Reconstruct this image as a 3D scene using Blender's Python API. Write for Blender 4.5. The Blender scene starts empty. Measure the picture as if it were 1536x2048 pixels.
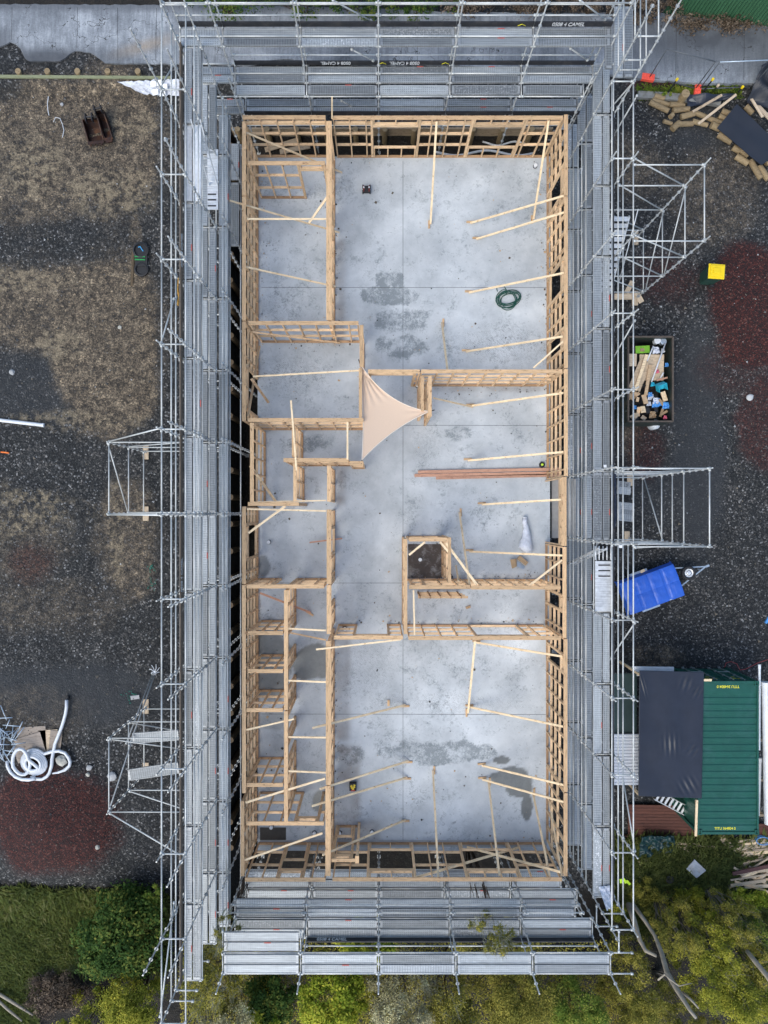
import bpy, bmesh, math, random
import numpy as np
from mathutils import Vector, Matrix, noise as mn

S = bpy.context.scene
COL = S.collection
R = math.radians
rnd = random.Random(7)

# ------------------------------------------------------------------ camera, sky, sun, exposure
ZC, F, CX, CY = 28.4, 1421.0, 760.0, 1025.0        # drone height over the slab, focal length and nadir in photo pixels
cam_d = bpy.data.cameras.new('drone_camera')
cam = bpy.data.objects.new('drone_camera', cam_d)
COL.objects.link(cam)
cam.location = (0, 0, ZC)
cam_d.sensor_fit = 'VERTICAL'
cam_d.sensor_height = 36
cam_d.lens = F / 2048 * 36
cam_d.shift_x = (768 - CX) / 2048
cam_d.shift_y = (CY - 1024) / 2048
cam_d.clip_start = 0.5
cam_d.clip_end = 600
S.camera = cam
W = bpy.data.worlds.new("World")
S.world = W
W.use_nodes = True
SUN_EL, SUN_AZ = 54, 222
sky = W.node_tree.nodes.new('ShaderNodeTexSky')
sky.sky_type = 'NISHITA'
sky.sun_disc = False
sky.sun_elevation = R(SUN_EL)
sky.sun_rotation = R(SUN_AZ)
sky.dust_density = 3.0
sky.air_density = 1.0
sky.ozone_density = 1.0
bg = W.node_tree.nodes['Background']
skt = W.node_tree.nodes.new('ShaderNodeMix')          # thin high cloud: the blue of the sky shifts a little to cyan
skt.data_type = 'RGBA'
skt.blend_type = 'MULTIPLY'
skt.inputs[0].default_value = 1
skt.inputs[7].default_value = (.90, .985, 1.02, 1)
W.node_tree.links.new(sky.outputs[0], skt.inputs[6])
W.node_tree.links.new(skt.outputs[2], bg.inputs[0])
bg.inputs[1].default_value = 0.15
sl = bpy.data.lights.new('sun', 'SUN')
sl.energy = 0.7
sl.angle = R(42)
sl.color = (1.0, .95, .84)
so = bpy.data.objects.new('sun', sl)
COL.objects.link(so)
az = R(SUN_AZ)
sd = Vector((math.sin(az) * math.cos(R(SUN_EL)), math.cos(az) * math.cos(R(SUN_EL)), math.sin(R(SUN_EL))))
so.rotation_euler = sd.to_track_quat('Z', 'Y').to_euler()
S.view_settings.view_transform = 'Standard'
S.view_settings.look = 'None'
S.view_settings.gamma = 1
S.view_settings.exposure = 0.7


def P(px, py, z):
    d = (ZC - z) / F
    return Vector(((px - CX) * d, (CY - py) * d, z))


# ------------------------------------------------------------------ materials
MATS = {}


def new_mat(name):
    m = bpy.data.materials.new(name)
    m.use_nodes = True
    nt = m.node_tree
    b = nt.nodes['Principled BSDF']
    return m, nt, b


def nd(nt, t, **k):
    n = nt.nodes.new(t)
    for a, v in k.items():
        setattr(n, a, v)
    return n


def mix_rgb(nt, fac, a, b):
    n = nd(nt, 'ShaderNodeMix', data_type='RGBA')
    for i, v in ((0, fac), (6, a), (7, b)):
        if hasattr(v, 'links') or isinstance(v, bpy.types.NodeSocket):
            nt.links.new(v, n.inputs[i])
        else:
            n.inputs[i].default_value = v if i == 0 else (*v, 1)[:4]
    return n.outputs[2]


def math_n(nt, op, a, b=0.5, c=None):
    n = nd(nt, 'ShaderNodeMath', operation=op)
    for i, v in enumerate((a, b, c)):
        if v is None:
            continue
        if isinstance(v, bpy.types.NodeSocket):
            nt.links.new(v, n.inputs[i])
        else:
            n.inputs[i].default_value = v
    return n.outputs[0]


def ramp(nt, fac, stops):
    n = nd(nt, 'ShaderNodeValToRGB')
    e = n.color_ramp.elements
    while len(e) < len(stops):
        e.new(0.5)
    for i, (p, c) in enumerate(stops):
        e[i].position = p
        e[i].color = (*c, 1) if len(c) == 3 else c
    nt.links.new(fac, n.inputs[0])
    return n.outputs[0]


def coords(nt, scale=(1, 1, 1), per_object=True, world=False):
    if world:
        g = nd(nt, 'ShaderNodeNewGeometry').outputs['Position']
    else:
        g = nd(nt, 'ShaderNodeTexCoord').outputs['Object']
    mp = nd(nt, 'ShaderNodeMapping')
    mp.inputs['Scale'].default_value = scale
    nt.links.new(g, mp.inputs[0])
    if per_object and not world:
        oi = nd(nt, 'ShaderNodeObjectInfo')
        cm = nd(nt, 'ShaderNodeCombineXYZ')
        nt.links.new(math_n(nt, 'MULTIPLY', oi.outputs['Random'], 37.0), cm.inputs[0])
        nt.links.new(math_n(nt, 'MULTIPLY', oi.outputs['Random'], 91.0), cm.inputs[1])
        nt.links.new(cm.outputs[0], mp.inputs['Location'])
    return mp.outputs[0]


def noise(nt, vec, scale, detail=4, rough=.6, dist=0):
    n = nd(nt, 'ShaderNodeTexNoise')
    n.inputs['Scale'].default_value = scale
    n.inputs['Detail'].default_value = detail
    n.inputs['Roughness'].default_value = rough
    n.inputs['Distortion'].default_value = dist
    nt.links.new(vec, n.inputs['Vector'])
    return n.outputs['Fac']


def bump(nt, b, h, strength=.3, dist=.01):
    n = nd(nt, 'ShaderNodeBump')
    n.inputs['Strength'].default_value = strength
    n.inputs['Distance'].default_value = dist
    nt.links.new(h, n.inputs['Height'])
    nt.links.new(n.outputs[0], b.inputs['Normal'])


def scale_c(c, k):
    return tuple(min(1, x * k) for x in c)


def M(name, c, rough=.7, metal=0.0, var=.2, scale=5.0, stretch=(1, 1, 1), dirt=None, dirt_amt=.5, obj_var=.12, bmp=.15, world=False):
    """Plain weathered material: noisy colour, per-object tone, optional dirt blotches."""
    if name in MATS:
        return MATS[name]
    m, nt, b = new_mat(name)
    v = coords(nt, stretch, world=world)
    f = noise(nt, v, scale, 5, .65)
    col = ramp(nt, f, [(.25, scale_c(c, 1 - var)), (.5, c), (.78, scale_c(c, 1 + var))])
    if dirt:
        d = noise(nt, v, scale * .45 + .7, 4, .7, .6)
        dm = ramp(nt, d, [(.5, (0, 0, 0)), (.68, (dirt_amt,) * 3)])
        col = mix_rgb(nt, dm, col, dirt)
    if obj_var:
        oi = nd(nt, 'ShaderNodeObjectInfo')
        k = nd(nt, 'ShaderNodeMapRange')
        k.inputs[3].default_value = 1 - obj_var
        k.inputs[4].default_value = 1 + obj_var
        nt.links.new(oi.outputs['Random'], k.inputs[0])
        hv = nd(nt, 'ShaderNodeHueSaturation')
        nt.links.new(col, hv.inputs['Color'])
        nt.links.new(k.outputs[0], hv.inputs['Value'])
        col = hv.outputs[0]
    nt.links.new(col, b.inputs['Base Color'])
    b.inputs['Roughness'].default_value = rough
    b.inputs['Metallic'].default_value = metal
    if bmp:
        bump(nt, b, f, bmp, .01)
    MATS[name] = m
    return m


def timber_mat(name, c, dark, rough=.75, obj_var=.14, grain=34):
    if name in MATS:
        return MATS[name]
    m, nt, b = new_mat(name)
    v = coords(nt, (1.4, 13, 13))
    g = noise(nt, v, 2.2, 6, .75, .5)
    v2 = coords(nt, (4, 9, 9))
    k = noise(nt, v2, 1.5, 4, .65)
    col = ramp(nt, g, [(.32, scale_c(c, .58)), (.5, c), (.68, scale_c(c, 1.22))])
    knot = ramp(nt, k, [(.58, (0, 0, 0)), (.68, (.8,) * 3)])
    col = mix_rgb(nt, knot, col, dark)
    oi = nd(nt, 'ShaderNodeObjectInfo')
    mr = nd(nt, 'ShaderNodeMapRange')
    mr.inputs[3].default_value = 1 - obj_var
    mr.inputs[4].default_value = 1 + obj_var
    nt.links.new(oi.outputs['Random'], mr.inputs[0])
    hv = nd(nt, 'ShaderNodeHueSaturation')
    nt.links.new(col, hv.inputs['Color'])
    nt.links.new(mr.outputs[0], hv.inputs['Value'])
    nt.links.new(hv.outputs[0], b.inputs['Base Color'])
    b.inputs['Roughness'].default_value = rough
    bump(nt, b, g, .25, .004)
    MATS[name] = m
    return m


pine = timber_mat('framing_pine', (.71, .485, .285), (.37, .19, .085), obj_var=.2)
plate = timber_mat('top_plate_pine', (.61, .395, .215), (.22, .10, .042), grain=20)
wetpine = timber_mat('damp_bottom_plate', (.42, .25, .13), (.16, .08, .04))
brace_pine = timber_mat('dry_brace_pine', (.86, .65, .41), (.50, .31, .15), obj_var=.06)
pinktim = timber_mat('pink_treated_timber', (.55, .30, .20), (.30, .13, .08))
oldtim = timber_mat('weathered_timber', (.43, .33, .225), (.16, .11, .07))
poletim = timber_mat('treated_pole_timber', (.27, .195, .105), (.12, .08, .04))
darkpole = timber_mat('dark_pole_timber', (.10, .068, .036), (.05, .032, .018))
palette = timber_mat('pale_plywood', (.58, .45, .31), (.34, .23, .14))
greypl = timber_mat('grey_plywood', (.33, .27, .22), (.15, .11, .08))


def galv_mat(name, c, metal=.55, rough=.42, deck=0, splat=0.0):
    m, nt, b = new_mat(name)
    v = coords(nt, (1, 1, 1))
    f = noise(nt, v, 9, 5, .7)
    st = noise(nt, coords(nt, (.8, 16, 16)), 1.5, 4, .65)
    col = ramp(nt, math_n(nt, 'MULTIPLY_ADD', st, .6, math_n(nt, 'MULTIPLY', f, .4)),
               [(.3, scale_c(c, .62)), (.5, c), (.72, scale_c(c, 1.35))])
    if deck:
        # punched grip pattern: small holes in rows
        sx = nd(nt, 'ShaderNodeSeparateXYZ')
        nt.links.new(nd(nt, 'ShaderNodeTexCoord').outputs['Object'], sx.inputs[0])
        if deck == 1:
            a = math_n(nt, 'SINE', math_n(nt, 'MULTIPLY', sx.outputs[0], 2 * math.pi / .075))
            c2 = math_n(nt, 'SINE', math_n(nt, 'MULTIPLY', sx.outputs[1], 2 * math.pi / .075))
            h = math_n(nt, 'GREATER_THAN', math_n(nt, 'ADD', a, c2), .75)
            amt = .45
        else:
            a = math_n(nt, 'SINE', math_n(nt, 'MULTIPLY', sx.outputs[0], 2 * math.pi / .085))
            h = math_n(nt, 'GREATER_THAN', a, .45)
            amt = .34
        col = mix_rgb(nt, math_n(nt, 'MULTIPLY', h, amt), col, (.05, .055, .06))
        # cement and paint splatter, more on some planks
        sp = noise(nt, coords(nt, (1, 1, 1)), 15, 6, .75, .4)
        oi = nd(nt, 'ShaderNodeObjectInfo')
        th = math_n(nt, 'SUBTRACT', .80, math_n(nt, 'MULTIPLY', math_n(nt, 'POWER', oi.outputs['Random'], 2.0), .26))
        col = mix_rgb(nt, math_n(nt, 'MULTIPLY', math_n(nt, 'GREATER_THAN', sp, th), .6), col, (.72, .72, .72))
    oi = nd(nt, 'ShaderNodeObjectInfo')
    mr = nd(nt, 'ShaderNodeMapRange')
    mr.inputs[3].default_value = .62 if deck else .85
    mr.inputs[4].default_value = 1.45 if deck else 1.2
    rn = nd(nt, 'ShaderNodeTexWhiteNoise', noise_dimensions='1D')
    nt.links.new(oi.outputs['Random'], rn.inputs['W'])
    nt.links.new(rn.outputs['Value'], mr.inputs[0])
    hv = nd(nt, 'ShaderNodeHueSaturation')
    nt.links.new(col, hv.inputs['Color'])
    nt.links.new(mr.outputs[0], hv.inputs['Value'])
    nt.links.new(hv.outputs[0], b.inputs['Base Color'])
    b.inputs['Metallic'].default_value = metal
    b.inputs['Roughness'].default_value = rough
    bump(nt, b, f, .1, .003)
    MATS[name] = m
    return m


galv = galv_mat('galvanised_tube', (.52, .525, .51), .2, .45)
galv_dk = galv_mat('dull_galvanised_ring', (.33, .34, .34), .4, .5)
deck_a = galv_mat('punched_steel_deck', (.32, .34, .35), .25, .5, 1)
deck_b = galv_mat('slotted_steel_deck', (.29, .31, .325), .25, .5, 2)
deck_rim = galv_mat('deck_rim_steel', (.37, .385, .395), .25, .45)
alu = galv_mat('aluminium', (.72, .73, .74), .3, .4)
red_mark = M('red_marker_paint', (.50, .11, .09), .6, var=.1, obj_var=.05)
white_mark = M('white_sticker', (.8, .8, .8), .5, var=.05, obj_var=0)
toe_black = M('black_toe_board', (.022, .022, .026), .55, var=.3, dirt=(.10, .09, .08), dirt_amt=.4)
toe_brown = timber_mat('brown_toe_board', (.17, .125, .09), (.07, .05, .04))
white_ink = M('white_lettering', (.75, .75, .75), .6, var=.1, obj_var=0, dirt=(.25, .25, .25), dirt_amt=.6, scale=12)
yellow_ink = M('yellow_lettering', (.80, .72, .04), .5, var=.05, obj_var=0)
white_pl = M('white_plastic', (.74, .76, .79), .35, var=.06, obj_var=.04, dirt=(.45, .43, .40), dirt_amt=.3)
blk_rub = M('black_rubber', (.02, .02, .022), .7)
yellow_pl = M('yellow_plastic', (.85, .60, .01), .4, var=.05, obj_var=0)
dkgreen_pl = M('dark_green_plastic', (.02, .06, .045), .45)
blue_tarp = M('blue_tarpaulin', (.028, .12, .56), .42, var=.12, scale=3, obj_var=0)
black_film = M('black_plastic_film', (.022, .026, .040), .38, var=.2, scale=2, obj_var=0)
sail_fab = M('cream_sail_cloth', (.68, .50, .365), .85, var=.07, scale=30, stretch=(6, .6, 1), obj_var=0)
cont_green = M('green_container_paint', (.008, .082, .058), .42, var=.18, scale=1.2, obj_var=0, dirt=(.03, .11, .095), dirt_amt=.5)
cont_dark = M('dark_container_seal', (.01, .016, .016), .6)
rust = M('rusty_steel', (.036, .016, .012), .65, .2, var=.4, scale=5, dirt=(.14, .052, .014), dirt_amt=.75)
skip_paint = M('skip_bin_steel', (.028, .042, .038), .55, .1, var=.3, dirt=(.11, .075, .05), dirt_amt=.6)
orange_pl = M('orange_red_plastic', (.85, .10, .06), .45, var=.12)
green_fence = M('green_sheet_fence', (.045, .13, .065), .5, var=.25, scale=4, stretch=(3, 1, .3))
deck_red = timber_mat('red_decking', (.105, .036, .022), (.05, .017, .012))
bark = M('grey_bark', (.36, .305, .235), .9, var=.45, scale=7, stretch=(1, 1, .5), dirt=(.40, .37, .31), dirt_amt=.6, bmp=.6)
darkbark = M('dark_twig_bark', (.085, .06, .045), .9, var=.4)
paletwig = M('pale_lichen_twig', (.40, .38, .27), .9, var=.35)
blue_pl = M('blue_plastic', (.10, .34, .72), .45, var=.2)
aqua_pl = M('aqua_plastic', (.04, .50, .66), .45, var=.1)
lime_pl = M('lime_green_board', (.20, .46, .03), .5, var=.1)
card = M('cardboard', (.42, .29, .17), .85, var=.15)
pink_pl = M('pink_plastic', (.8, .2, .3), .5)
hose_green = M('green_hose_rubber', (.012, .085, .06), .4, var=.2)
fit_steel = M('galvanised_fittings', (.48, .56, .64), .4, .5)
conc_grey = M('bare_concrete_block', (.38, .38, .38), .9, var=.2)
film_white = M('crumpled_white_film', (.66, .68, .74), .3, var=.25, scale=6, obj_var=0)
teal_tarp = M('dark_teal_tarpaulin', (.006, .032, .035), .45, var=.35, scale=3, obj_var=0)
stone_m = M('pale_rock', (.46, .44, .38), .9, var=.25, scale=9)
soil_dark = M('retained_dark_soil', (.028, .024, .02), .95, var=.4, scale=9, obj_var=0)
hedge_mat = None


# ------------------------------------------------------------------ mesh helpers
class MB:
    def __init__(self):
        self.v, self.f, self.mi = [], [], []

    def add(self, vs, fs, mi=0):
        o = len(self.v)
        self.v += [tuple(x) for x in vs]
        self.f += [tuple(i + o for i in f) for f in fs]
        self.mi += [mi] * len(fs)

    def box(self, c, s, rot=None, mi=0):
        c = Vector(c)
        vs = []
        for x in (-.5, .5):
            for y in (-.5, .5):
                for z in (-.5, .5):
                    p = Vector((x * s[0], y * s[1], z * s[2]))
                    vs.append(c + (rot @ p if rot else p))
        self.add(vs, [(0, 1, 3, 2), (4, 6, 7, 5), (0, 4, 5, 1), (2, 3, 7, 6), (0, 2, 6, 4), (1, 5, 7, 3)], mi)

    def beam(self, a, b, w, h, mi=0, up=Vector((0, 0, 1))):
        a, b = Vector(a), Vector(b)
        x = (b - a)
        L = x.length
        x.normalize()
        if abs(x.dot(up)) > .98:
            up = Vector((0, 1, 0))
        y = up.cross(x).normalized()
        z = x.cross(y)
        self.box((a + b) / 2, (L, w, h), Matrix((x, y, z)).transposed(), mi)

    def tube(self, a, b, r, n=8, mi=0, r2=None, caps=True):
        a, b = Vector(a), Vector(b)
        r2 = r if r2 is None else r2
        x = (b - a).normalized()
        up = Vector((0, 0, 1)) if abs(x.z) < .9 else Vector((1, 0, 0))
        u = up.cross(x).normalized()
        w = x.cross(u)
        vs = []
        for p, rr in ((a, r), (b, r2)):
            for i in range(n):
                t = 2 * math.pi * i / n
                vs.append(p + u * math.cos(t) * rr + w * math.sin(t) * rr)
        fs = [(i, (i + 1) % n, n + (i + 1) % n, n + i) for i in range(n)]
        if caps:
            fs += [tuple(range(n))[::-1], tuple(range(n, 2 * n))]
        self.add(vs, fs, mi)

    def path(self, pts, r, n=8, mi=0, radii=None):
        pts = [Vector(p) for p in pts]
        rings = []
        u = None
        for i, p in enumerate(pts):
            t = (pts[min(i + 1, len(pts) - 1)] - pts[max(i - 1, 0)]).normalized()
            if u is None:
                up = Vector((0, 0, 1)) if abs(t.z) < .9 else Vector((1, 0, 0))
                u = up.cross(t).normalized()
            else:
                u = (u - t * u.dot(t)).normalized()
            w = t.cross(u)
            rr = radii[i] if radii else r
            rings.append([p + u * math.cos(2 * math.pi * k / n) * rr + w * math.sin(2 * math.pi * k / n) * rr for k in range(n)])
        vs = [q for rg in rings for q in rg]
        fs = []
        for i in range(len(pts) - 1):
            for k in range(n):
                fs.append((i * n + k, i * n + (k + 1) % n, (i + 1) * n + (k + 1) % n, (i + 1) * n + k))
        fs += [tuple(range(n))[::-1], tuple((len(pts) - 1) * n + k for k in range(n))]
        self.add(vs, fs, mi)

    def prism(self, pts, z0, z1, mi=0):
        n = len(pts)
        vs = [(p[0], p[1], z0) for p in pts] + [(p[0], p[1], z1) for p in pts]
        area = sum(pts[i][0] * pts[(i + 1) % n][1] - pts[(i + 1) % n][0] * pts[i][1] for i in range(n))
        fs = [(i, (i + 1) % n, n + (i + 1) % n, n + i) for i in range(n)] + [tuple(range(n))[::-1], tuple(range(n, 2 * n))]
        if area < 0:
            fs = [f[::-1] for f in fs]
        self.add(vs, fs, mi)

    def sheet(self, corners, nu, nv, fn=None, thick=.006, mi=0):
        """Bilinear sheet between four corners (a b c d, round), displaced by fn(u,v)->dz, with a real thickness."""
        a, b, c, d = [Vector(p) for p in corners]
        top = []
        for j in range(nv + 1):
            for i in range(nu + 1):
                u, v = i / nu, j / nv
                p = (a * (1 - u) + b * u) * (1 - v) + (d * (1 - u) + c * u) * v
                if fn:
                    p = p + Vector((0, 0, fn(u, v)))
                top.append(p)
        w = nu + 1
        fs = [(j * w + i, j * w + i + 1, (j + 1) * w + i + 1, (j + 1) * w + i) for j in range(nv) for i in range(nu)]
        n = (b - a).cross(d - a)
        if n.z < 0:
            fs = [f[::-1] for f in fs]
        o = len(top)
        bot = [p - Vector((0, 0, thick)) for p in top]
        fb = [tuple(i + o for i in f[::-1]) for f in fs]
        rim = [i for i in range(w)] + [j * w + nu for j in range(1, nv + 1)] + [nv * w + i for i in range(nu - 1, -1, -1)] + [j * w for j in range(nv - 1, 0, -1)]
        sd_ = [(rim[k], rim[(k + 1) % len(rim)], rim[(k + 1) % len(rim)] + o, rim[k] + o) for k in range(len(rim))]
        self.add(top + bot, fs + fb + sd_, mi)

    def build(self, name, mat, parent=None, loc=None, smooth=False):
        me = bpy.data.meshes.new(name)
        org = Vector(loc) if loc is not None else (ploc(parent) if parent else Vector((0, 0, 0)))
        me.from_pydata([tuple(Vector(v) - org) for v in self.v], [], self.f)
        ms = mat if isinstance(mat, (list, tuple)) else [mat]
        for x in ms:
            me.materials.append(x)
        me.polygons.foreach_set('material_index', self.mi)
        if smooth:
            me.polygons.foreach_set('use_smooth', [True] * len(me.polygons))
        me.update()
        o = bpy.data.objects.new(name, me)
        COL.objects.link(o)
        if parent:
            o.parent = parent
            o.location = org - ploc(parent)
        else:
            o.location = org
        return o


PLOC = {}


def ploc(o):
    return PLOC.get(o.name, Vector((0, 0, 0)))


def tag(o, label, cat, group=None):
    o['label'] = label
    o['category'] = cat
    if group:
        o['group'] = group
    return o


def thing(name, label, cat, loc=(0, 0, 0), group=None):
    o = bpy.data.objects.new(name, None)
    if name in ('retaining_wall', 'concrete_slab'):
        o['kind'] = 'thing'
    o.empty_display_size = .2
    COL.objects.link(o)
    o.location = loc
    PLOC[o.name] = Vector(loc)
    return tag(o, label, cat, group)


def kind(o, k):
    o['kind'] = k
    return o


CACHE = {}


def placed(name, me, p, rot, parent=None):
    """link a shared mesh as one object, local X along its length"""
    o = bpy.data.objects.new(name, me)
    COL.objects.link(o)
    base = ploc(parent) if parent else Vector((0, 0, 0))
    if parent:
        o.parent = parent
    o.matrix_local = Matrix.Translation(Vector(p) - base) @ rot.to_4x4()
    return o


def frame(a, b, up=Vector((0, 0, 1))):
    x = (b - a).normalized()
    if abs(x.dot(up)) > .98:
        up = Vector((0, 1, 0))
    y = up.cross(x).normalized()
    return Matrix((x, y, x.cross(y))).transposed()


def bar(name, a, b, w, h, mat, parent=None, up=Vector((0, 0, 1))):
    a, b = Vector(a), Vector(b)
    L = round((b - a).length, 3)
    k = ('bar', L, w, h, mat.name)
    if k not in CACHE:
        m = MB()
        m.box((0, 0, 0), (L, w, h))
        me = bpy.data.meshes.new(name)
        me.from_pydata(m.v, [], m.f)
        me.materials.append(mat)
        CACHE[k] = me
    return placed(name, CACHE[k], (a + b) / 2, frame(a, b, up), parent)


def pipe(name, a, b, r, mat, parent=None, n=8):
    a, b = Vector(a), Vector(b)
    L = round((b - a).length, 2)
    k = ('pipe', L, r, mat.name, n)
    if k not in CACHE:
        m = MB()
        m.tube((-L / 2, 0, 0), (L / 2, 0, 0), r, n)
        # wedge ends of the ledger
        if mat is galv and L > .5 and r > .02:
            for sx in (-1, 1):
                m.box((sx * (L / 2 - .05), 0, 0), (.08, r * 2.6, r * 3.0))
        me = bpy.data.meshes.new(name)
        me.from_pydata(m.v, [], m.f)
        me.materials.append(mat)
        me.polygons.foreach_set('use_smooth', [len(p.vertices) == 4 for p in me.polygons])
        CACHE[k] = me
    return placed(name, CACHE[k], (a + b) / 2, frame(a, b), parent)


def standard(a, z1, parent, name='standard'):
    """vertical ringlock post from foot a up to z1, a ring every half metre"""
    a = Vector(a)
    L = round(z1 - a.z, 1)
    k = ('std', L, round((a.z - .4) % .5, 2))
    if k not in CACHE:
        m = MB()
        m.tube((0, 0, 0), (0, 0, L), .024, 8)
        zz = (-.1 - (a.z)) % .5
        while zz < L - .01:
            m.tube((0, 0, zz - .006), (0, 0, zz + .006), .06, 10, mi=1)
            zz += .5
        m.box((0, 0, .006), (.15, .15, .012))
        me = bpy.data.meshes.new(name)
        me.from_pydata(m.v, [], m.f)
        me.materials.append(galv)
        me.materials.append(galv_dk)
        me.polygons.foreach_set('material_index', m.mi)
        CACHE[k] = me
    return placed(name, CACHE[k], a, Matrix.Identity(3), parent)


def plank(a, b, w, parent, mat=None, name='deck_plank', mark=True):
    """steel deck plank, a-b along its centre line at walking height"""
    a, b = Vector(a), Vector(b)
    L = round((b - a).length, 2)
    mat = mat or rnd.choice([deck_a, deck_a, deck_b])
    sm = rnd.random() < .3 if mark else False
    k = ('plank', L, round(w, 2), mat.name, sm)
    if k not in CACHE:
        m = MB()
        Lp = L - .11
        m.box((0, 0, -.035), (Lp, w - .018, .06))
        for y in (-w / 2 + .03, w / 2 - .03):
            m.box((0, y, .001), (Lp, .018, .018), mi=2)
        for sx in (-1, 1):
            m.box((sx * (Lp / 2 - .045), 0, .001), (.08, w - .05, .018), mi=2)
        if sm:
            m.box((.08 * L, w / 2 - .02, .004), (.22, .032, .02), mi=1)
        me = bpy.data.meshes.new(name)
        me.from_pydata(m.v, [], m.f)
        me.materials.append(mat)
        me.materials.append(red_mark)
        me.materials.append(alu if mat is alu else deck_rim)
        me.polygons.foreach_set('material_index', m.mi)
        CACHE[k] = me
    return placed(name, CACHE[k], (a + b) / 2, frame(a, b), parent)


def lettering(name, text, size, origin, right, up, mat, parent, extrude=.002, shear=0.0, sx=1.0):
    cu = bpy.data.curves.new(name, 'FONT')
    cu.body = text
    cu.size = size
    cu.extrude = extrude
    cu.shear = shear
    cu.offset = size * .012
    cu.align_x = 'CENTER'
    cu.align_y = 'CENTER'
    to = bpy.data.objects.new(name, cu)
    COL.objects.link(to)
    bpy.context.view_layer.update()
    me = bpy.data.meshes.new_from_object(to)
    bpy.data.objects.remove(to)
    me.materials.clear()
    me.materials.append(mat)
    if sx != 1.0:
        me.transform(Matrix.Diagonal((sx, 1, 1, 1)))
    right, up = Vector(right).normalized(), Vector(up).normalized()
    rot = Matrix((right, up, right.cross(up))).transposed()
    return placed(name, me, origin, rot, parent)


# ------------------------------------------------------------------ the ground
def sstep(e0, e1, x):
    t = np.clip((x - e0) / (e1 - e0), 0, 1)
    return t * t * (3 - 2 * t)


VG = {}


def vnoise(x, y, cell, seed):
    if seed not in VG:
        VG[seed] = np.random.RandomState(seed).rand(256, 256)
    g = VG[seed]
    xs, ys = x / cell + 500.0, y / cell + 500.0
    xi, yi = np.floor(xs).astype(int), np.floor(ys).astype(int)
    fx, fy = xs - xi, ys - yi
    fx, fy = fx * fx * (3 - 2 * fx), fy * fy * (3 - 2 * fy)
    a = g[xi % 256, yi % 256]
    b_ = g[(xi + 1) % 256, yi % 256]
    c = g[xi % 256, (yi + 1) % 256]
    d = g[(xi + 1) % 256, (yi + 1) % 256]
    return (a * (1 - fx) + b_ * fx) * (1 - fy) + (c * (1 - fx) + d * fx) * fy


def fnoise(x, y, cell, seed, oct_=4):
    s, amp, t = 0, 1, 0
    for k in range(oct_):
        s = s + vnoise(x, y, cell / 2 ** k, seed + k) * amp
        t += amp
        amp *= .55
    return s / t


def ground_z(x, y):
    """terrain height; the site steps down from the left and the driveway, with a trench along two sides of the slab"""
    x = np.asarray(x, float)
    y = np.asarray(y, float)
    left = -1.3 + 0 * x
    left = left - sstep(-14.0, -17.5, y) * .9
    right = -1.35 - sstep(10.5, -4.0, y) * 1.65
    z = left + (right - left) * sstep(5.2, 6.9, x)
    tr = sstep(-6.45, -6.3, x) * sstep(6.9, 6.4, x) * sstep(16.05, 15.9, y)
    deep = -3.1 + sstep(13.0, 14.4, y) * 1.0
    z = z * (1 - tr) + np.minimum(z, deep) * tr
    z = z + sstep(17.2, 17.9, y) * .36 * sstep(7.5, 9.0, np.abs(x + 0.0) + 3) * 1.0
    # scoria and gravel heaps
    for (hx, hy, rr, hh) in ((-13.7, -13.0, 2.9, .75), (15.5, 8.2, 3.3, .45)):
        d = np.sqrt((x - hx) ** 2 + (y - hy) ** 2) / rr
        z = z + hh * np.clip(1 - d, 0, 1) ** .8 * (d < 1)
    return z


def s1(e0, e1, x):
    t = min(1.0, max(0.0, (x - e0) / (e1 - e0)))
    return t * t * (3 - 2 * t)


def gz(x, y):
    left = -1.3 - s1(-14.0, -17.5, y) * .9
    right = -1.35 - s1(10.5, -4.0, y) * 1.65
    z = left + (right - left) * s1(5.2, 6.9, x)
    tr = s1(-6.45, -6.3, x) * s1(6.9, 6.4, x) * s1(16.05, 15.9, y)
    deep = -3.1 + s1(13.0, 14.4, y) * 1.0
    z = z * (1 - tr) + min(z, deep) * tr
    z += s1(17.2, 17.9, y) * .36 * s1(7.5, 9.0, abs(x) + 3)
    for (hx, hy, rr, hh) in ((-13.7, -13.0, 2.9, .75), (15.5, 8.2, 3.3, .45)):
        d = math.hypot(x - hx, y - hy) / rr
        if d < 1:
            z += hh * (1 - d) ** .8
    return z


def G(px, py, dz=0.0):
    """world point on the ground seen at a photo pixel"""
    z = -1.5
    for _ in range(8):
        p = P(px, py, z)
        z = gz(p.x, p.y)
    p = P(px, py, z)
    p.z += dz
    return p


def grid_mesh(name, xs, ys, zfn):
    X, Y = np.meshgrid(xs, ys)
    Z = zfn(X, Y)
    nx, ny = len(xs), len(ys)
    co = np.stack([X, Y, Z], -1).reshape(-1, 3).astype(np.float32)
    i = np.arange(nx - 1)
    j = np.arange(ny - 1)
    I, J = np.meshgrid(i, j)
    a = (J * nx + I).ravel()
    q = np.stack([a, a + 1, a + nx + 1, a + nx], -1).astype(np.int32)
    me = bpy.data.meshes.new(name)
    me.vertices.add(len(co))
    me.vertices.foreach_set('co', co.ravel())
    me.loops.add(q.size)
    me.loops.foreach_set('vertex_index', q.ravel())
    me.polygons.add(len(q))
    me.polygons.foreach_set('loop_start', np.arange(0, q.size, 4, dtype=np.int32))
    me.polygons.foreach_set('loop_total', np.full(len(q), 4, np.int32))
    me.polygons.foreach_set('use_smooth', np.ones(len(q), bool))
    me.update(calc_edges=True)
    return me, X, Y, Z


def attr(me, name, arr):
    a = me.attributes.new(name, 'FLOAT', 'POINT')
    a.data.foreach_set('value', arr.ravel().astype(np.float32))


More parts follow.
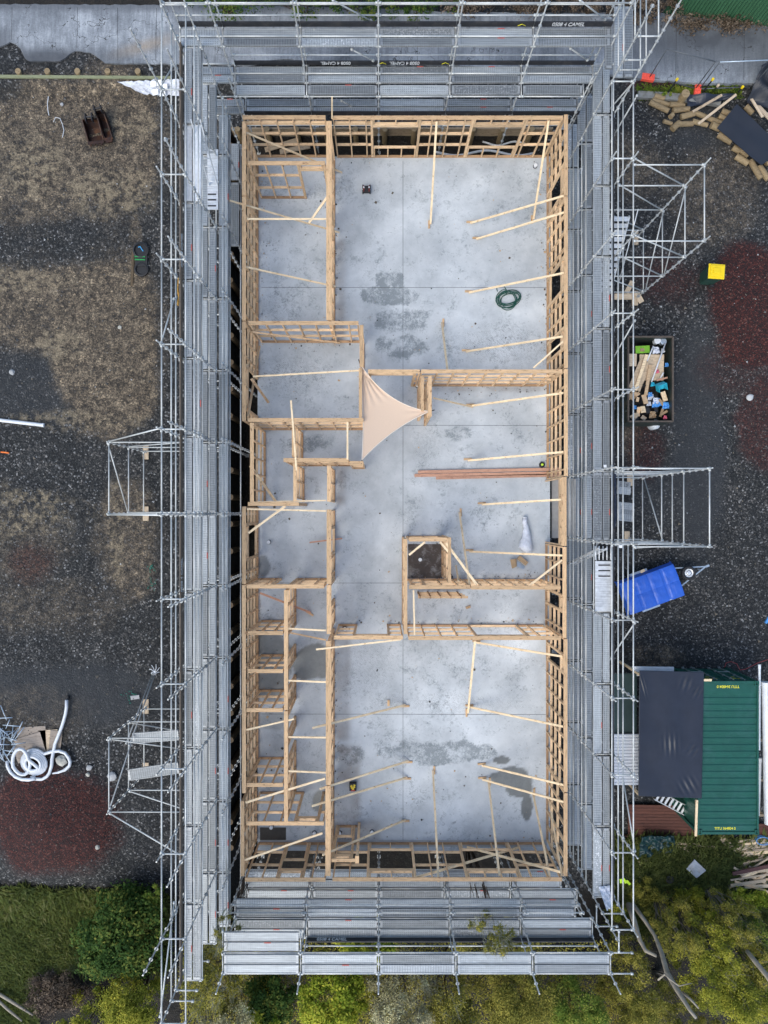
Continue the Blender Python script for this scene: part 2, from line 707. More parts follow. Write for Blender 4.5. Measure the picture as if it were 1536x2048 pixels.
def axis(lo, hi, st, far):
    inner = np.arange(lo, hi + 1e-6, st)
    out = np.array([st * 1.7 ** k for k in range(1, 30)])
    out = np.cumsum(out)
    out = out[out < far]
    return np.concatenate([lo - out[::-1], inner, hi + out])


gx = axis(-17.5, 17.8, .11, 220)
gy = axis(-23.0, 22.5, .11, 220)
gme, GX, GY, GZ = grid_mesh('ground', gx, gy, lambda x, y: ground_z(x, y) + (fnoise(x, y, .9, 3) - .5) * .10 + (fnoise(x, y, .28, 31, 2) - .5) * .05)
PXg = CX + GX * F / (ZC - GZ)
PYg = CY - GY * F / (ZC - GZ)


def blob(cx, cy, rx, ry, soft=.5, warp=.35, seed=1):
    w = (fnoise(GX, GY, 1.6, seed) - .5) * 2 * warp
    d = np.sqrt(((PXg - cx) / rx) ** 2 + ((PYg - cy) / ry) ** 2) + w
    return sstep(1 + soft / 2, 1 - soft / 2, d)


def mx(*a):
    r = a[0]
    for b_ in a[1:]:
        r = np.maximum(r, b_)
    return r


clay = mx(.85 * blob(170, 290, 210, 130, .7, .5, 11), .55 * blob(60, 380, 120, 100, .6, .5, 12), .9 * blob(230, 690, 110, 175, .4, .4, 13),
          .8 * blob(90, 610, 150, 95, .5, .45, 14), .5 * blob(262, 1075, 66, 105, .5, .5, 15), .26 * blob(40, 1070, 110, 90, .6, .7, 16),
          .25 * blob(60, 1215, 150, 50, .8, .5, 17), .2 * blob(60, 1440, 110, 60, .8, .5, 18), .3 * blob(1430, 390, 90, 90, .8, .5, 19),
          .35 * blob(1265, 870, 18, 60, .8, .4, 20), .35 * blob(1300, 1315, 60, 25, .8, .4, 21), .55 * blob(272, 500, 14, 80, .5, .4, 41), .35 * blob(1270, 340, 70, 60, .8, .6, 42))
ochre = 1.5 * mx(.55 * blob(60, 330, 60, 50, .9, .7, 22), .5 * blob(215, 390, 70, 40, .9, .7, 23), .5 * blob(120, 690, 40, 30, .9, .6, 24),
           .45 * blob(250, 250, 60, 30, .9, .8, 25), .45 * blob(60, 1020, 100, 40, .9, .9, 26), .3 * blob(232, 1060, 14, 120, .6, .3, 27),
           .95 * sstep(222, 226, PXg) * sstep(248, 243, PXg) * sstep(960, 985, PYg) * sstep(1160, 1130, PYg) * (np.sin(PYg * 2 * math.pi / 9.0 + (PXg > 235) * 2.5) > -.1) * fnoise(GX, GY, .8, 66),
           .5 * blob(275, 385, 35, 40, .8, .6, 28), .35 * blob(130, 840, 150, 18, .9, .6, 29), .4 * blob(20, 560, 90, 25, .9, .6, 30))
scoria = mx(blob(95, 1640, 135, 105, .45, .35, 33), blob(1505, 610, 88, 118, .35, .3, 34), .6 * blob(1530, 840, 60, 90, .5, .5, 35), .35 * blob(1465, 740, 70, 50, .9, .6, 44),
            .5 * blob(1290, 905, 34, 55, .6, .4, 36), .75 * blob(1330, 170, 70, 16, .6, .4, 37), .45 * blob(60, 1125, 45, 40, .8, .5, 38), .5 * blob(1330, 560, 60, 45, .9, .6, 39))
fine = mx(blob(1395, 900, 55, 230, .5, .25, 45), blob(150, 1390, 200, 60, .6, .3, 46), .8 * blob(1395, 250, 60, 50, .7, .4, 47), .7 * blob(60, 780, 70, 70, .6, .5, 48), .6 * blob(1330, 985, 60, 60, .7, .4, 49))
clay = clay * (1 - .85 * blob(110, 492, 190, 46, .6, .4, 141)) * (1 - .8 * sstep(296, 322, PXg) * sstep(420, 360, PXg))
soil = mx(blob(1400, 1760, 190, 90, .4, .3, 50), sstep(1760, 1800, PYg + (fnoise(GX, GY, 1.0, 51) - .5) * 50) * 1.0, sstep(-5, 10, 22 - PYg) * 1.0)
tr_mask = sstep(-6.5, -6.35, GX) * sstep(6.8, 6.5, GX) * sstep(16.1, 15.95, GY)
soil = np.maximum(soil, tr_mask * .85)
scoria = scoria * (1 - tr_mask)
clay = clay * (1 - tr_mask)
for nme, ar in (('clay', clay), ('ochre', ochre), ('scoria', scoria), ('fine', fine), ('soil', soil)):
    attr(gme, nme, ar)


def ground_material():
    m, nt, b = new_mat('site_ground')
    v = coords(nt, world=True)

    def at(n):
        a = nd(nt, 'ShaderNodeAttribute', attribute_name=n)
        return a.outputs['Fac']
    big = noise(nt, v, .7, 5, .6)
    mid = noise(nt, v, 3.5, 6, .72, .2)
    finen = noise(nt, v, 17, 5, .8)
    vo = nd(nt, 'ShaderNodeTexVoronoi', feature='F1')
    vo.inputs['Scale'].default_value = 17
    vo.inputs['Randomness'].default_value = 1
    nt.links.new(v, vo.inputs['Vector'])
    sepc = nd(nt, 'ShaderNodeSeparateColor')
    nt.links.new(vo.outputs['Color'], sepc.inputs[0])
    vo2 = nd(nt, 'ShaderNodeTexVoronoi', feature='F1')
    vo2.inputs['Scale'].default_value = 20
    nt.links.new(v, vo2.inputs['Vector'])
    sep2 = nd(nt, 'ShaderNodeSeparateColor')
    nt.links.new(vo2.outputs['Color'], sep2.inputs[0])
    grav = ramp(nt, sepc.outputs[0], [(0, (.007, .0075, .008)), (.45, (.018, .019, .020)), (.75, (.042, .042, .042)), (.93, (.095, .09, .085)), (1, (.26, .26, .26))])
    tone = ramp(nt, math_n(nt, 'MULTIPLY_ADD', big, .5, math_n(nt, 'MULTIPLY', mid, .5)), [(.32, (.45, .45, .47)), (.5, (.9, .9, .9)), (.68, (1.7, 1.6, 1.5))])
    mu = nd(nt, 'ShaderNodeMix', data_type='RGBA', blend_type='MULTIPLY')
    mu.inputs[0].default_value = 1
    nt.links.new(grav, mu.inputs[6])
    nt.links.new(tone, mu.inputs[7])
    col = mu.outputs[2]
    finec = ramp(nt, finen, [(.3, (.020, .022, .025)), (.55, (.036, .039, .043)), (.75, (.075, .077, .08))])
    col = mix_rgb(nt, math_n(nt, 'MULTIPLY', at('fine'), .8), col, finec)
    cl = ramp(nt, math_n(nt, 'MULTIPLY_ADD', finen, .45, math_n(nt, 'MULTIPLY', mid, .55)),
              [(.37, (.018, .015, .012)), (.46, (.085, .066, .047)), (.55, (.19, .148, .102)), (.66, (.38, .31, .215))])
    cf = math_n(nt, 'MULTIPLY', at('clay'), math_n(nt, 'MULTIPLY_ADD', math_n(nt, 'ADD', mid, math_n(nt, 'MULTIPLY', big, .6)), 3.2, -1.25))
    cfc = nd(nt, 'ShaderNodeClamp')
    nt.links.new(cf, cfc.inputs[0])
    gr_ = ramp(nt, sep2.outputs[0], [(0, (.35, .35, .36)), (.5, (.85, .85, .85)), (.9, (1.35, 1.33, 1.3)), (1, (2.1, 2.05, 1.95))])
    mu2 = nd(nt, 'ShaderNodeMix', data_type='RGBA', blend_type='MULTIPLY')
    mu2.inputs[0].default_value = 1
    nt.links.new(cl, mu2.inputs[6])
    nt.links.new(gr_, mu2.inputs[7])
    col = mix_rgb(nt, cfc.outputs[0], col, mu2.outputs[2])
    oc = ramp(nt, finen, [(.35, (.13, .10, .065)), (.65, (.42, .34, .22))])
    of = nd(nt, 'ShaderNodeClamp')
    nt.links.new(math_n(nt, 'MULTIPLY', at('ochre'), math_n(nt, 'MULTIPLY_ADD', math_n(nt, 'SUBTRACT', mid, .45), 7.0, .0)), of.inputs[0])
    col = mix_rgb(nt, of.outputs[0], col, oc)
    sc = ramp(nt, sep2.outputs[0], [(0, (.010, .003, .003)), (.4, (.026, .0058, .0048)), (.72, (.052, .0105, .0075)), (.93, (.095, .021, .014)), (1, (.15, .07, .055))])
    scf = math_n(nt, 'MULTIPLY', at('scoria'), math_n(nt, 'MULTIPLY_ADD', mid, 1.2, .55))
    scc = nd(nt, 'ShaderNodeClamp')
    nt.links.new(scf, scc.inputs[0])
    col = mix_rgb(nt, scc.outputs[0], col, sc)
    so_ = ramp(nt, mid, [(.3, (.006, .005, .004)), (.6, (.022, .017, .012)), (.8, (.05, .036, .022))])
    col = mix_rgb(nt, at('soil'), col, so_)
    nt.links.new(col, b.inputs['Base Color'])
    b.inputs['Roughness'].default_value = .85
    hh = math_n(nt, 'ADD', math_n(nt, 'MULTIPLY', vo.outputs['Distance'], -.6), math_n(nt, 'ADD', finen, math_n(nt, 'MULTIPLY', mid, 1.5)))
    bump(nt, b, hh, .8, .05)
    return m


ground = bpy.data.objects.new('ground', gme)
gme.materials.append(ground_material())
COL.objects.link(ground)
kind(ground, 'structure')

# concrete driveway across the top, with a broken lower edge on the left
def road_material():
    m, nt, b = new_mat('old_concrete_driveway')
    v = coords(nt, world=True)
    st = noise(nt, coords(nt, (7, .8, 1), world=True), 1.2, 4, .7)
    bg_ = noise(nt, v, .55, 5, .65)
    sp = noise(nt, v, 14, 4, .8)
    col = ramp(nt, math_n(nt, 'MULTIPLY_ADD', bg_, .55, math_n(nt, 'MULTIPLY_ADD', st, .25, math_n(nt, 'MULTIPLY', sp, .25))),
               [(.36, (.07, .078, .088)), (.52, (.225, .24, .26)), (.64, (.42, .44, .465))])
    a = nd(nt, 'ShaderNodeAttribute', attribute_name='rust_stain')
    col = mix_rgb(nt, math_n(nt, 'MULTIPLY', a.outputs['Fac'], math_n(nt, 'MULTIPLY_ADD', bg_, .9, .1)), col, (.30, .21, .12))
    w = nd(nt, 'ShaderNodeAttribute', attribute_name='wet')
    wf = nd(nt, 'ShaderNodeClamp')
    nt.links.new(math_n(nt, 'MULTIPLY', w.outputs['Fac'], math_n(nt, 'MULTIPLY_ADD', bg_, 1.6, .1)), wf.inputs[0])
    col = mix_rgb(nt, wf.outputs[0], col, (.075, .08, .09))
    vo = nd(nt, 'ShaderNodeTexVoronoi', feature='DISTANCE_TO_EDGE')
    vo.inputs['Scale'].default_value = .42
    dn = nd(nt, 'ShaderNodeVectorMath', operation='ADD')
    nz = nd(nt, 'ShaderNodeTexNoise')
    nz.inputs['Scale'].default_value = 2.5
    nt.links.new(v, nz.inputs['Vector'])
    nt.links.new(v, dn.inputs[0])
    nt.links.new(nz.outputs['Color'], dn.inputs[1])
    nt.links.new(dn.outputs[0], vo.inputs['Vector'])
    cr = math_n(nt, 'LESS_THAN', vo.outputs['Distance'], .004)
    col = mix_rgb(nt, math_n(nt, 'MULTIPLY', cr, math_n(nt, 'GREATER_THAN', bg_, .5)), col, (.04, .04, .04))
    nt.links.new(col, b.inputs['Base Color'])
    b.inputs['Roughness'].default_value = .7
    bump(nt, b, sp, .3, .01)
    return m


RZ = -.86
edge = [(-60, 90), (0, 93), (18, 84), (38, 90), (48, 116), (60, 122), (126, 122), (134, 110), (150, 102), (183, 105), (200, 118), (212, 126), (250, 127), (330, 127), (380, 128), (480, 130), (560, 118), (650, 122), (740, 128), (850, 126), (1000, 136), (1160, 142), (1290, 158), (1400, 166), (1500, 166), (1640, 160)]
topx = [(-60, 8), (400, 10), (700, 14), (900, 24), (1180, 26), (1300, 24), (1420, 38), (1640, 50)]


def interp(pts, x):
    for (a, b_), (c, d) in zip(pts, pts[1:]):
        if a <= x <= c:
            return b_ + (d - b_) * (x - a) / (c - a)
    return pts[-1][1]


m = MB()
rows = 14
pxs = list(range(-60, 1641, 10))
vs = []
for j in range(rows + 1):
    for px in pxs:
        y1 = interp(edge, px) + 3 * mn.noise(Vector((px * .06, 1, 0))) + 2 * mn.noise(Vector((px * .2, 3, 0)))
        y0 = interp(topx, px) + 3 * mn.noise(Vector((px * .08, 2, 0)))
        vs.append(P(px, y0 + (y1 - y0) * j / rows, RZ))
n = len(pxs)
fs = [(j * n + i, (j + 1) * n + i, (j + 1) * n + i + 1, j * n + i + 1) for j in range(rows) for i in range(n - 1)]
bt = [(v.x, v.y, v.z - .16) for v in vs]
o_ = len(vs)
side = [(rows * n + i, rows * n + i + o_, rows * n + i + 1 + o_, rows * n + i + 1) for i in range(n - 1)] + [(i + 1, i + 1 + o_, i + o_, i) for i in range(n - 1)]
m.add([tuple(v) for v in vs] + bt, fs + side)
road = m.build('driveway', road_material())
kind(road, 'structure')
rx = np.array([v[0] for v in m.v])
ry = np.array([v[1] for v in m.v])
rpx = CX + rx * F / (ZC - RZ)
rpy = CY - ry * F / (ZC - RZ)
stn = np.clip(1.15 - np.sqrt(((rpx - 290) / 80) ** 2 + ((rpy - 92 + (rpx - 290) * .28) / 16) ** 2), 0, 1) + .5 * np.clip(1 - np.abs(rpy - 118) / 12, 0, 1) * (rpx < 200)
attr(road.data, 'rust_stain', np.clip(stn, 0, 1))
wet = np.clip(1 - np.abs(rpy - 80) / 90, 0, 1) * (sstep(1180, 1330, rpx) * .75 + .35 * sstep(330, 420, rpx)) + .8 * sstep(30, 12, rpy)
wet = wet + 1.2 * np.clip(1 - np.abs(rpx - 95) / 160, 0, 1) * sstep(84, 112, rpy) + .7 * sstep(60, 0, rpx) * sstep(40, 70, rpy)
attr(road.data, 'wet', np.clip(wet, 0, 1))
for pts_, dz, lab in ((((136, 108), (152, 103), (172, 106), (190, 112), (203, 126), (196, 141), (170, 142), (140, 136), (131, 124)), -.10, 'cracked rounded chunk of driveway concrete broken off the lower edge'),
                      (((-20, 122), (22, 120), (40, 126), (62, 124), (70, 138), (52, 147), (20, 149), (-20, 150)), -.13, 'broken flat piece of driveway concrete at the left picture edge')):
    m = MB()
    m.prism([tuple(P(px + 1.5 * mn.noise(Vector((px * .3, py * .3, 0))), py, RZ + dz).xy) for px, py in pts_], RZ + dz - .1, RZ + dz)
    tag(m.build('broken_concrete', M('mossy_broken_concrete', (.20, .205, .205), .85, var=.35, scale=2.5, obj_var=0, dirt=(.06, .06, .055), dirt_amt=.8, world=True)), lab, 'concrete piece')
# sawn joints in the driveway
m = MB()
for px in (24, 155, 235, 313, 430, 560, 700, 835, 980, 1110, 1353, 1489):
    a, b_ = P(px, interp(topx, px) + 6, RZ + .002), P(px + rnd.uniform(-2, 2), interp(edge, px) - 6, RZ + .002)
    m.beam(a, b_, .012, .004)
j_ = m.build('driveway_joint', M('dark_joint', (.03, .03, .03), .9), road)

# ------------------------------------------------------------------ the slab
sx0, sx1 = P(521, 0, 0).x - .115, P(1095, 0, 0).x + .10
sy0, sy1 = P(0, 1697, 0).y - .09, P(0, 318, 0).y + .10
xs = np.arange(sx0, sx1 + .05, .07)
ys = np.arange(sy0, sy1 + .05, .07)
xs[-1], ys[-1] = sx1, sy1
sme, SX, SY, SZ = grid_mesh('slab_top', xs, ys, lambda x, y: 0 * x)
SPX = CX + SX * F / ZC
SPY = CY - SY * F / ZC


def sb(cx, cy, rx_, ry_, soft=.6, warp=.4, seed=1):
    w = (fnoise(SX, SY, 1.1, seed, 5) - .5) * 3.6 * warp
    d = np.sqrt(((SPX - cx) / rx_) ** 2 + ((SPY - cy) / ry_) ** 2) + w
    return sstep(1 + soft / 2, 1 - soft / 2, d)


def sr(x0, x1, y0, y1, s=5):
    return sstep(x0 - s, x0 + s, SPX) * sstep(x1 + s, x1 - s, SPX) * sstep(y0 - s, y0 + s, SPY) * sstep(y1 + s, y1 - s, SPY)


stain = mx(.95 * sr(748, 810, 542, 600, 9), .9 * sb(780, 592, 60, 18, .5, .3, 60), .85 * sr(745, 864, 615, 668, 14), .85 * sb(800, 690, 60, 38, .8, .5, 61), .6 * sb(690, 800, 22, 14, .7, .4, 62),
           .8 * sb(620, 888, 75, 20, .8, .4, 63),   .8 * sb(890, 865, 55, 18, .9, .5, 64), .5 * sb(740, 1010, 50, 25, .9, .6, 65), .86 * sb(860, 1505, 165, 26, .7, .5, 66), .5 * sb(960, 500, 120, 80, .9, .6, 67),
           .5 * sb(930, 570, 120, 70, .9, .6, 68), .42 * sb(1010, 720, 90, 40, .9, .5, 69), .45 * sb(560, 590, 45, 60, .9, .6, 70), .62 * sb(600, 770, 70, 40, .9, .6, 71), .45 * sb(700, 1300, 60, 50, .9, .6, 72),
           .4 * sb(950, 1580, 80, 50, .9, .5, 73), .5 * sb(720, 1520, 50, 25, .9, .5, 74), .45 * sb(800, 1100, 18, 80, .9, .4, 75), .4 * sb(870, 1420, 150, 40, .9, .5, 76), .36 * sb(560, 420, 60, 40, .9, .5, 77), .38 + .34 * fnoise(SX, SY, 1.3, 177))
tyre = mx(sb(1010, 690, 75, 40, .9, .3, 90), .8 * sb(590, 750, 60, 35, .9, .3, 91), .7 * sb(555, 620, 45, 30, .9, .3, 92), .7 * sb(740, 1330, 45, 60, .9, .3, 93), .7 * sb(880, 1405, 170, 18, .9, .3, 94), .6 * sb(850, 900, 30, 40, .9, .3, 95))
wetm = mx(sb(1028, 1553, 40, 28, .12, .42, 80), sb(1040, 1575, 26, 22, .12, .4, 180), sb(1004, 1520, 17, 8, .12, .3, 81), sb(1054, 1612, 11, 30, .14, .35, 82), sb(622, 1325, 42, 30, .14, .4, 83), .9 * sr(596, 650, 1300, 1345, 3), .9 * sb(545, 1330, 45, 70, .2, .3, 84), .75 * sb(527, 1130, 14, 24, .25, .3, 85), sb(642, 1605, 18, 22, .2, .25, 86), .5 * sb(545, 1440, 30, 18, .4, .4, 87), .6 * sb(540, 1250, 18, 20, .4, .3, 88))
cloud = fnoise(SX, SY, 2.6, 99)
rust_e = 0 * SX
for (x0, x1, y0, y1) in ((664, 690, 480, 690), (672, 690, 940, 1010), (668, 700, 1330, 1480), (672, 720, 1490, 1640), (830, 1090, 1150, 1158), (870, 1090, 774, 782), (895, 910, 1120, 1160), (660, 760, 1640, 1690), (660, 700, 1250, 1350)):
    rust_e = np.maximum(rust_e, sr(x0, x1, y0, y1, 7) * fnoise(SX, SY, .5, 55))
stain = np.where(stain > .5, stain * (.62 + .72 * fnoise(SX, SY, .42, 211, 4)), stain)
for nme, ar in (('stain', stain), ('wet', wetm), ('rust', rust_e), ('cloud', cloud), ('tyre', tyre)):
    attr(sme, nme, ar)


def slab_material():
    m, nt, b = new_mat('power_floated_concrete')
    v = coords(nt, world=True)

    def at(n):
        return nd(nt, 'ShaderNodeAttribute', attribute_name=n).outputs['Fac']
    n1 = noise(nt, v, .7, 6, .6, .15)
    n2 = noise(nt, v, 4.2, 6, .72, .3)
    n3 = noise(nt, v, 7, 8, .8, 1.6)
    base = ramp(nt, math_n(nt, 'MULTIPLY_ADD', n1, .74, math_n(nt, 'MULTIPLY', n2, .26)), [(.30, (.37, .39, .405)), (.5, (.51, .532, .545)), (.68, (.63, .647, .655))])
    ch = math_n(nt, 'MULTIPLY_ADD', at('cloud'), .5, .75)
    hv = nd(nt, 'ShaderNodeHueSaturation')
    nt.links.new(base, hv.inputs['Color'])
    nt.links.new(ch, hv.inputs['Value'])
    col = hv.outputs[0]
    mix3 = math_n(nt, 'MULTIPLY_ADD', n3, .6, math_n(nt, 'MULTIPLY', n2, .4))
    th = math_n(nt, 'SUBTRACT', .78, math_n(nt, 'MULTIPLY', at('stain'), .385))
    mrr = nd(nt, 'ShaderNodeMapRange')
    nt.links.new(math_n(nt, 'SUBTRACT', mix3, th), mrr.inputs[0])
    mrr.inputs[1].default_value = -.05
    mrr.inputs[2].default_value = .08
    col = mix_rgb(nt, math_n(nt, 'MULTIPLY', mrr.outputs[0], .72), col, (.12, .145, .155))
    wv = nd(nt, 'ShaderNodeTexWave', wave_type='BANDS', bands_direction='DIAGONAL')
    wv.inputs['Scale'].default_value = 7.5
    wv.inputs['Distortion'].default_value = 9
    wv.inputs['Detail'].default_value = 3
    nt.links.new(v, wv.inputs['Vector'])
    ty = math_n(nt, 'MULTIPLY', at('tyre'), math_n(nt, 'MULTIPLY', math_n(nt, 'GREATER_THAN', wv.outputs['Fac'], .55), math_n(nt, 'GREATER_THAN', n3, .5)))
    col = mix_rgb(nt, math_n(nt, 'MULTIPLY', ty, .5), col, (.14, .145, .15))
    rf = nd(nt, 'ShaderNodeClamp')
    nt.links.new(math_n(nt, 'MULTIPLY', at('rust'), 1.1), rf.inputs[0])
    col = mix_rgb(nt, math_n(nt, 'MULTIPLY', rf.outputs[0], .6), col, (.17, .12, .085))
    col = mix_rgb(nt, math_n(nt, 'MULTIPLY', at('wet'), .86), col, ramp(nt, n2, [(.3, (.085, .09, .083)), (.7, (.15, .155, .145))]))
    nt.links.new(col, b.inputs['Base Color'])
    rg = math_n(nt, 'SUBTRACT', .72, math_n(nt, 'MULTIPLY', at('wet'), .42))
    nt.links.new(rg, b.inputs['Roughness'])
    bump(nt, b, n3, .08, .006)
    return m


slab = thing('concrete_slab', 'large grey concrete floor slab under the timber wall frames', 'slab', (0, 0, 0))
sme.materials.append(slab_material())
placed('slab_top', sme, (0, 0, 0), Matrix.Identity(3), slab)
m = MB()
m.box(((sx0 + sx1) / 2, (sy0 + sy1) / 2, -.19), (sx1 - sx0, sy1 - sy0, .37))
m.build('slab_edge', M('raw_slab_edge', (.16, .155, .15), .9), slab)
jm = M('dark_saw_cut', (.07, .075, .08), .9, obj_var=0)
for (a, b_) in (((806, 322), (806, 1690)), ((523, 575), (1093, 575)), ((523, 850), (1093, 851)), ((523, 1166), (1093, 1166)), ((523, 1428), (1093, 1429))):
    bar('control_joint', P(*a, .001), P(*b_, .001), .014, .004, jm, slab)
recess_m = M('wet_brown_recess', (.060, .043, .034), .55, var=.4, scale=4, dirt=(.26, .25, .24), dirt_amt=.9, obj_var=0)
m = MB()
a, b_ = P(816, 1156, .004), P(884, 1088, .004)
m.box(((a.x + b_.x) / 2, (a.y + b_.y) / 2, .002), (b_.x - a.x, b_.y - a.y, .006))
m.build('shower_recess', recess_m, slab)
m = MB()
a, b_ = P(520, 1680, .004), P(572, 1655, .004)
m.box(((a.x + b_.x) / 2, (a.y + b_.y) / 2, .002), (b_.x - a.x, b_.y - a.y, .006))
m.build('floor_recess', M('dark_floor_recess', (.04, .034, .028), .6, var=.4, obj_var=0), slab)
a, b_ = P(520, 1693, 0), P(1094, 1680, 0)
m = MB()
m.box(((a.x + b_.x) / 2, (a.y + b_.y) / 2, .003), (b_.x - a.x, b_.y - a.y, .008))
m.build('pale_rebate_strip', M('pale_rebate_concrete', (.40, .395, .385), .8, var=.12, scale=3, obj_var=0), slab)
# pipes standing up through the slab
for i, (px, py, lab) in enumerate(((538, 1084, 'white capped drain pipe in the slab beside the left wall opening'), (840, 1119, 'white capped drain pipe in the brown shower recess'),
                                   (543, 1653, 'white capped pipe at the edge of the dark floor recess'), (629, 1665, 'white capped pipe in the slab left of the spine wall foot'),
                                   (679, 1665, 'white capped pipe between the spine wall and the small closet frame'), (744, 1663, 'white capped pipe standing alone right of the closet frame'),
                                   (1070, 333, 'white capped pipe with black collar near the top right slab corner'), (835, 772, 'white pipe stub beside the twin pantry wall frames'), (690, 1257, 'short white pipe stub by the open dividing wall'))):
    t = thing('drain_pipe', lab, 'pipe', P(px, py, 0), 'capped pipes standing in the slab')
    c = P(px, py, 0)
    m = MB()
    m.tube(c, c + Vector((0, 0, .10)), .062, 14)
    m.build('pipe_stub', white_pl, t, smooth=False)
    m = MB()
    m.tube(c + Vector((0, 0, .10)), c + Vector((0, 0, .125)), .072, 14)
    m.build('pipe_cap', white_mark, t)
    m = MB()
    m.tube(c + Vector((0, 0, .0)), c + Vector((0, 0, .02)), .088, 14)
    m.build('pipe_collar', blk_rub, t)

rdz = random.Random(31)
m = MB()
for k in range(900):
    if rdz.random() < .45:
        px, py = rdz.uniform(524, 1092), rdz.uniform(322, 1688)
    else:
        wl = rdz.choice(((668, 672, 330, 640), (668, 676, 1290, 1690), (524, 530, 330, 840), (1086, 1092, 330, 940), (680, 1090, 1240, 1247), (820, 1090, 1150, 1158), (520, 720, 682, 688), (870, 1090, 776, 782), (524, 572, 1180, 1640), (674, 1090, 1676, 1688)))
        px, py = rdz.uniform(wl[0], wl[1]) + rdz.gauss(0, 5), rdz.uniform(wl[2], wl[3]) + rdz.gauss(0, 5)
    c = P(min(1092, max(524, px)), min(1688, max(322, py)), .012)
    sz = min(.09, .012 + rdz.expovariate(55))
    m.box(c, (sz, sz * rdz.uniform(.4, 1.2), .014), Matrix.Rotation(rdz.uniform(0, 3), 3, 'Z'), mi=rdz.choice((0, 0, 1, 2)))
db = m.build('debris', [M('mud_crumb', (.10, .08, .06), .9), M('sawdust_chip', (.45, .31, .18), .9), M('dark_crumb', (.04, .04, .04), .9)])
kind(tag(db, 'mud crumbs and sawdust chips scattered over the concrete slab', 'debris'), 'stuff')

# ------------------------------------------------------------------ timber wall frames
HT = 2.82
WI = [0]


def wall_frame(label, a, b, ops=(), pw=.14, nogs=(.95, 1.85), sp=.6, ribbon=False, skip=None, h=HT, extra_studs=(), no_bottom=()):
    """a,b: photo pixels of the top plate's ends. ops: (s0,s1,sill,head) in px along the wall axis"""
    WI[0] += 1
    dz = (WI[0] % 9) * .0025
    A, B = P(*a, HT), P(*b, HT)
    L = (B - A).length
    u = (B - A).normalized()
    vert = abs(u.y) > abs(u.x)
    root = thing('stud_framing', label, 'wall frame', (A.x, A.y, 0), 'timber wall frames standing on the slab')

    def s_of(q):
        w = P(q, q, HT)
        return ((w.y - A.y) / u.y) if vert else ((w.x - A.x) / u.x)

    def pt(s, z, t=0):
        return Vector((A.x + u.x * s - u.y * t, A.y + u.y * s + u.x * t, z))
    O = []
    for o in ops:
        s0, s1 = sorted((s_of(o[0]), s_of(o[1])))
        O.append((max(0.0, s0), min(L, s1), o[2], o[3]))
    top = h + dz
    sw = .09
    bar('top_plate', pt(0, top - .0175), pt(L, top - .0175), pw, .035, plate, root)
    bar('top_plate', pt(.004, top - .058), pt(L - .004, top - .058), sw + .002, .045, pine, root)
    # bottom plate, cut at door openings
    segs, cur = [], 0.0
    for (s0, s1, sill, head) in sorted(O):
        if sill <= 0.02:
            if s0 - cur > .05:
                segs.append((cur, s0))
            cur = s1
    if L - cur > .05:
        segs.append((cur, L))
    for (s0, s1) in segs:
        bar('bottom_plate', pt(s0, .024 + dz), pt(s1, .024 + dz), sw, .045, wetpine, root)
    zt = top - .081
    # studs
    ss = [.024]
    k = 1
    while k * sp < L - .12:
        ss.append(k * sp)
        k += 1
    ss.append(L - .024)
    ss += [s for s in extra_studs]
    # opening studs
    dbl = []
    for (s0, s1, sill, head) in O:
        for s, d in ((s0, -1), (s1, 1)):
            q = s + d * .05
            if .03 < q < L - .03:
                dbl.append(q)
    studs = []
    for s in sorted(ss):
        if any(s0 - .12 < s < s1 + .12 for (s0, s1, _, _) in O) and .03 < s < L - .03:
            continue
        if any(abs(s - q) < .11 for q in dbl):
            continue
        studs.append((s, .045))
    studs += [(q, .09) for q in dbl]
    up = Vector((u.x, u.y, 0))
    for s, w in studs:
        bar('stud', pt(s, .048 + dz), pt(s, zt), sw, w, pine, root, up=up)
    # lintels, sills, cripples
    for (s0, s1, sill, head) in O:
        if head < zt - .1:
            hh = min(.19, zt - head - .02)
            bar('lintel', pt(s0, head + hh / 2), pt(s1, head + hh / 2), sw, hh, pine, root)
            if head + hh < zt - .06:
                n = max(1, int((s1 - s0) / .6))
                for i in range(n + 1):
                    s = s0 + .03 + (s1 - s0 - .06) * i / n
                    bar('cripple_stud', pt(s, head + hh), pt(s, zt), sw, .045, pine, root, up=up)
        if sill > .02:
            bar('window_sill', pt(s0, sill), pt(s1, sill), sw, .045, pine, root)
            n = max(1, int((s1 - s0) / .55))
            for i in range(n + 1):
                s = s0 + .03 + (s1 - s0 - .06) * i / n
                bar('cripple_stud', pt(s, .048 + dz), pt(s, sill - .022), sw, .045, pine, root, up=up)
    # nogs between studs
    allp = sorted(s for s, _ in studs)
    zs = list(nogs) + ([zt - .28] if ribbon else [])
    for i, (p, q) in enumerate(zip(allp, allp[1:])):
        mid = (p + q) / 2
        if any(s0 - .01 < mid < s1 + .01 for (s0, s1, _, _) in O) or q - p < .12:
            continue
        for z in zs:
            hh = .14 if (ribbon and z > 2) else .045
            bar('nog', pt(p + .03, z + (.01 if i % 2 else -.01)), pt(q - .03, z + (.01 if i % 2 else -.01)), sw - .004, hh, pine, root)
    return root


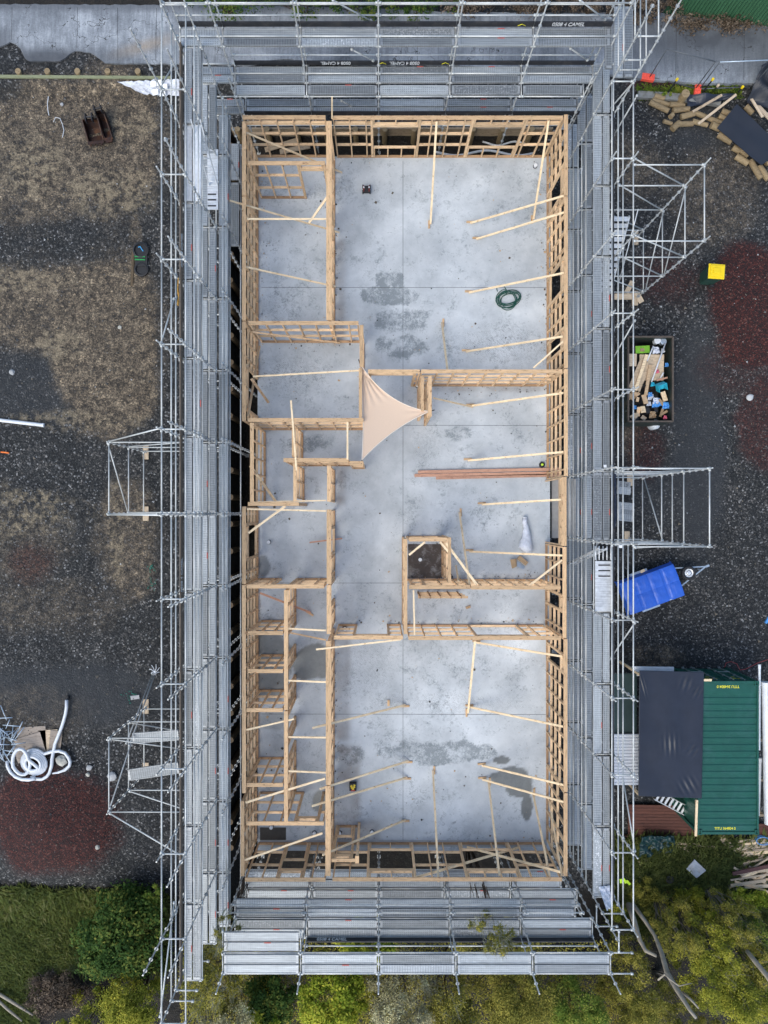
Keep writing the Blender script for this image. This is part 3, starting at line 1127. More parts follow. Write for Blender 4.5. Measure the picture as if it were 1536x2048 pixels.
D0 = .0
N3 = (.7, 1.35, 2.0)
wall_frame('left outer wall frame at the driveway corner of the house', (488, 243), (488, 391), nogs=N3)
wall_frame('left outer wall frame beside the long narrow upper room', (488, 393), (488, 641), nogs=N3)
wall_frame('left outer wall frame with a floor-height opening, above the recess', (488, 643), (488, 842), [(730, 812, 0, 2.1)], nogs=N3)
wall_frame('short set-back outer wall frame in the recess of the left side', (504, 846), (504, 1006), [], nogs=(.9, 1.8))
wall_frame('left outer wall frame with black window gap below the recess', (488, 1013), (488, 1168), [(1052, 1118, .35, 2.1)], nogs=N3)
wall_frame('longest left outer wall frame beside the row of small closets', (488, 1170), (488, 1586), nogs=N3)
wall_frame('last left outer wall frame by the bush end, stepped outward slightly', (485, 1602), (485, 1752), nogs=N3)
wall_frame('top outer wall frame at the left corner facing the driveway', (485, 235), (651, 235), nogs=(.95, 1.75), ribbon=True)
wall_frame('long top outer wall frame with two window openings facing the driveway', (665, 235), (1126, 235), [(746, 838, .75, 2.25), (950, 1052, .75, 2.25)], nogs=(.95, 1.75), ribbon=True)
wall_frame('right outer wall frame at the top corner of the house', (1132, 229), (1132, 391), [(325, 372, .5, 2.2)], nogs=N3)
wall_frame('right outer wall frame level with the coiled green hose', (1132, 393), (1132, 736), [(512, 570, .5, 2.2), (655, 690, .4, 2.2)], nogs=N3)
wall_frame('right outer wall frame above the big opening, by the bundle of pink boards', (1132, 738), (1132, 952), [], nogs=N3)
wall_frame('wide header frame over the big opening in the right outer wall', (1128, 954), (1128, 1092), [(956, 1091, 0, 2.2)], nogs=N3, pw=.18)
wall_frame('right outer wall frame beside the passage room below the big opening', (1129, 1094), (1129, 1276), [(1196, 1222, .4, 2.2)], nogs=N3)
wall_frame('right outer wall frame along the lower great room', (1131, 1278), (1131, 1584), [(1316, 1346, .3, 2.2)], nogs=N3)
wall_frame('right outer wall frame at the bush end, bottom corner of the house', (1131, 1586), (1131, 1752), [], nogs=(.8, 1.7))
wall_frame('bottom outer wall frame under the small rooms at the bush end', (490, 1759), (651, 1759), [(556, 602, 1.35, 2.1)], nogs=(.75, 1.75))
wall_frame('long bottom outer wall frame with two window openings at the bush end', (665, 1759), (1124, 1759), [(738, 828, .55, 2.1), (938, 1040, .55, 2.1)], nogs=(.75, 1.75))
# inner walls
wall_frame('upper spine wall frame between the narrow rooms and the great room', (658, 242), (658, 640), [(393, 404, 0, 2.6)], pw=.2)
wall_frame('small cross wall frame with a doorway in the top left room', (496, 326), (650, 326), [(598, 645, 0, 2.3)], nogs=(.9, 1.9))
wall_frame('cross wall frame closing the upper narrow room from the bedroom', (497, 646), (717, 646), [])
wall_frame('bedroom side wall frame holding the upper corner of the sail', (723, 650), (723, 734), [])
wall_frame('bedroom side wall frame running behind the cream sail', (721, 736), (721, 836), [(738, 834, 0, 2.35)], pw=.12)
wall_frame('cross wall frame below the bedroom beside the sail', (496, 840), (727, 840), [])
wall_frame('dividing wall frame left part with a wide doorway behind the sail', (736, 743), (840, 743), [(742, 828, 0, 2.3)])
wall_frame('dividing wall frame from the pantry to the right outer wall', (842, 743), (1124, 743), [], nogs=(.7, 1.35, 2.0))
wall_frame('left one of the twin pantry wall frames', (845, 752), (845, 822), [], pw=.11)
wall_frame('right one of the twin pantry wall frames, holding the sail corner', (860, 752), (860, 833), [], pw=.13)
wall_frame('short nib wall frame in the hall above the linen closet', (587, 848), (587, 914), [], pw=.12)
wall_frame('hall cross wall frame sticking out left over the linen closet', (567, 920), (697, 920), [])
wall_frame('short hall wall frame end below the lowest corner of the sail', (699, 926), (727, 926), [])
wall_frame('linen closet side wall frame beside the recess', (590, 928), (590, 1002), [], pw=.12)
wall_frame('linen closet wall frame on the hall side', (658, 931), (658, 1003), [])
wall_frame('cross wall frame at the bottom of the left recess', (496, 1008), (598, 1008), [], nogs=())
wall_frame('spine wall frame beside the lower bathroom', (658, 1019), (658, 1168), [(1060, 1110, .3, 2.2)], pw=.17)
wall_frame('spine wall frame from the bathroom to the open dividing wall', (658, 1170), (658, 1268), [(1176, 1215, 0, 2.3)], pw=.17)
wall_frame('lower spine wall frame beside the closets and great room', (657, 1282), (657, 1570), [(1300, 1308, .0, 2.6)], pw=.19)
wall_frame('last spine wall frame reaching the bush end wall', (656, 1572), (656, 1752), [], pw=.19)
wall_frame('cross wall frame with a doorway between bathroom and closets', (493, 1173), (648, 1173), [(542, 574, 0, 2.3)])
wall_frame('closet row front wall frame, upper length', (572, 1180), (572, 1420), [(1275, 1316, 0, 2.4), (1348, 1384, 0, 2.4)])
wall_frame('closet row front wall frame, lower length', (572, 1422), (572, 1644), [(1440, 1476, 0, 2.4), (1500, 1530, 0, 2.4)])
wall_frame('closet divider wall frame, topmost of the row', (496, 1266), (566, 1266), sp=.45)
wall_frame('closet divider wall frame with green marks, second of the row', (496, 1342), (566, 1342), sp=.45)
wall_frame('closet divider wall frame, third of the row', (493, 1420), (566, 1420), sp=.45)
wall_frame('closet divider wall frame with a sloping infill, fourth of the row', (493, 1570), (566, 1570), sp=.45)
wall_frame('cross wall frame with a doorway above the dark floor recess', (493, 1647), (648, 1647), [(592, 632, 0, 2.3)])
wall_frame('open dividing wall frame with a wide serving gap, left of the long wall', (668, 1275), (806, 1275), [(710, 775, 0, 2.3)])
wall_frame('open dividing wall frame with a wide gap at its right end', (817, 1276), (1122, 1276), [(958, 1058, .1, 2.35)])
wall_frame('long thin wall frame running down from the shower box', (811, 1078), (811, 1268), [], pw=.13)
wall_frame('top wall frame of the shower box', (818, 1079), (894, 1079), [])
wall_frame('right wall frame of the shower box', (899, 1075), (899, 1166), [], pw=.11)
wall_frame('wall frame under the shower box with a small opening', (818, 1174), (940, 1174), [(828, 848, .5, 1.6)])
wall_frame('wall frame of the passage room meeting the right outer wall', (942, 1175), (1121, 1175), [], sp=.42)
wall_frame('small closet wall frame near the bush end', (663, 1721), (710, 1721), [(668, 700, .9, 2.4)], pw=.12)
wall_frame('tall narrow closet side frame of wide boards near the bush end', (714, 1727), (714, 1712), [], pw=.14)
# spare panel standing close under the shower wall
sp_ = thing('spare_framing', 'spare low timber panel leaning under the shower box wall', 'timber panel', P(885, 1190, 0))
for z, (x0, x1) in ((.25, (838, 918)), (.7, (838, 925)), (1.15, (836, 930)), (1.6, (836, 936))):
    bar('nog', P(x0, 1190, z) * Vector((1, 1, 1)).x if False else Vector((P(x0, 1190, z).x, P(0, 1190, .9).y, z)), Vector((P(x1, 1190, z).x, P(0, 1190, .9).y, z)), .09, .045, pine, sp_)
for i in range(5):
    x = P(838 + 20 * i, 1190, .9).x
    bar('stud', Vector((x, P(0, 1190, .9).y, .02)), Vector((x, P(0, 1190, .9).y, 1.65)), .09, .045, wetpine, sp_, up=Vector((1, 0, 0)))
# joinery straps (blue tags) on top outer wall studs
# ------------------------------------------------------------------ braces and ties
BR = 'loose pine braces propping the wall frames'


def brace(label, a, za, b, zb, w=.075, t=.035, foot=True, mat=None, cat='brace'):
    A, B = P(*a, za), P(*b, zb)
    r = thing('timber_brace', label, cat, (A.x, A.y, 0), BR)
    bar('brace_board', A, B, w, t, mat or brace_pine, r) if foot else bar('brace_board', A, B, w * .8, t, mat or brace_pine, r)
    if foot:
        d = (B - A)
        d.z = 0
        d.normalize()
        sd_ = Vector((-d.y, d.x, 0)) * .055
        bar('foot_block', Vector((A.x, A.y, .024)) - d * .16 + sd_, Vector((A.x, A.y, .024)) + d * .16 + sd_, .075, .045, plate, r)
    return r


ZF, ZT = .06, 2.62
brace('brace from the top outer wall straight down to the middle of the great room slab', (861, 448), ZF, (873, 243), 2.7)
brace('right wall brace meeting the slab just above the next one, upper great room', (941, 446), ZF, (1130, 391), 2.7)
brace('right wall brace, second from the top of the great room, knotty end on the slab', (953, 478), ZF, (1128, 425), 2.7)
brace('brace from the top outer wall corner down to a block beside the right wall', (1067, 438), ZF, (1098, 236), 2.72)
brace('right wall brace passing over the loop of the green hose', (938, 585), ZF, (1128, 546), 2.65)
brace('right wall brace with its long block flat on the slab below the hose', (932, 703), ZF, (1126, 673), 2.65)
brace('short diagonal tie across the corner of the dividing wall and right wall', (1067, 736), 2.78, (1126, 683), 2.79, foot=False)
brace('right wall brace just below the dividing wall', (941, 812), ZF, (1127, 786), 2.65)
brace('brace from the pantry wall end down to a slab block shared with another', (867, 796), 1.9, (945, 814), ZF, foot=False)
brace('right wall brace above the pink boards', (936, 921), ZF, (1127, 904), 2.65)
brace('lone brace standing off the dividing wall into the great room', (884, 645), ZF, (895, 741), 2.6)
brace('right wall brace below the pink boards', (964, 1009), ZF, (1125, 999), 2.7)
brace('brace rising from the kitchen slab to the wall under the shower box', (919, 1025), ZF, (939, 1169), 2.6)
brace('right wall brace below the white plastic roll', (939, 1103), ZF, (1125, 1111), 2.7)
brace('broad diagonal tie from the shower box corner to the passage wall', (892, 1086), 2.79, (954, 1170), 2.79, w=.11, foot=False)
brace('stub of timber standing by the passage wall right of the shower box', (912, 1131), .5, (917, 1162), 2.3, foot=False)
brace('diagonal tie across the corner of passage wall and right wall', (1060, 1170), 2.785, (1124, 1120), 2.79, w=.09, foot=False)
brace('right wall brace just below the open dividing wall', (953, 1285), ZF, (1125, 1313), 2.68)
brace('long upright-looking brace from the dividing wall to the lower great room slab', (936, 1426), ZF, (950, 1282), 2.68)
brace('right wall brace sharing its slab end with the dividing wall brace', (939, 1414), ZF, (1126, 1453), 2.68)
brace('right wall brace crossing the dark wet patch, upper of the pair', (964, 1531), ZF, (1128, 1570), 2.68)
brace('right wall brace crossing the dark wet patch, lower of the pair', (965, 1559), ZF, (1128, 1604), 2.68)
brace('bottom wall brace starting where the lower wet patch brace lands', (977, 1564), ZF, (999, 1752), 2.68)
brace('bottom wall brace landing at the edge of the wet patch', (1066, 1586), ZF, (1100, 1755), 2.68)
brace('steep brace leaning in the lower right corner of the house', (1097, 1592), .3, (1124, 1752), 2.68, foot=False)
brace('bottom wall brace nearest the middle of the lower great room', (866, 1541), ZF, (877, 1764), 2.72)
brace('crossed brace on the bottom wall rising to the left', (1037, 1695), .1, (829, 1756), 2.79, w=.11, foot=False)
brace('crossed brace on the bottom wall rising to the right', (934, 1694), .15, (1121, 1744), 2.79, w=.11, foot=False)
brace('spine wall brace, upper of the parallel pair near the yellow tool box', (817, 1522), ZF, (640, 1578), 2.72)
brace('spine wall brace, lower of the parallel pair poking past the spine', (814, 1555), ZF, (624, 1612), 2.86)
brace('spine wall brace over the closet frame near the bush end', (811, 1640), ZF, (645, 1710), 2.86)
brace('spine wall brace in the lower great room beside a loose block', (811, 1410), ZF, (625, 1456), 2.86)
brace('slim tie running off the open dividing wall over the spine wall', (632, 1299), 2.84, (802, 1279), 2.80, foot=False)
brace('slim tie across the closet third from the top', (491, 1460), 2.79, (588, 1438), 2.8, foot=False)
for i, (y0, y1, lab) in enumerate(((1257, 1261, 'level with the topmost closet divider'), (1361, 1364, 'below the second closet divider'), (1474, 1475, 'level with the two crossing closet frames'), (1542, 1545, 'just above the fourth closet divider'))):
    brace('short level tie between closet wall and spine wall ' + lab, (576, y0), 2.782, (652, y1), 2.785, foot=False, w=.08)
brace('low dark tie slanting from the closet wall to the spine wall', (578, 1265), 1.6, (652, 1280), 1.2, foot=False, mat=pine)
brace('slanting tie from the left outer wall to the spine above the doorway frame', (491, 1605), 2.79, (650, 1557), 2.8, foot=False, w=.09)
brace('slanting tie from the left outer wall over the dark floor recess', (489, 1720), 2.79, (645, 1666), 2.7, foot=False, w=.09)
brace('reddish brace under the bathroom wall landing in the passage', (621, 1225), ZF, (520, 1186), 2.0, mat=pinktim)
brace('short brace poking through the bathroom spine wall', (619, 1085), .5, (684, 1077), .1, foot=False, mat=pinktim)
brace('diagonal corner tie in the bathroom corner by the recess', (497, 1066), 2.785, (571, 1012), 2.79, w=.1, foot=False)
brace('level tie across the top of the bathroom', (494, 1018), 2.782, (652, 1022), 2.784, foot=False)
brace('level tie along the foot of the left recess', (508, 1004), 2.786, (652, 1001), 2.79, foot=False, w=.06)
brace('wide board leaning in the left recess from wall to slab', (501, 932), 2.6, (551, 1002), .1, w=.12, foot=False)
brace('long tie crossing the bedroom wall and the hall nib wall', (582, 801), 2.84, (593, 941), 2.83, foot=False, w=.08)
brace('upright tie linking bedroom wall and hall cross wall', (695, 843), 2.80, (695, 919), 2.82, foot=False, w=.08)
brace('level tie across the bedroom ending at the sail corner', (506, 753), 2.3, (719, 741), 2.7, foot=False)
brace('stout board leaning from the left opening to the bedroom slab', (503, 758), 2.5, (537, 805), .06, w=.12, foot=False, mat=pine)
brace('wide board leaning inside the left opening of the bedroom', (519, 692), .6, (496, 834), 2.7, w=.1, foot=False, mat=pine)
brace('low brace along the foot of the bedroom cross wall', (505, 664), 2.2, (680, 686), .1, foot=False, mat=pine)
brace('tie crossing the long narrow room under the spine wall', (492, 534), 2.7, (671, 573), .9, foot=False)
brace('longest tie, poking outside the left wall and landing past the spine', (459, 401), 2.9, (679, 465), .2, foot=False)
brace('level tie across the long narrow room just below the longest tie', (494, 438), 2.79, (652, 438), 2.792, foot=False)
brace('diagonal tie at the doorway end of the upper spine wall', (618, 446), 2.3, (656, 392), 2.7, foot=False, w=.1)
brace('brace from the top left corner passing behind the spine wall', (492, 265), 2.7, (684, 345), .08, foot=False)
brace('thin stick standing up over the top wall towards the scaffold', (664, 237), 2.75, (664, 194), 4.3, foot=False, w=.06)
brace('slim tie from the shower wall down to the open dividing wall', (827, 1180), 2.79, (829, 1270), 2.795, foot=False)
brace('diagonal tie in the left corner of the shower box', (818, 1110), 2.79, (850, 1084), 2.795, foot=False, w=.09)
brace('short tie in the right corner of the shower box', (880, 1084), 2.79, (897, 1104), 2.795, foot=False, w=.09)
for (a, b_, lab) in (((777, 1400), (777, 1412), 'small loose timber block on the slab of the lower great room'), ((932, 1216), (941, 1213), 'small loose timber offcut in the passage room')):
    A, B = P(*a, .03), P(*b_, .03)
    tag(bar('timber_block', A, B, .09, .05, plate), lab, 'timber block')
    o = COL.objects[-1]
# pink boards on the slab
for i, (a, b_, z, lab) in enumerate((((836, 944), (1121, 938), .075, 'topmost pinkish board lying on the slab under the right wall'), ((829, 951), (1121, 946), .03, 'pinkish board poking furthest left in the stack on the slab'), ((872, 956), (1121, 950), .03, 'shortest pinkish board lowest in the stack on the slab'))):
    tag(bar('timber_board', P(*a, z), P(*b_, z), .12, .045, pinktim), lab, 'timber board', 'pink boards lying on the slab')

# ------------------------------------------------------------------ scaffold
L4, L3, L2, L1, L0 = 6.9, 4.9, 2.9, 0.9, -1.1
TR = .024


def bays(S_):
    return list(zip(S_, S_[1:]))


class Run:
    def __init__(self, label, horiz, S_, ti, to):
        self.h, self.S, self.ti, self.to = horiz, S_, ti, to
        self.sg = 1 if to > ti else -1
        c = self.pt(sum(S_) / len(S_), (ti + to) / 2, -1.3)
        self.root = thing('scaffold', label, 'scaffold', tuple(c), 'scaffold runs around the house')

    def pt(self, s, t, z):
        return Vector((s, t, z)) if self.h else Vector((t, s, z))

    def rail(self, name, t, z, i0=0, i1=None, skip=()):
        for i, (a, b) in enumerate(bays(self.S)):
            if i < i0 or (i1 is not None and i >= i1) or i in skip:
                continue
            pipe(name, self.pt(a, t, z), self.pt(b, t, z), TR, galv, self.root)

    def trans(self, t0, t1, z, idx=None):
        for i, s in enumerate(self.S):
            if idx is None or i in idx:
                pipe('transom', self.pt(s, t0, z), self.pt(s, t1, z), TR, galv, self.root)

    def deck(self, t, w, z, i0=0, i1=None, skip=(), mat=None):
        for i, (a, b) in enumerate(bays(self.S)):
            if i < i0 or (i1 is not None and i >= i1) or i in skip:
                continue
            plank(self.pt(a, t, z + .055), self.pt(b, t, z + .055), w, self.root, mat)

    def posts(self, t, tops, name='standard'):
        for s, z in zip(self.S, tops):
            if z is None:
                continue
            x = self.pt(s, t, 0)
            standard((x.x, x.y, gz(x.x, x.y)), z, self.root, name)

    def toe(self, t, z, i0, i1, mat, h=.22):
        for i, (a, b) in enumerate(bays(self.S)):
            if i < i0 or i >= i1:
                continue
            bar('toe_board', self.pt(a + .01, t, z + .05 + h / 2), self.pt(b - .01, t, z + .05 + h / 2), .038, h, mat, self.root)


# left run
SL = [15.37 - 2.57 * k for k in range(13)]
lr = Run('long galvanised scaffold run along the left side over the gravel yard', False, SL, -5.88, -6.61)
lr.posts(-6.61, [8.6, 9.65, 7.4, 7.4, 7.4, 7.4, 7.4, 7.4, 7.4, 7.4, 7.4, 8.6, 7.4])
lr.posts(-5.88, [8.8, 8.8, 9.0, 8.7, 8.7, 8.7, 8.7, 8.7, 8.7, 8.7, 8.8, 8.7, None])
lr.rail('ledger', -6.61, L4)
lr.rail('ledger', -5.88, L4)
lr.trans(-5.88, -6.61, L4)
lr.rail('guard_rail', -6.61, L3 + .5)
lr.rail('guard_rail', -6.61, L3 + 1.0)
lr.rail('guard_rail', -5.88, L3 + 1.0, 0, 11)
lr.rail('guard_rail', -5.88, L3 + .5, 0, 11)
for z in (L3, L2, L1):
    lr.rail('ledger', -6.61, z)
    lr.rail('ledger', -5.88, z)
    lr.trans(-5.88, -6.61, z)
lr.deck(-6.335, .28, L3, 0, 12, skip=(1,))
lr.deck(-6.04, .28, L3, 0, 12, skip=(1,))
lr.deck(-6.335, .28, L3, 1, 2, mat=alu)
lr.deck(-6.04, .28, L3, 1, 2, mat=alu)
lr.deck(-6.32, .31, L2, 0, 12)
lr.deck(-6.0, .26, L2, 0, 12, skip=(1,))
lr.toe(-6.53, L3, 0, 12, toe_brown, .24)
# hatch deck with slots, one bay
hop = Run.__new__(Run)
SLH = [14.3] + SL[1:12] + [-14.9]
lr2 = Run('narrow inside bracket walkway of the left scaffold next to the wall frames', False, SLH, -5.70, -5.41)
lr2.posts(-5.41, [None] + [4.1] * 11 + [None])
lr2.rail('guard_rail', -5.41, L2 + .5)
lr2.rail('guard_rail', -5.41, L2 + 1.05)
lr2.rail('ledger', -5.41, L2 - .1)
lr2.rail('ledger', -5.41, L1 - .1)
lr2.deck(-5.60, .36, L2, 0, 12)
lr2.deck(-5.60, .33, L1, 0, 2)
lr2.trans(-5.84, -5.43, L2, range(1, 12))
# long face braces of the left run
for (a, za, b_, zb) in (((345, 130), L3 + .6, (322, 176), L4), ((353, 596), L3 + .5, (325, 690), L4 - .05), ((356, 1802), L3 + .5, (321, 2036), L4)):
    A, B = P(*a, za), P(*b_, zb)
    A.x = B.x = -6.66
    pipe('diagonal_brace', A, B, TR, galv, lr.root)
# end frame at the bush end
for z in (L3 + .5, L3 + 1.0, L2 + 1):
    pipe('guard_rail', Vector((-6.61, SL[12], z)), Vector((-5.88, SL[12], z)), TR, galv, lr.root)

# right run
SR = [14.26, 11.71, 9.17, 6.59, 4.07, 1.48, -1.04, -3.56, -6.14, -8.68, -11.25, -13.8]
rr = Run('long galvanised scaffold run along the right side over the parking yard', False, SR, 7.67, 8.38)
rr.posts(8.38, [9.2] + [5.35] * 11)
rr.posts(7.67, [8.4] + [5.3] * 10 + [5.6])
rr.rail('ledger', 8.38, L3)
rr.rail('ledger', 7.67, L3)
rr.trans(7.67, 8.38, L3)
rr.rail('guard_rail', 8.38, L2 + .5)
rr.rail('guard_rail', 8.38, L2 + 1.0)
rr.rail('guard_rail', 7.67, L1 + .5)
rr.rail('guard_rail', 7.67, L1 + 1.05)
for z in (L2, L1, L0):
    rr.rail('ledger', 8.38, z)
    rr.rail('ledger', 7.67, z)
    rr.trans(7.67, 8.38, z)
rr.rail('guard_rail', 7.62, L0 + 1.0)
rr.rail('guard_rail', 7.62, L0 + 1.5)
rr.deck(7.79, .33, L2, 0, 11, skip=(6,))
rr.deck(8.105, .26, L2, 0, 11, skip=(6,))
rr.deck(8.02, .34, L1, 0, 11)
rr.deck(7.88, .30, L0, 0, 11)
rr.deck(8.18, .28, L0, 0, 11)
rr.toe(8.30, L2, 0, 11, toe_black, .2)
for z_ in (L2, L1, L0):
    for t_, w2 in ((7.79, .33), (8.105, .26)):
        plank(Vector((t_, 16.15, z_ + .055)), Vector((t_, 14.28, z_ + .055)), w2, rr.root)
    for t_ in (7.67, 8.38):
        pipe('ledger', Vector((t_, 16.15, z_)), Vector((t_, 14.28, z_)), TR, galv, rr.root)
pipe('guard_rail', Vector((8.38, SR[6], L2 + 1.5)), Vector((8.38, SR[7], L2 + 1.5)), TR, galv, rr.root)
for (a, za, b_, zb, x) in (((1247, 245), L1, (1258, 160), L3, 8.44), ((1238, 320), L1 + .2, (1263, 190), L3 + .2, 8.44), ((1262, 640), L3, (1228, 800), L1 - 1.2, 8.44), ((1264, 1245), L3, (1228, 1380), L0 + .8, 8.44), ((1241, 1555), L2 + .8, (1266, 1705), L3, 8.44)):
    A, B = P(*a, za), P(*b_, zb)
    A.x = B.x = x
    pipe('diagonal_brace', A, B, TR, galv, rr.root)
# open hatch bay: ladder hatch deck
hx0, hx1, hy0, hy1 = 7.71, 8.28, P(0, 1222, L2).y, P(0, 1122, L2).y
m = MB()
m.box(((hx0 + hx1) / 2, (hy0 + hy1) / 2, L2 + .03), (hx1 - hx0, hy1 - hy0, .05))
for k in range(24):
    m.box(((hx0 + hx1) / 2, hy0 + .12 + k * (hy1 - hy0 - .75) / 24, L2 + .058), (hx1 - hx0 - .08, .022, .008))
hd = m.build('hatch_deck', alu, rr.root)
m = MB()
for py in (1130, 1141, 1152):
    y = P(0, py, L2).y
    m.box((8.03, y, L2 + .0585), (.42, .045, .009))
m.build('hatch_slot', blk_rub, rr.root)
for i in range(5):
    x = 7.72 + i * .14
    pipe('hatch_bar', Vector((x, P(0, 1120, L2).y, L2 + .02)), Vector((x, P(0, 1092, L2).y, L2 + .02)), .018, alu, rr.root)
lad = thing('ladder', 'aluminium ladder going down through the open hatch of the right scaffold', 'ladder', (7.8, P(0, 1105, L1).y, L0 + .1), None)
for x in (7.72, 8.02):
    bar('ladder_rail', Vector((x, P(0, 1128, L0).y, L0 + .15)), Vector((x, P(0, 1096, L2).y, L2 + .4)), .03, .07, alu, lad)
for k in range(11):
    f = (k + .5) / 11
    y = P(0, 1128, L0).y * (1 - f) + P(0, 1096, L2).y * f
    z = (L0 + .15) * (1 - f) + (L2 + .4) * f
    pipe('rung', Vector((7.72, y, z)), Vector((8.02, y, z)), .016, alu, lad)
# left hatch ladder + slotted hatch
m = MB()
y0, y1 = P(0, 420, L2).y, P(0, 300, L2).y
m.box((-6.0, (y0 + y1) / 2, L2 + .03), (.40, y1 - y0, .05))
for k in range(16):
    m.box((-6.0, y0 + .9 + k * (y1 - y0 - 1.0) / 16, L2 + .058), (.34, .022, .008))
m.build('hatch_deck', alu, lr.root)
m = MB()
for py in (390, 401, 413):
    m.box((-6.02, P(0, py, L2).y, L2 + .0585), (.30, .05, .009))
m.build('hatch_slot', blk_rub, lr.root)
lad = thing('ladder', 'thin ladder rising through the upper deck of the left scaffold', 'ladder', (-5.9, 11.6, L2), None)
for x in (-6.12, -5.82):
    bar('ladder_rail', Vector((x, P(0, 372, L2).y, L2 + .08)), Vector((x + .0, P(0, 372, L2).y + 1.0, L3 + .5)), .03, .06, alu, lad)
for k in range(8):
    f = (k + .5) / 8
    y = P(0, 372, L2).y + f
    pipe('rung', Vector((-6.12, y, L2 + .1 + f * 2.3)), Vector((-5.82, y, L2 + .1 + f * 2.3)), .015, alu, lad)

# top run
ST = [-6.61, -5.2, -2.63, -.05, 2.51, 5.07, 7.64]
tr_ = Run('galvanised scaffold run across the top of the house along the driveway', True, ST, 15.42, 16.1)
tr_.posts(16.1, [7.4] * 7)
tr_.posts(15.42, [8.6, 8.2, 8.2, 8.2, 8.2, 8.2, 8.2])
for z in (L4, L3, L2, L1):
    tr_.rail('ledger', 15.42, z)
    tr_.rail('ledger', 16.1, z)
    tr_.trans(15.42, 16.1, z)
tr_.rail('guard_rail', 16.1, L3 + .5)
tr_.rail('guard_rail', 16.1, L3 + 1.0)
tr_.rail('guard_rail', 15.42, L3 + .5)
tr_.rail('guard_rail', 16.1, L2 + .5, 1)
tr_.rail('guard_rail', 15.42, L2 + .55, 1)
for z in (L3, L2, L1):
    tr_.deck(15.83, .30, z, 0, 6)
    tr_.deck(15.53, .28, z, 0, 6)
tr_.toe(16.05, L3, 0, 6, toe_black, .22)
tr_.toe(16.05, L2, 1, 6, toe_black, .2)
tr_.toe(15.30, L1 + .15, 1, 6, toe_black, .2)
tr2 = Run('inside bracket walkway of the top scaffold over the top wall frame', True, ST[1:6] + [7.3], 15.3, 14.96)
tr2.deck(15.14, .36, L2, 0, 5)
tr2.rail('ledger', 14.93, L2)
tr2.rail('guard_rail', 14.93, L1 + .1)
tr2.trans(15.38, 14.95, L2)
tr2.posts(14.93, [4.0, None, None, None, None, 4.0])
for i, (a, za, b_, zb) in enumerate((((665, 0), L4 + .3, (743, 42), L3 + .15), ((702, 98), L3 - .1, (748, 122), L2 + 1.0), ((1160, 0), L4 + .3, (1211, 40), L3 + .2), ((1140, 96), L3 - .1, (1176, 121), L2 + 1.0), ((627, 59), L3 + .06, (663, 84), L2 + 1.2), ((682, 201), L1 + 1.2, (703, 212), L1 + .5))):
    pipe('diagonal_brace', P(*a, za), P(*b_, zb), TR, galv, tr_.root)
# corner bay between top and right runs
cb = Run('scaffold corner bay joining the top run and the right run by the driveway', False, [16.75, 14.32], 7.72, 8.43)
cb.posts(8.43, [8.8, None])
cb.posts(7.72, [8.8, None])
cb.deck(7.88, .31, L3, 0, 1)
cb.deck(8.2, .31, L3, 0, 1)
for t in (7.72, 8.43):
    for z in (L3 + .5, L3 + 1.0, L3 + 2.0):
        cb.rail('guard_rail', t, z)
for y, z in ((14.30, L3 + .55), (14.30, L3 + 1.05), (14.28, L4 + .2), (16.72, L3 + 1.0)):
    pipe('guard_rail', Vector((7.72, y, z)), Vector((8.43, y, z)), TR, galv, cb.root)
plank(Vector((7.55, 16.4, L3 + .06)), Vector((7.55, 14.6, L3 + .06)), .26, cb.root, deck_b)

# bottom run
SB = [-5.2, -2.63, -.05, 2.51, 5.05, 7.62]
br = Run('galvanised scaffold run across the bottom of the house among the bushes', True, SB, -14.56, -15.25)
br.posts(-15.25, [5.9] * 6)
br.posts(-14.56, [5.0] * 6)
for z in (L3, L2, L1):
    br.rail('ledger', -14.56, z)
    br.rail('ledger', -15.25, z)
    br.trans(-14.56, -15.25, z)
    br.deck(-14.74, .31, z, 0, 5)
    br.deck(-15.07, .31, z, 0, 5)
br.rail('guard_rail', -15.25, L2 + .5, 1)
br.rail('guard_rail', -15.25, L2 + 1.0, 1)
br.toe(-15.25, L2, 1, 5, toe_black, .22)
b2 = Run('inside bracket walkway of the bottom scaffold under the bottom wall frame', True, [-5.2, -2.63, -.05, 2.51, 5.05, 7.0], -14.5, -13.83)
for z in (L2, L1):
    b2.deck(-14.33, .31, z, 0, 5)
    b2.deck(-14.0, .31, z, 0, 5)
    b2.trans(-14.52, -13.83, z)
b2.rail('guard_rail', -13.80, L2 + .5)
b2.rail('guard_rail', -13.80, L2 + 1.0)
b2.rail('ledger', -13.80, L1 + .05)
b2.posts(-13.80, [4.0] * 6)
b2.deck(-14.33, .31, L3, 0, 1)
b2.deck(-14.0, .31, L3, 0, 1)
b2.trans(-14.52, -13.8, L3, (0, 1))
# corner link rails at lower right
for (y, z) in ((-14.56, L2 + .5), (-14.56, L3), (-15.25, L3), (-13.83, L2 + 1.0)):
    pipe('guard_rail', Vector((7.62, y, z)), Vector((8.38, y, z)), TR, galv, br.root)
for (x, z) in ((7.62, L2 + .5), (7.9, L3)):
    pipe('guard_rail', Vector((x, -14.56, z)), Vector((x, -13.8, z)), TR, galv, br.root)


def toe_text(px, py, z, right, up, off, size, parent):
    o = P(px, py, z)
    o += Vector(off)
    return lettering('toe_board_lettering', '0508 4 CAMEL', size, o, right, up, white_ink, parent, .002, .12)


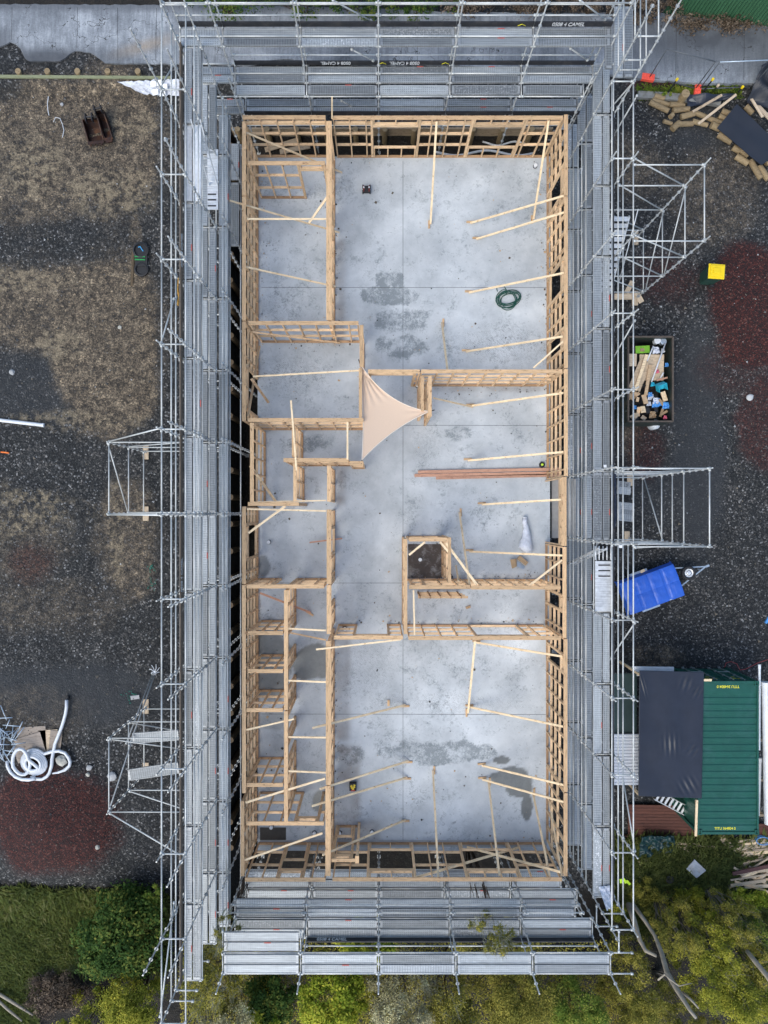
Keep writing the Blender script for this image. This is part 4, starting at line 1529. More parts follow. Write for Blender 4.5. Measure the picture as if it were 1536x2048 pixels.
for py in (500, 1150):
    o = P(360, py, L3 + .17)
    lettering('toe_board_lettering', '0508 4 CAMEL', .25, Vector((-6.508, o.y, L3 + .17)), (0, 1, 0), (0, 0, 1), white_ink, lr.root, .002, .1, .72)
lettering('toe_board_lettering', '0508 4 CAMEL', .24, Vector((P(1134, 0, L3).x, 16.027, L3 + .16)), (1, 0, 0), (0, 0, 1), white_ink, tr_.root, .002, .1, .72)
for px in (672, 809):
    lettering('toe_board_lettering', '0508 4 CAMEL', .24, Vector((P(px, 0, L2).x, 16.027, L2 + .16)), (-1, 0, 0), (0, 0, -1), white_ink, tr_.root, .002, .1, .72)
lettering('toe_board_lettering', '0508 4 CAMEL', .24, Vector((P(664, 0, L2).x, -15.227, L2 + .15)), (1, 0, 0), (0, 0, -1), white_ink, br.root, .002, .1, .72)
# yellow chevron tips on black toe boards
for px, z, y in ((1042, L3, 16.027), (765, L2, 16.027), (890, L2, 16.027)):
    m = MB()
    x = P(px, 0, z).x
    for s in (-1, 1):
        m.beam((x + s * .13, y, z + .11), (x, y, z + .19), .004, .03, up=Vector((0, -1, 0)))
    m.build('toe_board_chevron', yellow_ink, tr_.root)
# orange tie rope on left toe board
m = MB()
for k in range(3):
    m.path([Vector((-6.60 + .02 * math.sin(i * 1.3 + k), P(0, 560 + i * 8, L3).y, L3 + .26 + .05 * math.sin(i * .9 + k))) for i in range(8)], .012, 5)
tag(m.build('tie_rope', M('orange_rope', (.62, .34, .07), .8)), 'orange rope tied along the brown toe board of the left scaffold', 'rope')

# access towers
def tower(label, xin, xout, y0, y1, levels, zt, brs=(), railz=(), inner=True, braces_side=()):
    r = thing('access_tower', label, 'access tower', ((xin + xout) / 2, (y0 + y1) / 2, gz(xout, y0)), 'access towers beside the scaffold')
    for y in (y0, y1):
        standard((xout, y, gz(xout, y)), zt, r)
        for z in levels:
            pipe('ledger', Vector((xin, y, z)), Vector((xout, y, z)), TR, galv, r)
        gzz = gz(xout, y)
        bar('sole_board', Vector((xout - .05, y - .3, gzz + .025)), Vector((xout - .05, y + .3, gzz + .025)), .24, .05, palette, r)
    for z in levels:
        pipe('ledger', Vector((xout, y0, z)), Vector((xout, y1, z)), TR, galv, r)
    for (a, b_) in brs:
        pipe('diagonal_brace', Vector(a), Vector(b_), TR, galv, r)
    return r


YA, YB = SL[5], SL[6]
tower('open access tower in the middle of the left scaffold over gravel', -6.61, -9.73, YA, YB, (L2, L1, L0 + .25), L2 + .25,
      [((-6.64, YA + .03, L4), (-9.73, YA + .03, L2)), ((-6.64, YA + .03, L2), (-9.73, YA + .03, L1)), ((-6.64, YB - .03, L4), (-9.73, YB - .03, L2 + .1)), ((-9.78, YA, L2), (-9.78, YB, L1 - .1)), ((-6.64, YB + .05, L2), (-9.73, YB + .05, L1))])
YA, YB = -8.1, -10.75
t2 = tower('access tower with two landings on the left scaffold beside red scoria', -6.61, -9.73, YA, YB, (L2, L1, L0 + .2), L2 + .2,
           [((-9.73, YA - .03, L2), (-6.64, YA - .9, L2 - 1.2)), ((-9.73, YA - .03, L1), (-6.64, YA - .9, L1 - 1.0)), ((-9.73, YB - .03, L2), (-6.64, YB - 1.6, L2 + .4)), ((-9.73, YB - .03, L1), (-6.64, YB - 1.2, L1 - .3))])
for (pa, pb, z, w) in (((262, 1477), (360, 1470), L1 + .3, .42), ((254, 1551), (360, 1535), L1 + .1, .46)):
    plank(P(*pa, z), P(*pb, z), w, t2, deck_b, 'landing_plank', False)
for (a, za, b_, zb, lab) in (((308, 1348), -1.15, (219, 1618), L2 + .25, 'long loose scaffold tube leaning from a white tie to the tower foot corner'),
                             ((312, 1344), -1.0, (258, 1492), 1.6, 'loose scaffold tube in the tied bundle, nearest the house'),
                             ((306, 1346), -1.1, (252, 1488), 1.5, 'loose scaffold tube in the tied bundle, nearest the yard')):
    tag(pipe('scaffold_tube', P(*a, za), P(*b_, zb), TR, galv), lab, 'tube', 'loose tubes leaning on the lower left tower')
m = MB()
for k in range(7):
    c = P(309, 1344, -.75)
    t = k * .9
    m.path([c, c + Vector((.12 * math.cos(t), .12 * math.sin(t) + .05, .03)), c + Vector((.22 * math.cos(t + .4), .22 * math.sin(t + .4) + .1, -.02))], .014, 5)
tag(m.build('cable_tie', white_pl), 'white plastic tie around the end of the leaning tubes', 'cable tie')
t3 = tower('stair tower with zigzag braces on the upper right scaffold', 8.38, 10.73, 11.5, 8.98, (L3, 3.4, 1.4, -.55), 5.3,
           [((8.42, 11.71, L3), (10.70, 11.5, 3.4)), ((8.42, 11.6, 3.3), (10.70, 11.5, 1.4)), ((8.42, 9.17, L3), (10.70, 9.0, 3.4)), ((8.42, 9.1, 3.3), (10.70, 9.0, 1.4)),
            ((8.42, 11.55, 1.3), (10.70, 11.5, -.5)), ((8.42, 9.05, 1.3), (10.70, 9.0, -.5)), ((10.78, 11.5, 3.4), (10.78, 8.98, 1.4)), ((10.78, 11.5, 1.4), (10.78, 8.98, -.5))])
# aluminium stair in that tower
st = thing('stair', 'aluminium stair with open treads going down inside the upper right tower', 'stair', (9.0, 9.5, -1.2))
for x in (8.82, 9.50):
    bar('stair_stringer', Vector((x, P(0, 585, -.9).y, -.95)), Vector((x, P(0, 432, 1.35).y, 1.35)), .03, .14, alu, st)
for k in range(12):
    f = (k + .5) / 12
    y = P(0, 585, -.9).y * (1 - f) + P(0, 432, 1.35).y * f
    z = -.95 * (1 - f) + 1.35 * f
    bar('tread', Vector((8.835, y, z + .05)), Vector((9.485, y, z + .05)), .16, .035, alu, st)
pipe('handrail', Vector((9.52, P(0, 585, -.9).y, 0)), Vector((9.52, P(0, 436, 1.4).y, 2.2)), .02, alu, st)
t4 = tower('open access tower in the middle of the right scaffold above the trailer', 8.38, 10.9, 1.46, -1.13, (L3, L2, 1.9, L1, L0), 5.1,
           [((8.42, 1.5, L3), (10.87, 1.5, L2)), ((8.42, 1.5, L2), (10.87, 1.5, L1)), ((8.42, -1.17, L3), (10.87, -1.17, L2)), ((8.42, -1.17, L2), (10.87, -1.17, L1)), ((10.95, 1.46, L0), (10.95, -1.13, L1))])
for i, (a, b_, z) in enumerate((((1232, 968), (1264, 972), .3), ((1232, 980), (1264, 983), .3), ((1234, 1010), (1271, 1014), -.5), ((1234, 1021), (1271, 1025), -.5), ((1233, 1034), (1270, 1037), -.5))):
    plank(P(*a, z), P(*b_, z), .3, t4, deck_b, 'landing_plank', False)
m = MB()
m.sheet([P(1224, 945, L2 + .3), P(1232, 948, L2 + .1), P(1234, 1035, L2), P(1226, 1070, L2 + .2)], 4, 24, lambda u, v: .08 * mn.noise(Vector((u * 3, v * 14, 2))), .02)
tag(m.build('cloth', M('navy_cloth', (.02, .028, .05), .7)), 'dark navy cloth hanging along the toe board of the right scaffold', 'cloth')
m = MB()
m.sheet([P(1197, 1774, L2 + .12), P(1220, 1771, L2 + .12), P(1226, 1812, L2 + .2), P(1214, 1822, L2 + .5)], 10, 12, lambda u, v: .09 * mn.noise(Vector((u * 5, v * 6, 2))), .012)
tag(m.build('cloth', film_white), 'crumpled white sheet caught at the bottom end of the right scaffold', 'cloth')
for (px, py, z) in ((1210, 932, L2 + .1), (1241, 1093, L3 + .05)):
    m = MB()
    c = P(px, py, z)
    m.box(c, (.09, .09, .08))
    tag(m.build('scaffold_tag', white_mark), 'white tag box on a deck of the right scaffold' if px == 1210 else 'white tag hanging on the right scaffold corner by the tower', 'tag')
# aluminium hatch planks on ground level by the right opening
for (x0, x1, y0, y1, z, lab) in ((1103.5, 1120, 956, 1076, -.25, 'grey ribbed plank bridging outside the big right opening, next to the slab'), (1136, 1152, 958, 1074, -.25, 'grey ribbed plank outside the big right opening, next to the scaffold')):
    a, b_ = P(x0, y1, z), P(x1, y0, z)
    m = MB()
    m.box(((a.x + b_.x) / 2, (a.y + b_.y) / 2, z - .03), (b_.x - a.x, b_.y - a.y, .06))
    for k in range(26):
        m.box(((a.x + b_.x) / 2, a.y + .5 + k * .067, z + .002), (b_.x - a.x - .06, .022, .008))
    tag(m.build('ribbed_plank', M('dull_ribbed_alloy', (.42, .40, .375), .55, .2)), lab, 'plank')

# ------------------------------------------------------------------ retaining wall and poles
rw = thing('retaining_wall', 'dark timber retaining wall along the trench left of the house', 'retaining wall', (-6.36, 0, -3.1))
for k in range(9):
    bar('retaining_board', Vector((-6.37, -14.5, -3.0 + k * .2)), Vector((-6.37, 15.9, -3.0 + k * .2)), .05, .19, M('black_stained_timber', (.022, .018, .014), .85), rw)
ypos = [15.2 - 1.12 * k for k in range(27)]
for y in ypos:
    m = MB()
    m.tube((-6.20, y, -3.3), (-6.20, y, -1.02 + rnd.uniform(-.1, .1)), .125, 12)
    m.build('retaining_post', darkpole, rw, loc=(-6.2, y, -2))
rw2 = thing('retaining_wall', 'timber retaining wall below the top scaffold behind the top wall frame', 'retaining wall', (0, 16.0, -2.2))
for k in range(5):
    bar('retaining_board', Vector((-6.2, 16.0, -2.1 + k * .21)), Vector((7.2, 16.0, -2.1 + k * .21)), .05, .2, oldtim, rw2)
for k in range(11):
    m = MB()
    x = -5.9 + k * 1.22
    m.tube((x, 15.87, -2.4), (x, 15.87, -1.0), .11, 12)
    m.build('retaining_post', poletim, rw2, loc=(x, 15.87, -2))
# bits in the top trench
for i, (a, b_, lab) in enumerate((((530, 300), (596, 280), 'offcut board in the top trench seen through the left frame bays'), ((560, 304), (620, 292), 'dusty board lying lower in the top trench behind the studs'))):
    tag(bar('timber_board', P(*a, -1.9), P(*b_, -1.7), .2, .04, oldtim), lab, 'timber board')
m = MB()
m.path([P(px, 306 + 5 * math.sin(px * .05), -1.85) for px in range(868, 1125, 8)], .05, 8)
tag(m.build('pipe', white_pl, smooth=True), 'long white bent pipe lying in the top trench behind the frame', 'pipe')
m = MB()
m.path([P(px, 287 + 4 * math.sin(px * .09), -1.9) for px in range(965, 1070, 8)], .04, 8)
tag(m.build('pipe', white_pl, smooth=True), 'shorter white pipe nearer the driveway in the top trench', 'pipe')
# low timber edge by the driveway, left
eb = thing('retaining_edge', 'low greenish timber retaining edge between driveway and gravel yard', 'retaining edge', P(160, 155, -1.3))
grn_tim = timber_mat('green_treated_timber', (.22, .23, .13), (.12, .12, .07))
for k in range(2):
    bar('edge_board', P(-30, 155, -1.2 + k * .21) + Vector((0, -.0, 0)), P(345, 158, -1.2 + k * .21), .12, .2, grn_tim, eb)
for px in (40, 98, 158, 218, 278):
    c = P(px, 150, -1.0)
    m = MB()
    m.tube((c.x, c.y + .06, -1.5), (c.x, c.y + .06, -.82), .12, 12)
    m.build('edge_post', poletim, eb, loc=(c.x, c.y, -1.2))

# ------------------------------------------------------------------ fence, kerb and hedge at the top
fc = thing('metal_fence', 'green corrugated metal fence at the far right end of the driveway', 'fence', P(1440, 20, -.9))
a, b_ = P(1325, 26, -.9), P(1620, 66, -.9)
m = MB()
nseg = 90
d = (b_ - a)
nn = Vector((-d.y, d.x, 0)).normalized()
vs, fs = [], []
for i in range(nseg + 1):
    p = a + d * i / nseg + nn * (.028 if i % 2 else -.028)
    vs += [p, p + Vector((0, 0, 1.9))]
    if i:
        fs.append((2 * i - 2, 2 * i, 2 * i + 1, 2 * i - 1))
back = [v + nn * .02 for v in vs]
o2 = len(vs)
m.add(vs + back, fs + [tuple(q + o2 for q in f[::-1]) for f in fs])
m.build('fence_sheet', green_fence, fc)
bar('fence_rail', a + Vector((0, .05, 1.92)), b_ + Vector((0, .05, 1.92)), .08, .05, green_fence, fc)
m = MB()
pts = [(1275, 190), (1330, 193), (1400, 200), (1440, 206)]
for p, q in zip(pts, pts[1:]):
    m.beam(P(*p, -1.18), P(*q, -1.18), .28, .16)
tag(m.build('kerb', M('old_grey_kerb', (.20, .20, .19), .9, var=.35)), 'broken grey concrete kerb strip beside the orange fence feet', 'kerb')


# ------------------------------------------------------------------ props
def ortho_box(mb, px0, py0, px1, py1, z0, z1, mi=0):
    a, b_ = P(px0, py1, z1), P(px1, py0, z1)
    mb.box(((a.x + b_.x) / 2, (a.y + b_.y) / 2, (z0 + z1) / 2), (b_.x - a.x, b_.y - a.y, z1 - z0), mi=mi)


def lathe(mb, c, prof, n=16, mi=0):
    c = Vector(c)
    vs = []
    for r, z in prof:
        for i in range(n):
            t = 2 * math.pi * i / n
            vs.append(c + Vector((r * math.cos(t), r * math.sin(t), z)))
    fs = []
    for j in range(len(prof) - 1):
        for i in range(n):
            fs.append((j * n + i, j * n + (i + 1) % n, (j + 1) * n + (i + 1) % n, (j + 1) * n + i))
    fs.append(tuple(range(n))[::-1])
    fs.append(tuple((len(prof) - 1) * n + i for i in range(n)))
    mb.add(vs, fs, mi)


# shade sail
sa, sb_, sc_ = P(720, 728, 2.75), P(859, 823, 2.75), P(724, 920, 2.78)
N = 40
m = MB()
vs, idx = [], {}
cen = (sa + sb_ + sc_) / 3
for i in range(N + 1):
    for j in range(N + 1 - i):
        u, v = i / N, j / N
        w = 1 - u - v
        p = sa * w + sb_ * u + sc_ * v
        # edges curve inwards
        for (ea, eb_, ew, k, amt) in ((sa, sb_, w * u, v, .62), (sb_, sc_, u * v, w, .34), (sc_, sa, v * w, u, .16)):
            p = p + (cen - (ea + eb_) / 2) * ew * 4 * amt * max(0, 1 - k * 2.2) * .55
        q = (1 - w)
        ang = u / max(u + v, 1e-4)
        p.z += -.5 * (u * v + v * w + w * u) + .10 * math.sin(ang * 26) * max(0, .55 - q) * (1 if q > 0.02 else 0) * 1.6 + .03 * math.sin(v / max(v + w, 1e-4) * 14) * max(0, .4 - (1 - u)) * 2
        idx[(i, j)] = len(vs)
        vs.append(p)
fs = []
for i in range(N):
    for j in range(N - i):
        fs.append((idx[(i, j)], idx[(i + 1, j)], idx[(i, j + 1)]))
        if i + j < N - 1:
            fs.append((idx[(i + 1, j)], idx[(i + 1, j + 1)], idx[(i, j + 1)]))
fs = [f[::-1] for f in fs]
o2 = len(vs)
m.add(vs + [v - Vector((0, 0, .006)) for v in vs], fs + [tuple(q + o2 for q in f[::-1]) for f in fs])
sail = thing('shade_sail', 'cream triangular shade sail stretched between two wall frames', 'shade sail', cen)
m.build('sail_cloth', sail_fab, sail, smooth=True)
hem = M('pale_sail_hem', (.74, .63, .52), .8, var=.05, obj_var=0)
for ring in ([(i, 0) for i in range(N + 1)], [(N - j, j) for j in range(N + 1)], [(0, j) for j in range(N + 1)]):
    m = MB()
    m.path([vs[idx[k]] + Vector((0, 0, .006)) for k in ring], .016, 6)
    m.build('hem', hem, sail)

for (cn, ou) in ((sa, Vector((-.05, .16, .05))), (sb_, Vector((.18, .05, .06))), (sc_, Vector((-.02, -.14, .05)))):
    bar('corner_strap', cn + Vector((0, 0, .01)), cn + ou, .035, .012, blk_rub, sail)

# green hose coil
m = MB()
hc = P(1016, 599, .02)
pts = [P(995, 583, .02), P(993, 577, .02), P(1000, 570, .02), P(1008, 572, .02), P(1013, 580, .02), P(1013, 590, .02)]
r0 = random.Random(3)
tt = 0
for k in range(150):
    t = k * .32
    ph = k // 20
    rx_ = .40 + .10 * math.sin(k * .055 + 1)
    ry_ = .30 + .09 * math.cos(k * .071)
    ox = .06 * math.sin(k * .05)
    oy = .05 * math.cos(k * .043)
    x, y = rx_ * math.cos(t + 1.6) + ox, ry_ * math.sin(t + 1.6) + oy
    ca, sa_ = math.cos(.25), math.sin(.25)
    pts.append(Vector((hc.x + x * ca - y * sa_, hc.y + x * sa_ + y * ca, .02 + .0006 * k)))
m.path(pts, .016, 6)
tag(m.build('hose', hose_green, smooth=True), 'coiled dark green hose on the great room slab', 'hose')

# plastic roll
roll = thing('plastic_roll', 'crumpled white plastic wrapped roll lying on the kitchen slab', 'plastic roll', P(1052, 1070, 0))
m = MB()
rp = [(1050, 1036), (1051, 1046), (1052, 1056), (1053, 1066), (1053, 1076), (1052, 1086), (1051, 1096), (1047, 1102)]
rad = [.09, .10, .11, .14, .19, .25, .29, .2]
pts = [P(*p, .14) for p in rp]
m.path(pts, .1, 14, radii=rad)
o = m.build('wrapping', film_white, roll, smooth=True)
for v in o.data.vertices:
    n3 = mn.noise(v.co * 9) * .07 + mn.noise(v.co * 22) * .03
    v.co += Vector((n3, -n3 * .6, n3 * .5))
    w_ = v.co.z + ploc(roll).z
    if w_ < .01:
        v.co.z += .01 - w_
m = MB()
m.tube(P(1050, 1034, .11), P(1050, 1048, .11), .085, 14)
m.build('roll_core', white_pl, roll)

# box of fixings beside the roll
bx = thing('fixings_box', 'torn cardboard box spilling metal strips on the kitchen slab', 'box', P(1037, 1127, 0))
r3 = Matrix.Rotation(R(-38), 3, 'Z')
m = MB()
c = P(1045, 1121, .09)
m.box(c, (.42, .17, .16), r3)
m.build('carton', card, bx)
m = MB()
c = P(1027, 1127, .08)
m.sheet([c + Vector((-.14, .16, .03)), c + Vector((.1, .2, .08)), c + Vector((.12, -.1, .06)), c + Vector((-.06, -.2, .0))], 8, 8, lambda u, v: .09 * math.sin(u * 3), .012)
m.build('flap', card, bx)
m = MB()
for k in range(5):
    c = P(1040 - k * .6 + 2, 1129 + k * 1.3, .03 + .012 * k)
    m.box(c, (.36, .045, .012), Matrix.Rotation(R(-40 + 4 * k), 3, 'Z'))
m.build('metal_strip', fit_steel, bx)

# small ball-like light, radio, tool box
t = thing('round_lamp', 'small black and lime round work light by the pink boards', 'work light', P(1083, 930, 0))
m = MB()
lathe(m, P(1083, 930, 0), [(.05, 0), (.11, .04), (.12, .09), (.09, .14), (.03, .16)], 14)
m.build('body', blk_rub, t, smooth=True)
m = MB()
lathe(m, P(1084.5, 929, .15), [(.055, 0), (.05, .03), (.02, .045)], 10)
m.build('cap', M('lime_yellow', (.55, .8, .05), .4), t, smooth=True)
t = thing('radio', 'small black and red site radio on the upper great room slab', 'radio', P(733, 379, 0))
m = MB()
c = P(733, 379, .14)
m.box(c, (.26, .22, .2))
for sx in (-1, 1):
    for sy in (-1, 1):
        m.tube(c + Vector((sx * .14, sy * .1, -.14)), c + Vector((sx * .14, sy * .1, .16)), .028, 8)
m.build('body', blk_rub, t)
m = MB()
for sx in (-1, 1):
    m.box(c + Vector((sx * .105, -.01, .11)), (.02, .24, .03))
m.build('red_trim', M('red_trim', (.4, .05, .03), .5), t)
m = MB()
for sx in (-1, 1):
    lathe(m, c + Vector((sx * .105, .03, .10)), [(.03, 0), (.03, .05)], 8)
m.build('knob', alu, t)
t = thing('tool_case', 'small black case with yellow inside on the lower great room slab', 'tool case', P(706, 1573, 0))
m = MB()
c = P(706, 1573, .08)
m.box(c, (.28, .30, .14))
m.box(c + Vector((0, .17, .1)), (.28, .04, .2))
m.build('case', blk_rub, t)
m = MB()
for (dx, dy) in ((-.06, .05), (.05, .02), (0, -.05), (.06, .09), (-.04, -.01)):
    m.box(c + Vector((dx, dy, .085)), (.07, .08, .05), Matrix.Rotation(dx * 9, 3, 'Z'))
m.build('tool', yellow_pl, t)
m = MB()
m.box(P(706, 1581, .17), (.16, .06, .03))
m.build('label_strip', M('red_trim', (.4, .05, .03)), t)

# ---- left yard: two buckets
def dig_bucket(label, px, py, rot, W_, Lg):
    c = G(px, py)
    t = thing('digger_bucket', label, 'digger bucket', c, 'rusty digger buckets on the gravel')
    rm = Matrix.Rotation(R(rot), 3, 'Z')
    prof = [(-.55, .62), (-.62, .30), (-.45, .06), (0, 0.0), (.45, .03), (.62, .14)]
    m = MB()
    vs = []
    for y_, z_ in prof:
        for s in (-1, 1):
            vs.append(c + rm @ Vector((s * W_ / 2, -y_ * Lg, z_)))
    fs = [(2 * i, 2 * i + 1, 2 * i + 3, 2 * i + 2) for i in range(len(prof) - 1)]
    n0 = len(vs)
    off = [v + Vector((0, 0, -.03)) for v in vs]
    m.add(vs + off, fs + [tuple(q + n0 for q in f[::-1]) for f in fs])
    m.build('shell', rust, t)
    for s in (-1, 1):
        m = MB()
        for th in (0, s * .03):
            pass
        poly = [Vector((s * W_ / 2, -y_ * Lg, z_)) for y_, z_ in prof]
        vsa = [c + rm @ p for p in poly] + [c + rm @ (p + Vector((s * .035, 0, 0))) for p in poly]
        k = len(poly)
        m.add(vsa, [tuple(range(k)), tuple(range(k, 2 * k))[::-1]] + [(i, (i + 1) % k, k + (i + 1) % k, k + i) for i in range(k)])
        m.build('side_plate', rust, t)
    m = MB()
    m.box(c + rm @ Vector((0, -.64 * Lg, .16)), (W_ + .08, .12, .03), rm)
    for i in range(4):
        m.box(c + rm @ Vector((-W_ / 2 + W_ * (i + .5) / 4, -.72 * Lg, .15)), (.07, .16, .04), rm)
    m.build('cutting_edge', rust, t)
    m = MB()
    for s in (-.13, .13):
        m.box(c + rm @ Vector((s, .56 * Lg, .66)), (.035, .34, .2), rm)
    m.tube(c + rm @ Vector((-.2, .6 * Lg, .70)), c + rm @ Vector((.2, .6 * Lg, .70)), .035, 8)
    m.build('hitch_ear', M('dark_hitch_steel', (.03, .028, .03), .5, .3), t)
    return t


dig_bucket('wide rusty digger bucket on the gravel near the driveway', 193, 270, 6, .60, .62)
dig_bucket('narrow rusty digger bucket beside the wide one', 214, 258, 14, .28, .80)
# white pipe at the left edge
t = thing('pipe', 'straight white plastic pipe lying on the gravel at the yard edge', 'pipe', G(45, 845))
m = MB()
m.tube(G(-40, 836, .08), G(90, 851, .08), .075, 14)
m.build('pipe_length', white_pl, t, smooth=False)
m = MB()
m.tube(G(86, 850.5, .08), G(90.3, 851.1, .08), .085, 14)
m.build('pipe_socket', white_pl, t)
# orange handle tool at left edge
t = thing('spade', 'orange handled tool lying on the dark gravel at the yard edge', 'hand tool', G(10, 905))
m = MB()
m.tube(G(-30, 904, .04), G(6, 904, .04), .02, 8)
m.build('shaft', darkbark, t)
m = MB()
m.tube(G(3, 904, .04), G(19, 906, .04), .035, 8)
m.build('handle', M('orange_grip', (.85, .17, .01), .5), t)
# white drain coil
m = MB()
gzc = gz(*G(80, 1525).xy)
pts = [(137, 1398), (137, 1412), (135, 1425), (131, 1440), (126, 1455), (120, 1470), (114, 1485), (111, 1500), (109, 1515), (106, 1530), (100, 1545), (94, 1553), (84, 1559), (72, 1558), (64, 1553), (72, 1552), (84, 1551), (100, 1549), (115, 1546), (130, 1540), (140, 1531), (143, 1522), (141, 1512), (134, 1503), (122, 1499), (108, 1500), (92, 1505)]
P3 = [Vector((*G(*p).xy, gzc + .07 + (.10 if 7 < i < 15 else 0))) for i, p in enumerate(pts)]
c0 = (72, 1523)
for k in range(84):
    t = k * .36 + .9
    r_ = 27 - k * .155
    P3.append(Vector((*G(c0[0] + r_ * .92 * math.cos(t), c0[1] - r_ * math.sin(t)).xy, gzc + .08 + .22 * (k / 84))))
for k in range(20):
    t = k * .36 + .2
    P3.append(Vector((*G(53 + 15 * math.cos(t), 1517 - 28 * math.sin(t)).xy, gzc + .36 + .08 * math.sin(k * .3))))
m.path(P3, .068, 10)
dc = thing('drain_coil', 'tangled white drain pipe coil beside the red scoria heap', 'drain pipe', G(80, 1525))
m.build('coil', white_pl, dc, smooth=True)
m = MB()
m.tube(G(137, 1391, .07), G(137, 1399, .07), .066, 10)
m.build('end_cap', blk_rub, dc)
m = MB()
xx = [(18, 1545), (22, 1550), (28, 1554), (38, 1557), (52, 1556), (62, 1552)]
m.path([G(17, 1520, .1), G(18, 1530, .12), G(24, 1542, .12), G(34, 1551, .13), G(48, 1556, .16), G(62, 1556, .2), G(76, 1553, .24)], .068, 10)
m.build('loose_end', white_pl, dc, smooth=True)
# plywood sheets under the coil
for i, (cx_, cy_, w_, l_, a_, mt, lab) in enumerate(((64, 1477, 1.2, 1.0, 3, greypl, 'dirty plywood sheet lowest under the drain coil'), (60, 1494, 1.25, 1.0, 17, greypl, 'grey plywood sheet tilted on top of the others under the drain coil'), (98, 1482, .8, .95, 4, palette, 'brown plywood sheet peeping out right of the drain coil'), (112, 1482, .5, .9, -6, greypl, 'narrow plywood offcut behind the drain coil'))):
    c = G(cx_, cy_, .025 + .028 * (2 if i == 1 else i % 2))
    m = MB()
    m.box(c, (w_, l_, .018), Matrix.Rotation(R(a_), 3, 'Z'))
    tag(m.build('plywood_sheet', mt, loc=c), lab, 'plywood', 'plywood sheets under the drain coil')
# heap of scaffold fittings
rh = random.Random(5)
for k in range(46):
    c = G(rh.gauss(14, 15), rh.gauss(1468, 18))
    if c.x > G(47, 1468).x:
        continue
    t = rh.uniform(0, 3.14)
    L = rh.uniform(.35, .75)
    zz = .06 + rh.uniform(0, .35)
    d = Vector((math.cos(t), math.sin(t), rh.uniform(-.25, .25))) * L / 2
    cc = c + Vector((0, 0, zz))
    o = pipe('scaffold_fitting', cc - d, cc + d, .019, fit_steel)
    tag(o, 'short galvanised fitting in the jumbled heap at the left yard edge', 'scaffold fitting', 'heap of short scaffold fittings')
# stones
def rock(label, px, py, s, mat=None, sq=.6, region=None):
    c = G(px, py)
    bm = bmesh.new()
    bmesh.ops.create_icosphere(bm, subdivisions=2, radius=s)
    for v in bm.verts:
        n_ = mn.noise(v.co / s * 1.3 + Vector((px, py, 0))) * .4
        v.co *= 1 + n_
        v.co.z *= sq
    me = bpy.data.meshes.new('rock')
    bm.to_mesh(me)
    bm.free()
    me.materials.append(mat or stone_m)
    o = bpy.data.objects.new('rock', me)
    COL.objects.link(o)
    o.location = c + Vector((0, 0, s * sq * .4))
    return tag(o, label, 'rock', 'rocks lying about the yard')


rock('large cream rock lying inside the loop of the drain coil', 124, 1520, .24)
rock('grey rock right of the drain coil', 179, 1535, .13, conc_grey)
rock('cream wedge-shaped stone right of the drain coil', 176, 1549, .09)
rock('pale oval stone below the red scoria heap', 195, 1694, .10)
rock('small grey stone near the two white cords', 124, 209, .07, conc_grey)
rock('pale lump of rubble at the left edge of the brown patch', 25, 745, .13, conc_grey)
rock('greyish slab of rubble above the left middle tower', 240, 655, .09, stone_m)
rock('white stone on the dark red gravel right of the skip', 1499, 795, .15, M('white_stone', (.5, .5, .5), .8))
rock('grey rubble lump beside the lower left tower', 225, 1552, .2, conc_grey)
m = MB()
m.box(G(271, 1394, .04), (.36, .16, .06), Matrix.Rotation(R(8), 3, 'Z'))
tag(m.build('concrete_block', conc_grey), 'small grey block on green paint marks near the leaning tubes', 'block')
# spray paint marks
pm = M('green_marking_paint', (.015, .16, .115), .85, var=.5)
for i, (segs, lab) in enumerate(((((300, 1152, 308, 1180), (296, 1178, 316, 1160), (297, 1130, 312, 1142), (300, 1142, 308, 1126)), 'green spray paint cross on the gravel left of the scaffold'), (((244, 1388, 276, 1389), (258, 1392, 260, 1408), (262, 1380, 270, 1396)), 'green spray paint mark beside a small grey block'))):
    m = MB()
    for s in segs:
        p, q = G(s[0], s[1], .055), G(s[2], s[3], .055)
        nn_ = 9
        for k in range(nn_):
            c = p + (q - p) * (k + .5) / nn_ + Vector((rh.uniform(-.05, .05), rh.uniform(-.05, .05), 0))
            c.z = gz(c.x, c.y) + .05 + (mn.noise(c * 3) * .02)
            m.box(c + Vector((rh.uniform(-.02, .02), rh.uniform(-.02, .02), 0)), (rh.uniform(.02, .06), rh.uniform(.015, .04), .012), Matrix.Rotation(rh.uniform(0, 3), 3, 'Z'))
    tag(m.build('paint_mark', pm), lab, 'paint mark')
# white sheet & loop near corner
m = MB()
m.sheet([G(236, 166, .1), G(362, 166, .25), G(360, 196, .15), G(290, 192, .12)], 30, 12, lambda u, v: .14 * mn.noise(Vector((u * 9, v * 5, 1))) + .06 * mn.noise(Vector((u * 25, v * 14, 1))), .01)
tag(m.build('plastic_sheet', film_white), 'crumpled white plastic sheet below the driveway edge by the scaffold corner', 'plastic sheet')
m = MB()
for (px, py, s) in ((312, 178, .2), (322, 176, .24), (334, 184, .22), (330, 196, .22), (316, 194, .2)):
    m.sheet([G(px - 5, py - 6, .34), G(px + 6, py - 5, .4), G(px + 6, py + 5, .36), G(px - 6, py + 6, .33)], 4, 4, lambda u, v: .05 * mn.noise(Vector((u * 4 + px, v * 4, 1))), .02)
tag(m.build('plastic_bag', white_pl), 'white plastic bag ring lying on the dark gravel at the scaffold corner', 'plastic bag')
t = thing('drain_sump', 'black sump with blue and green bands sunk in the yard', 'sump', G(284, 508))
m = MB()
lathe(m, G(283, 502, .02), [(.33, 0), (.34, .10), (.27, .12), (.25, .04)], 18)
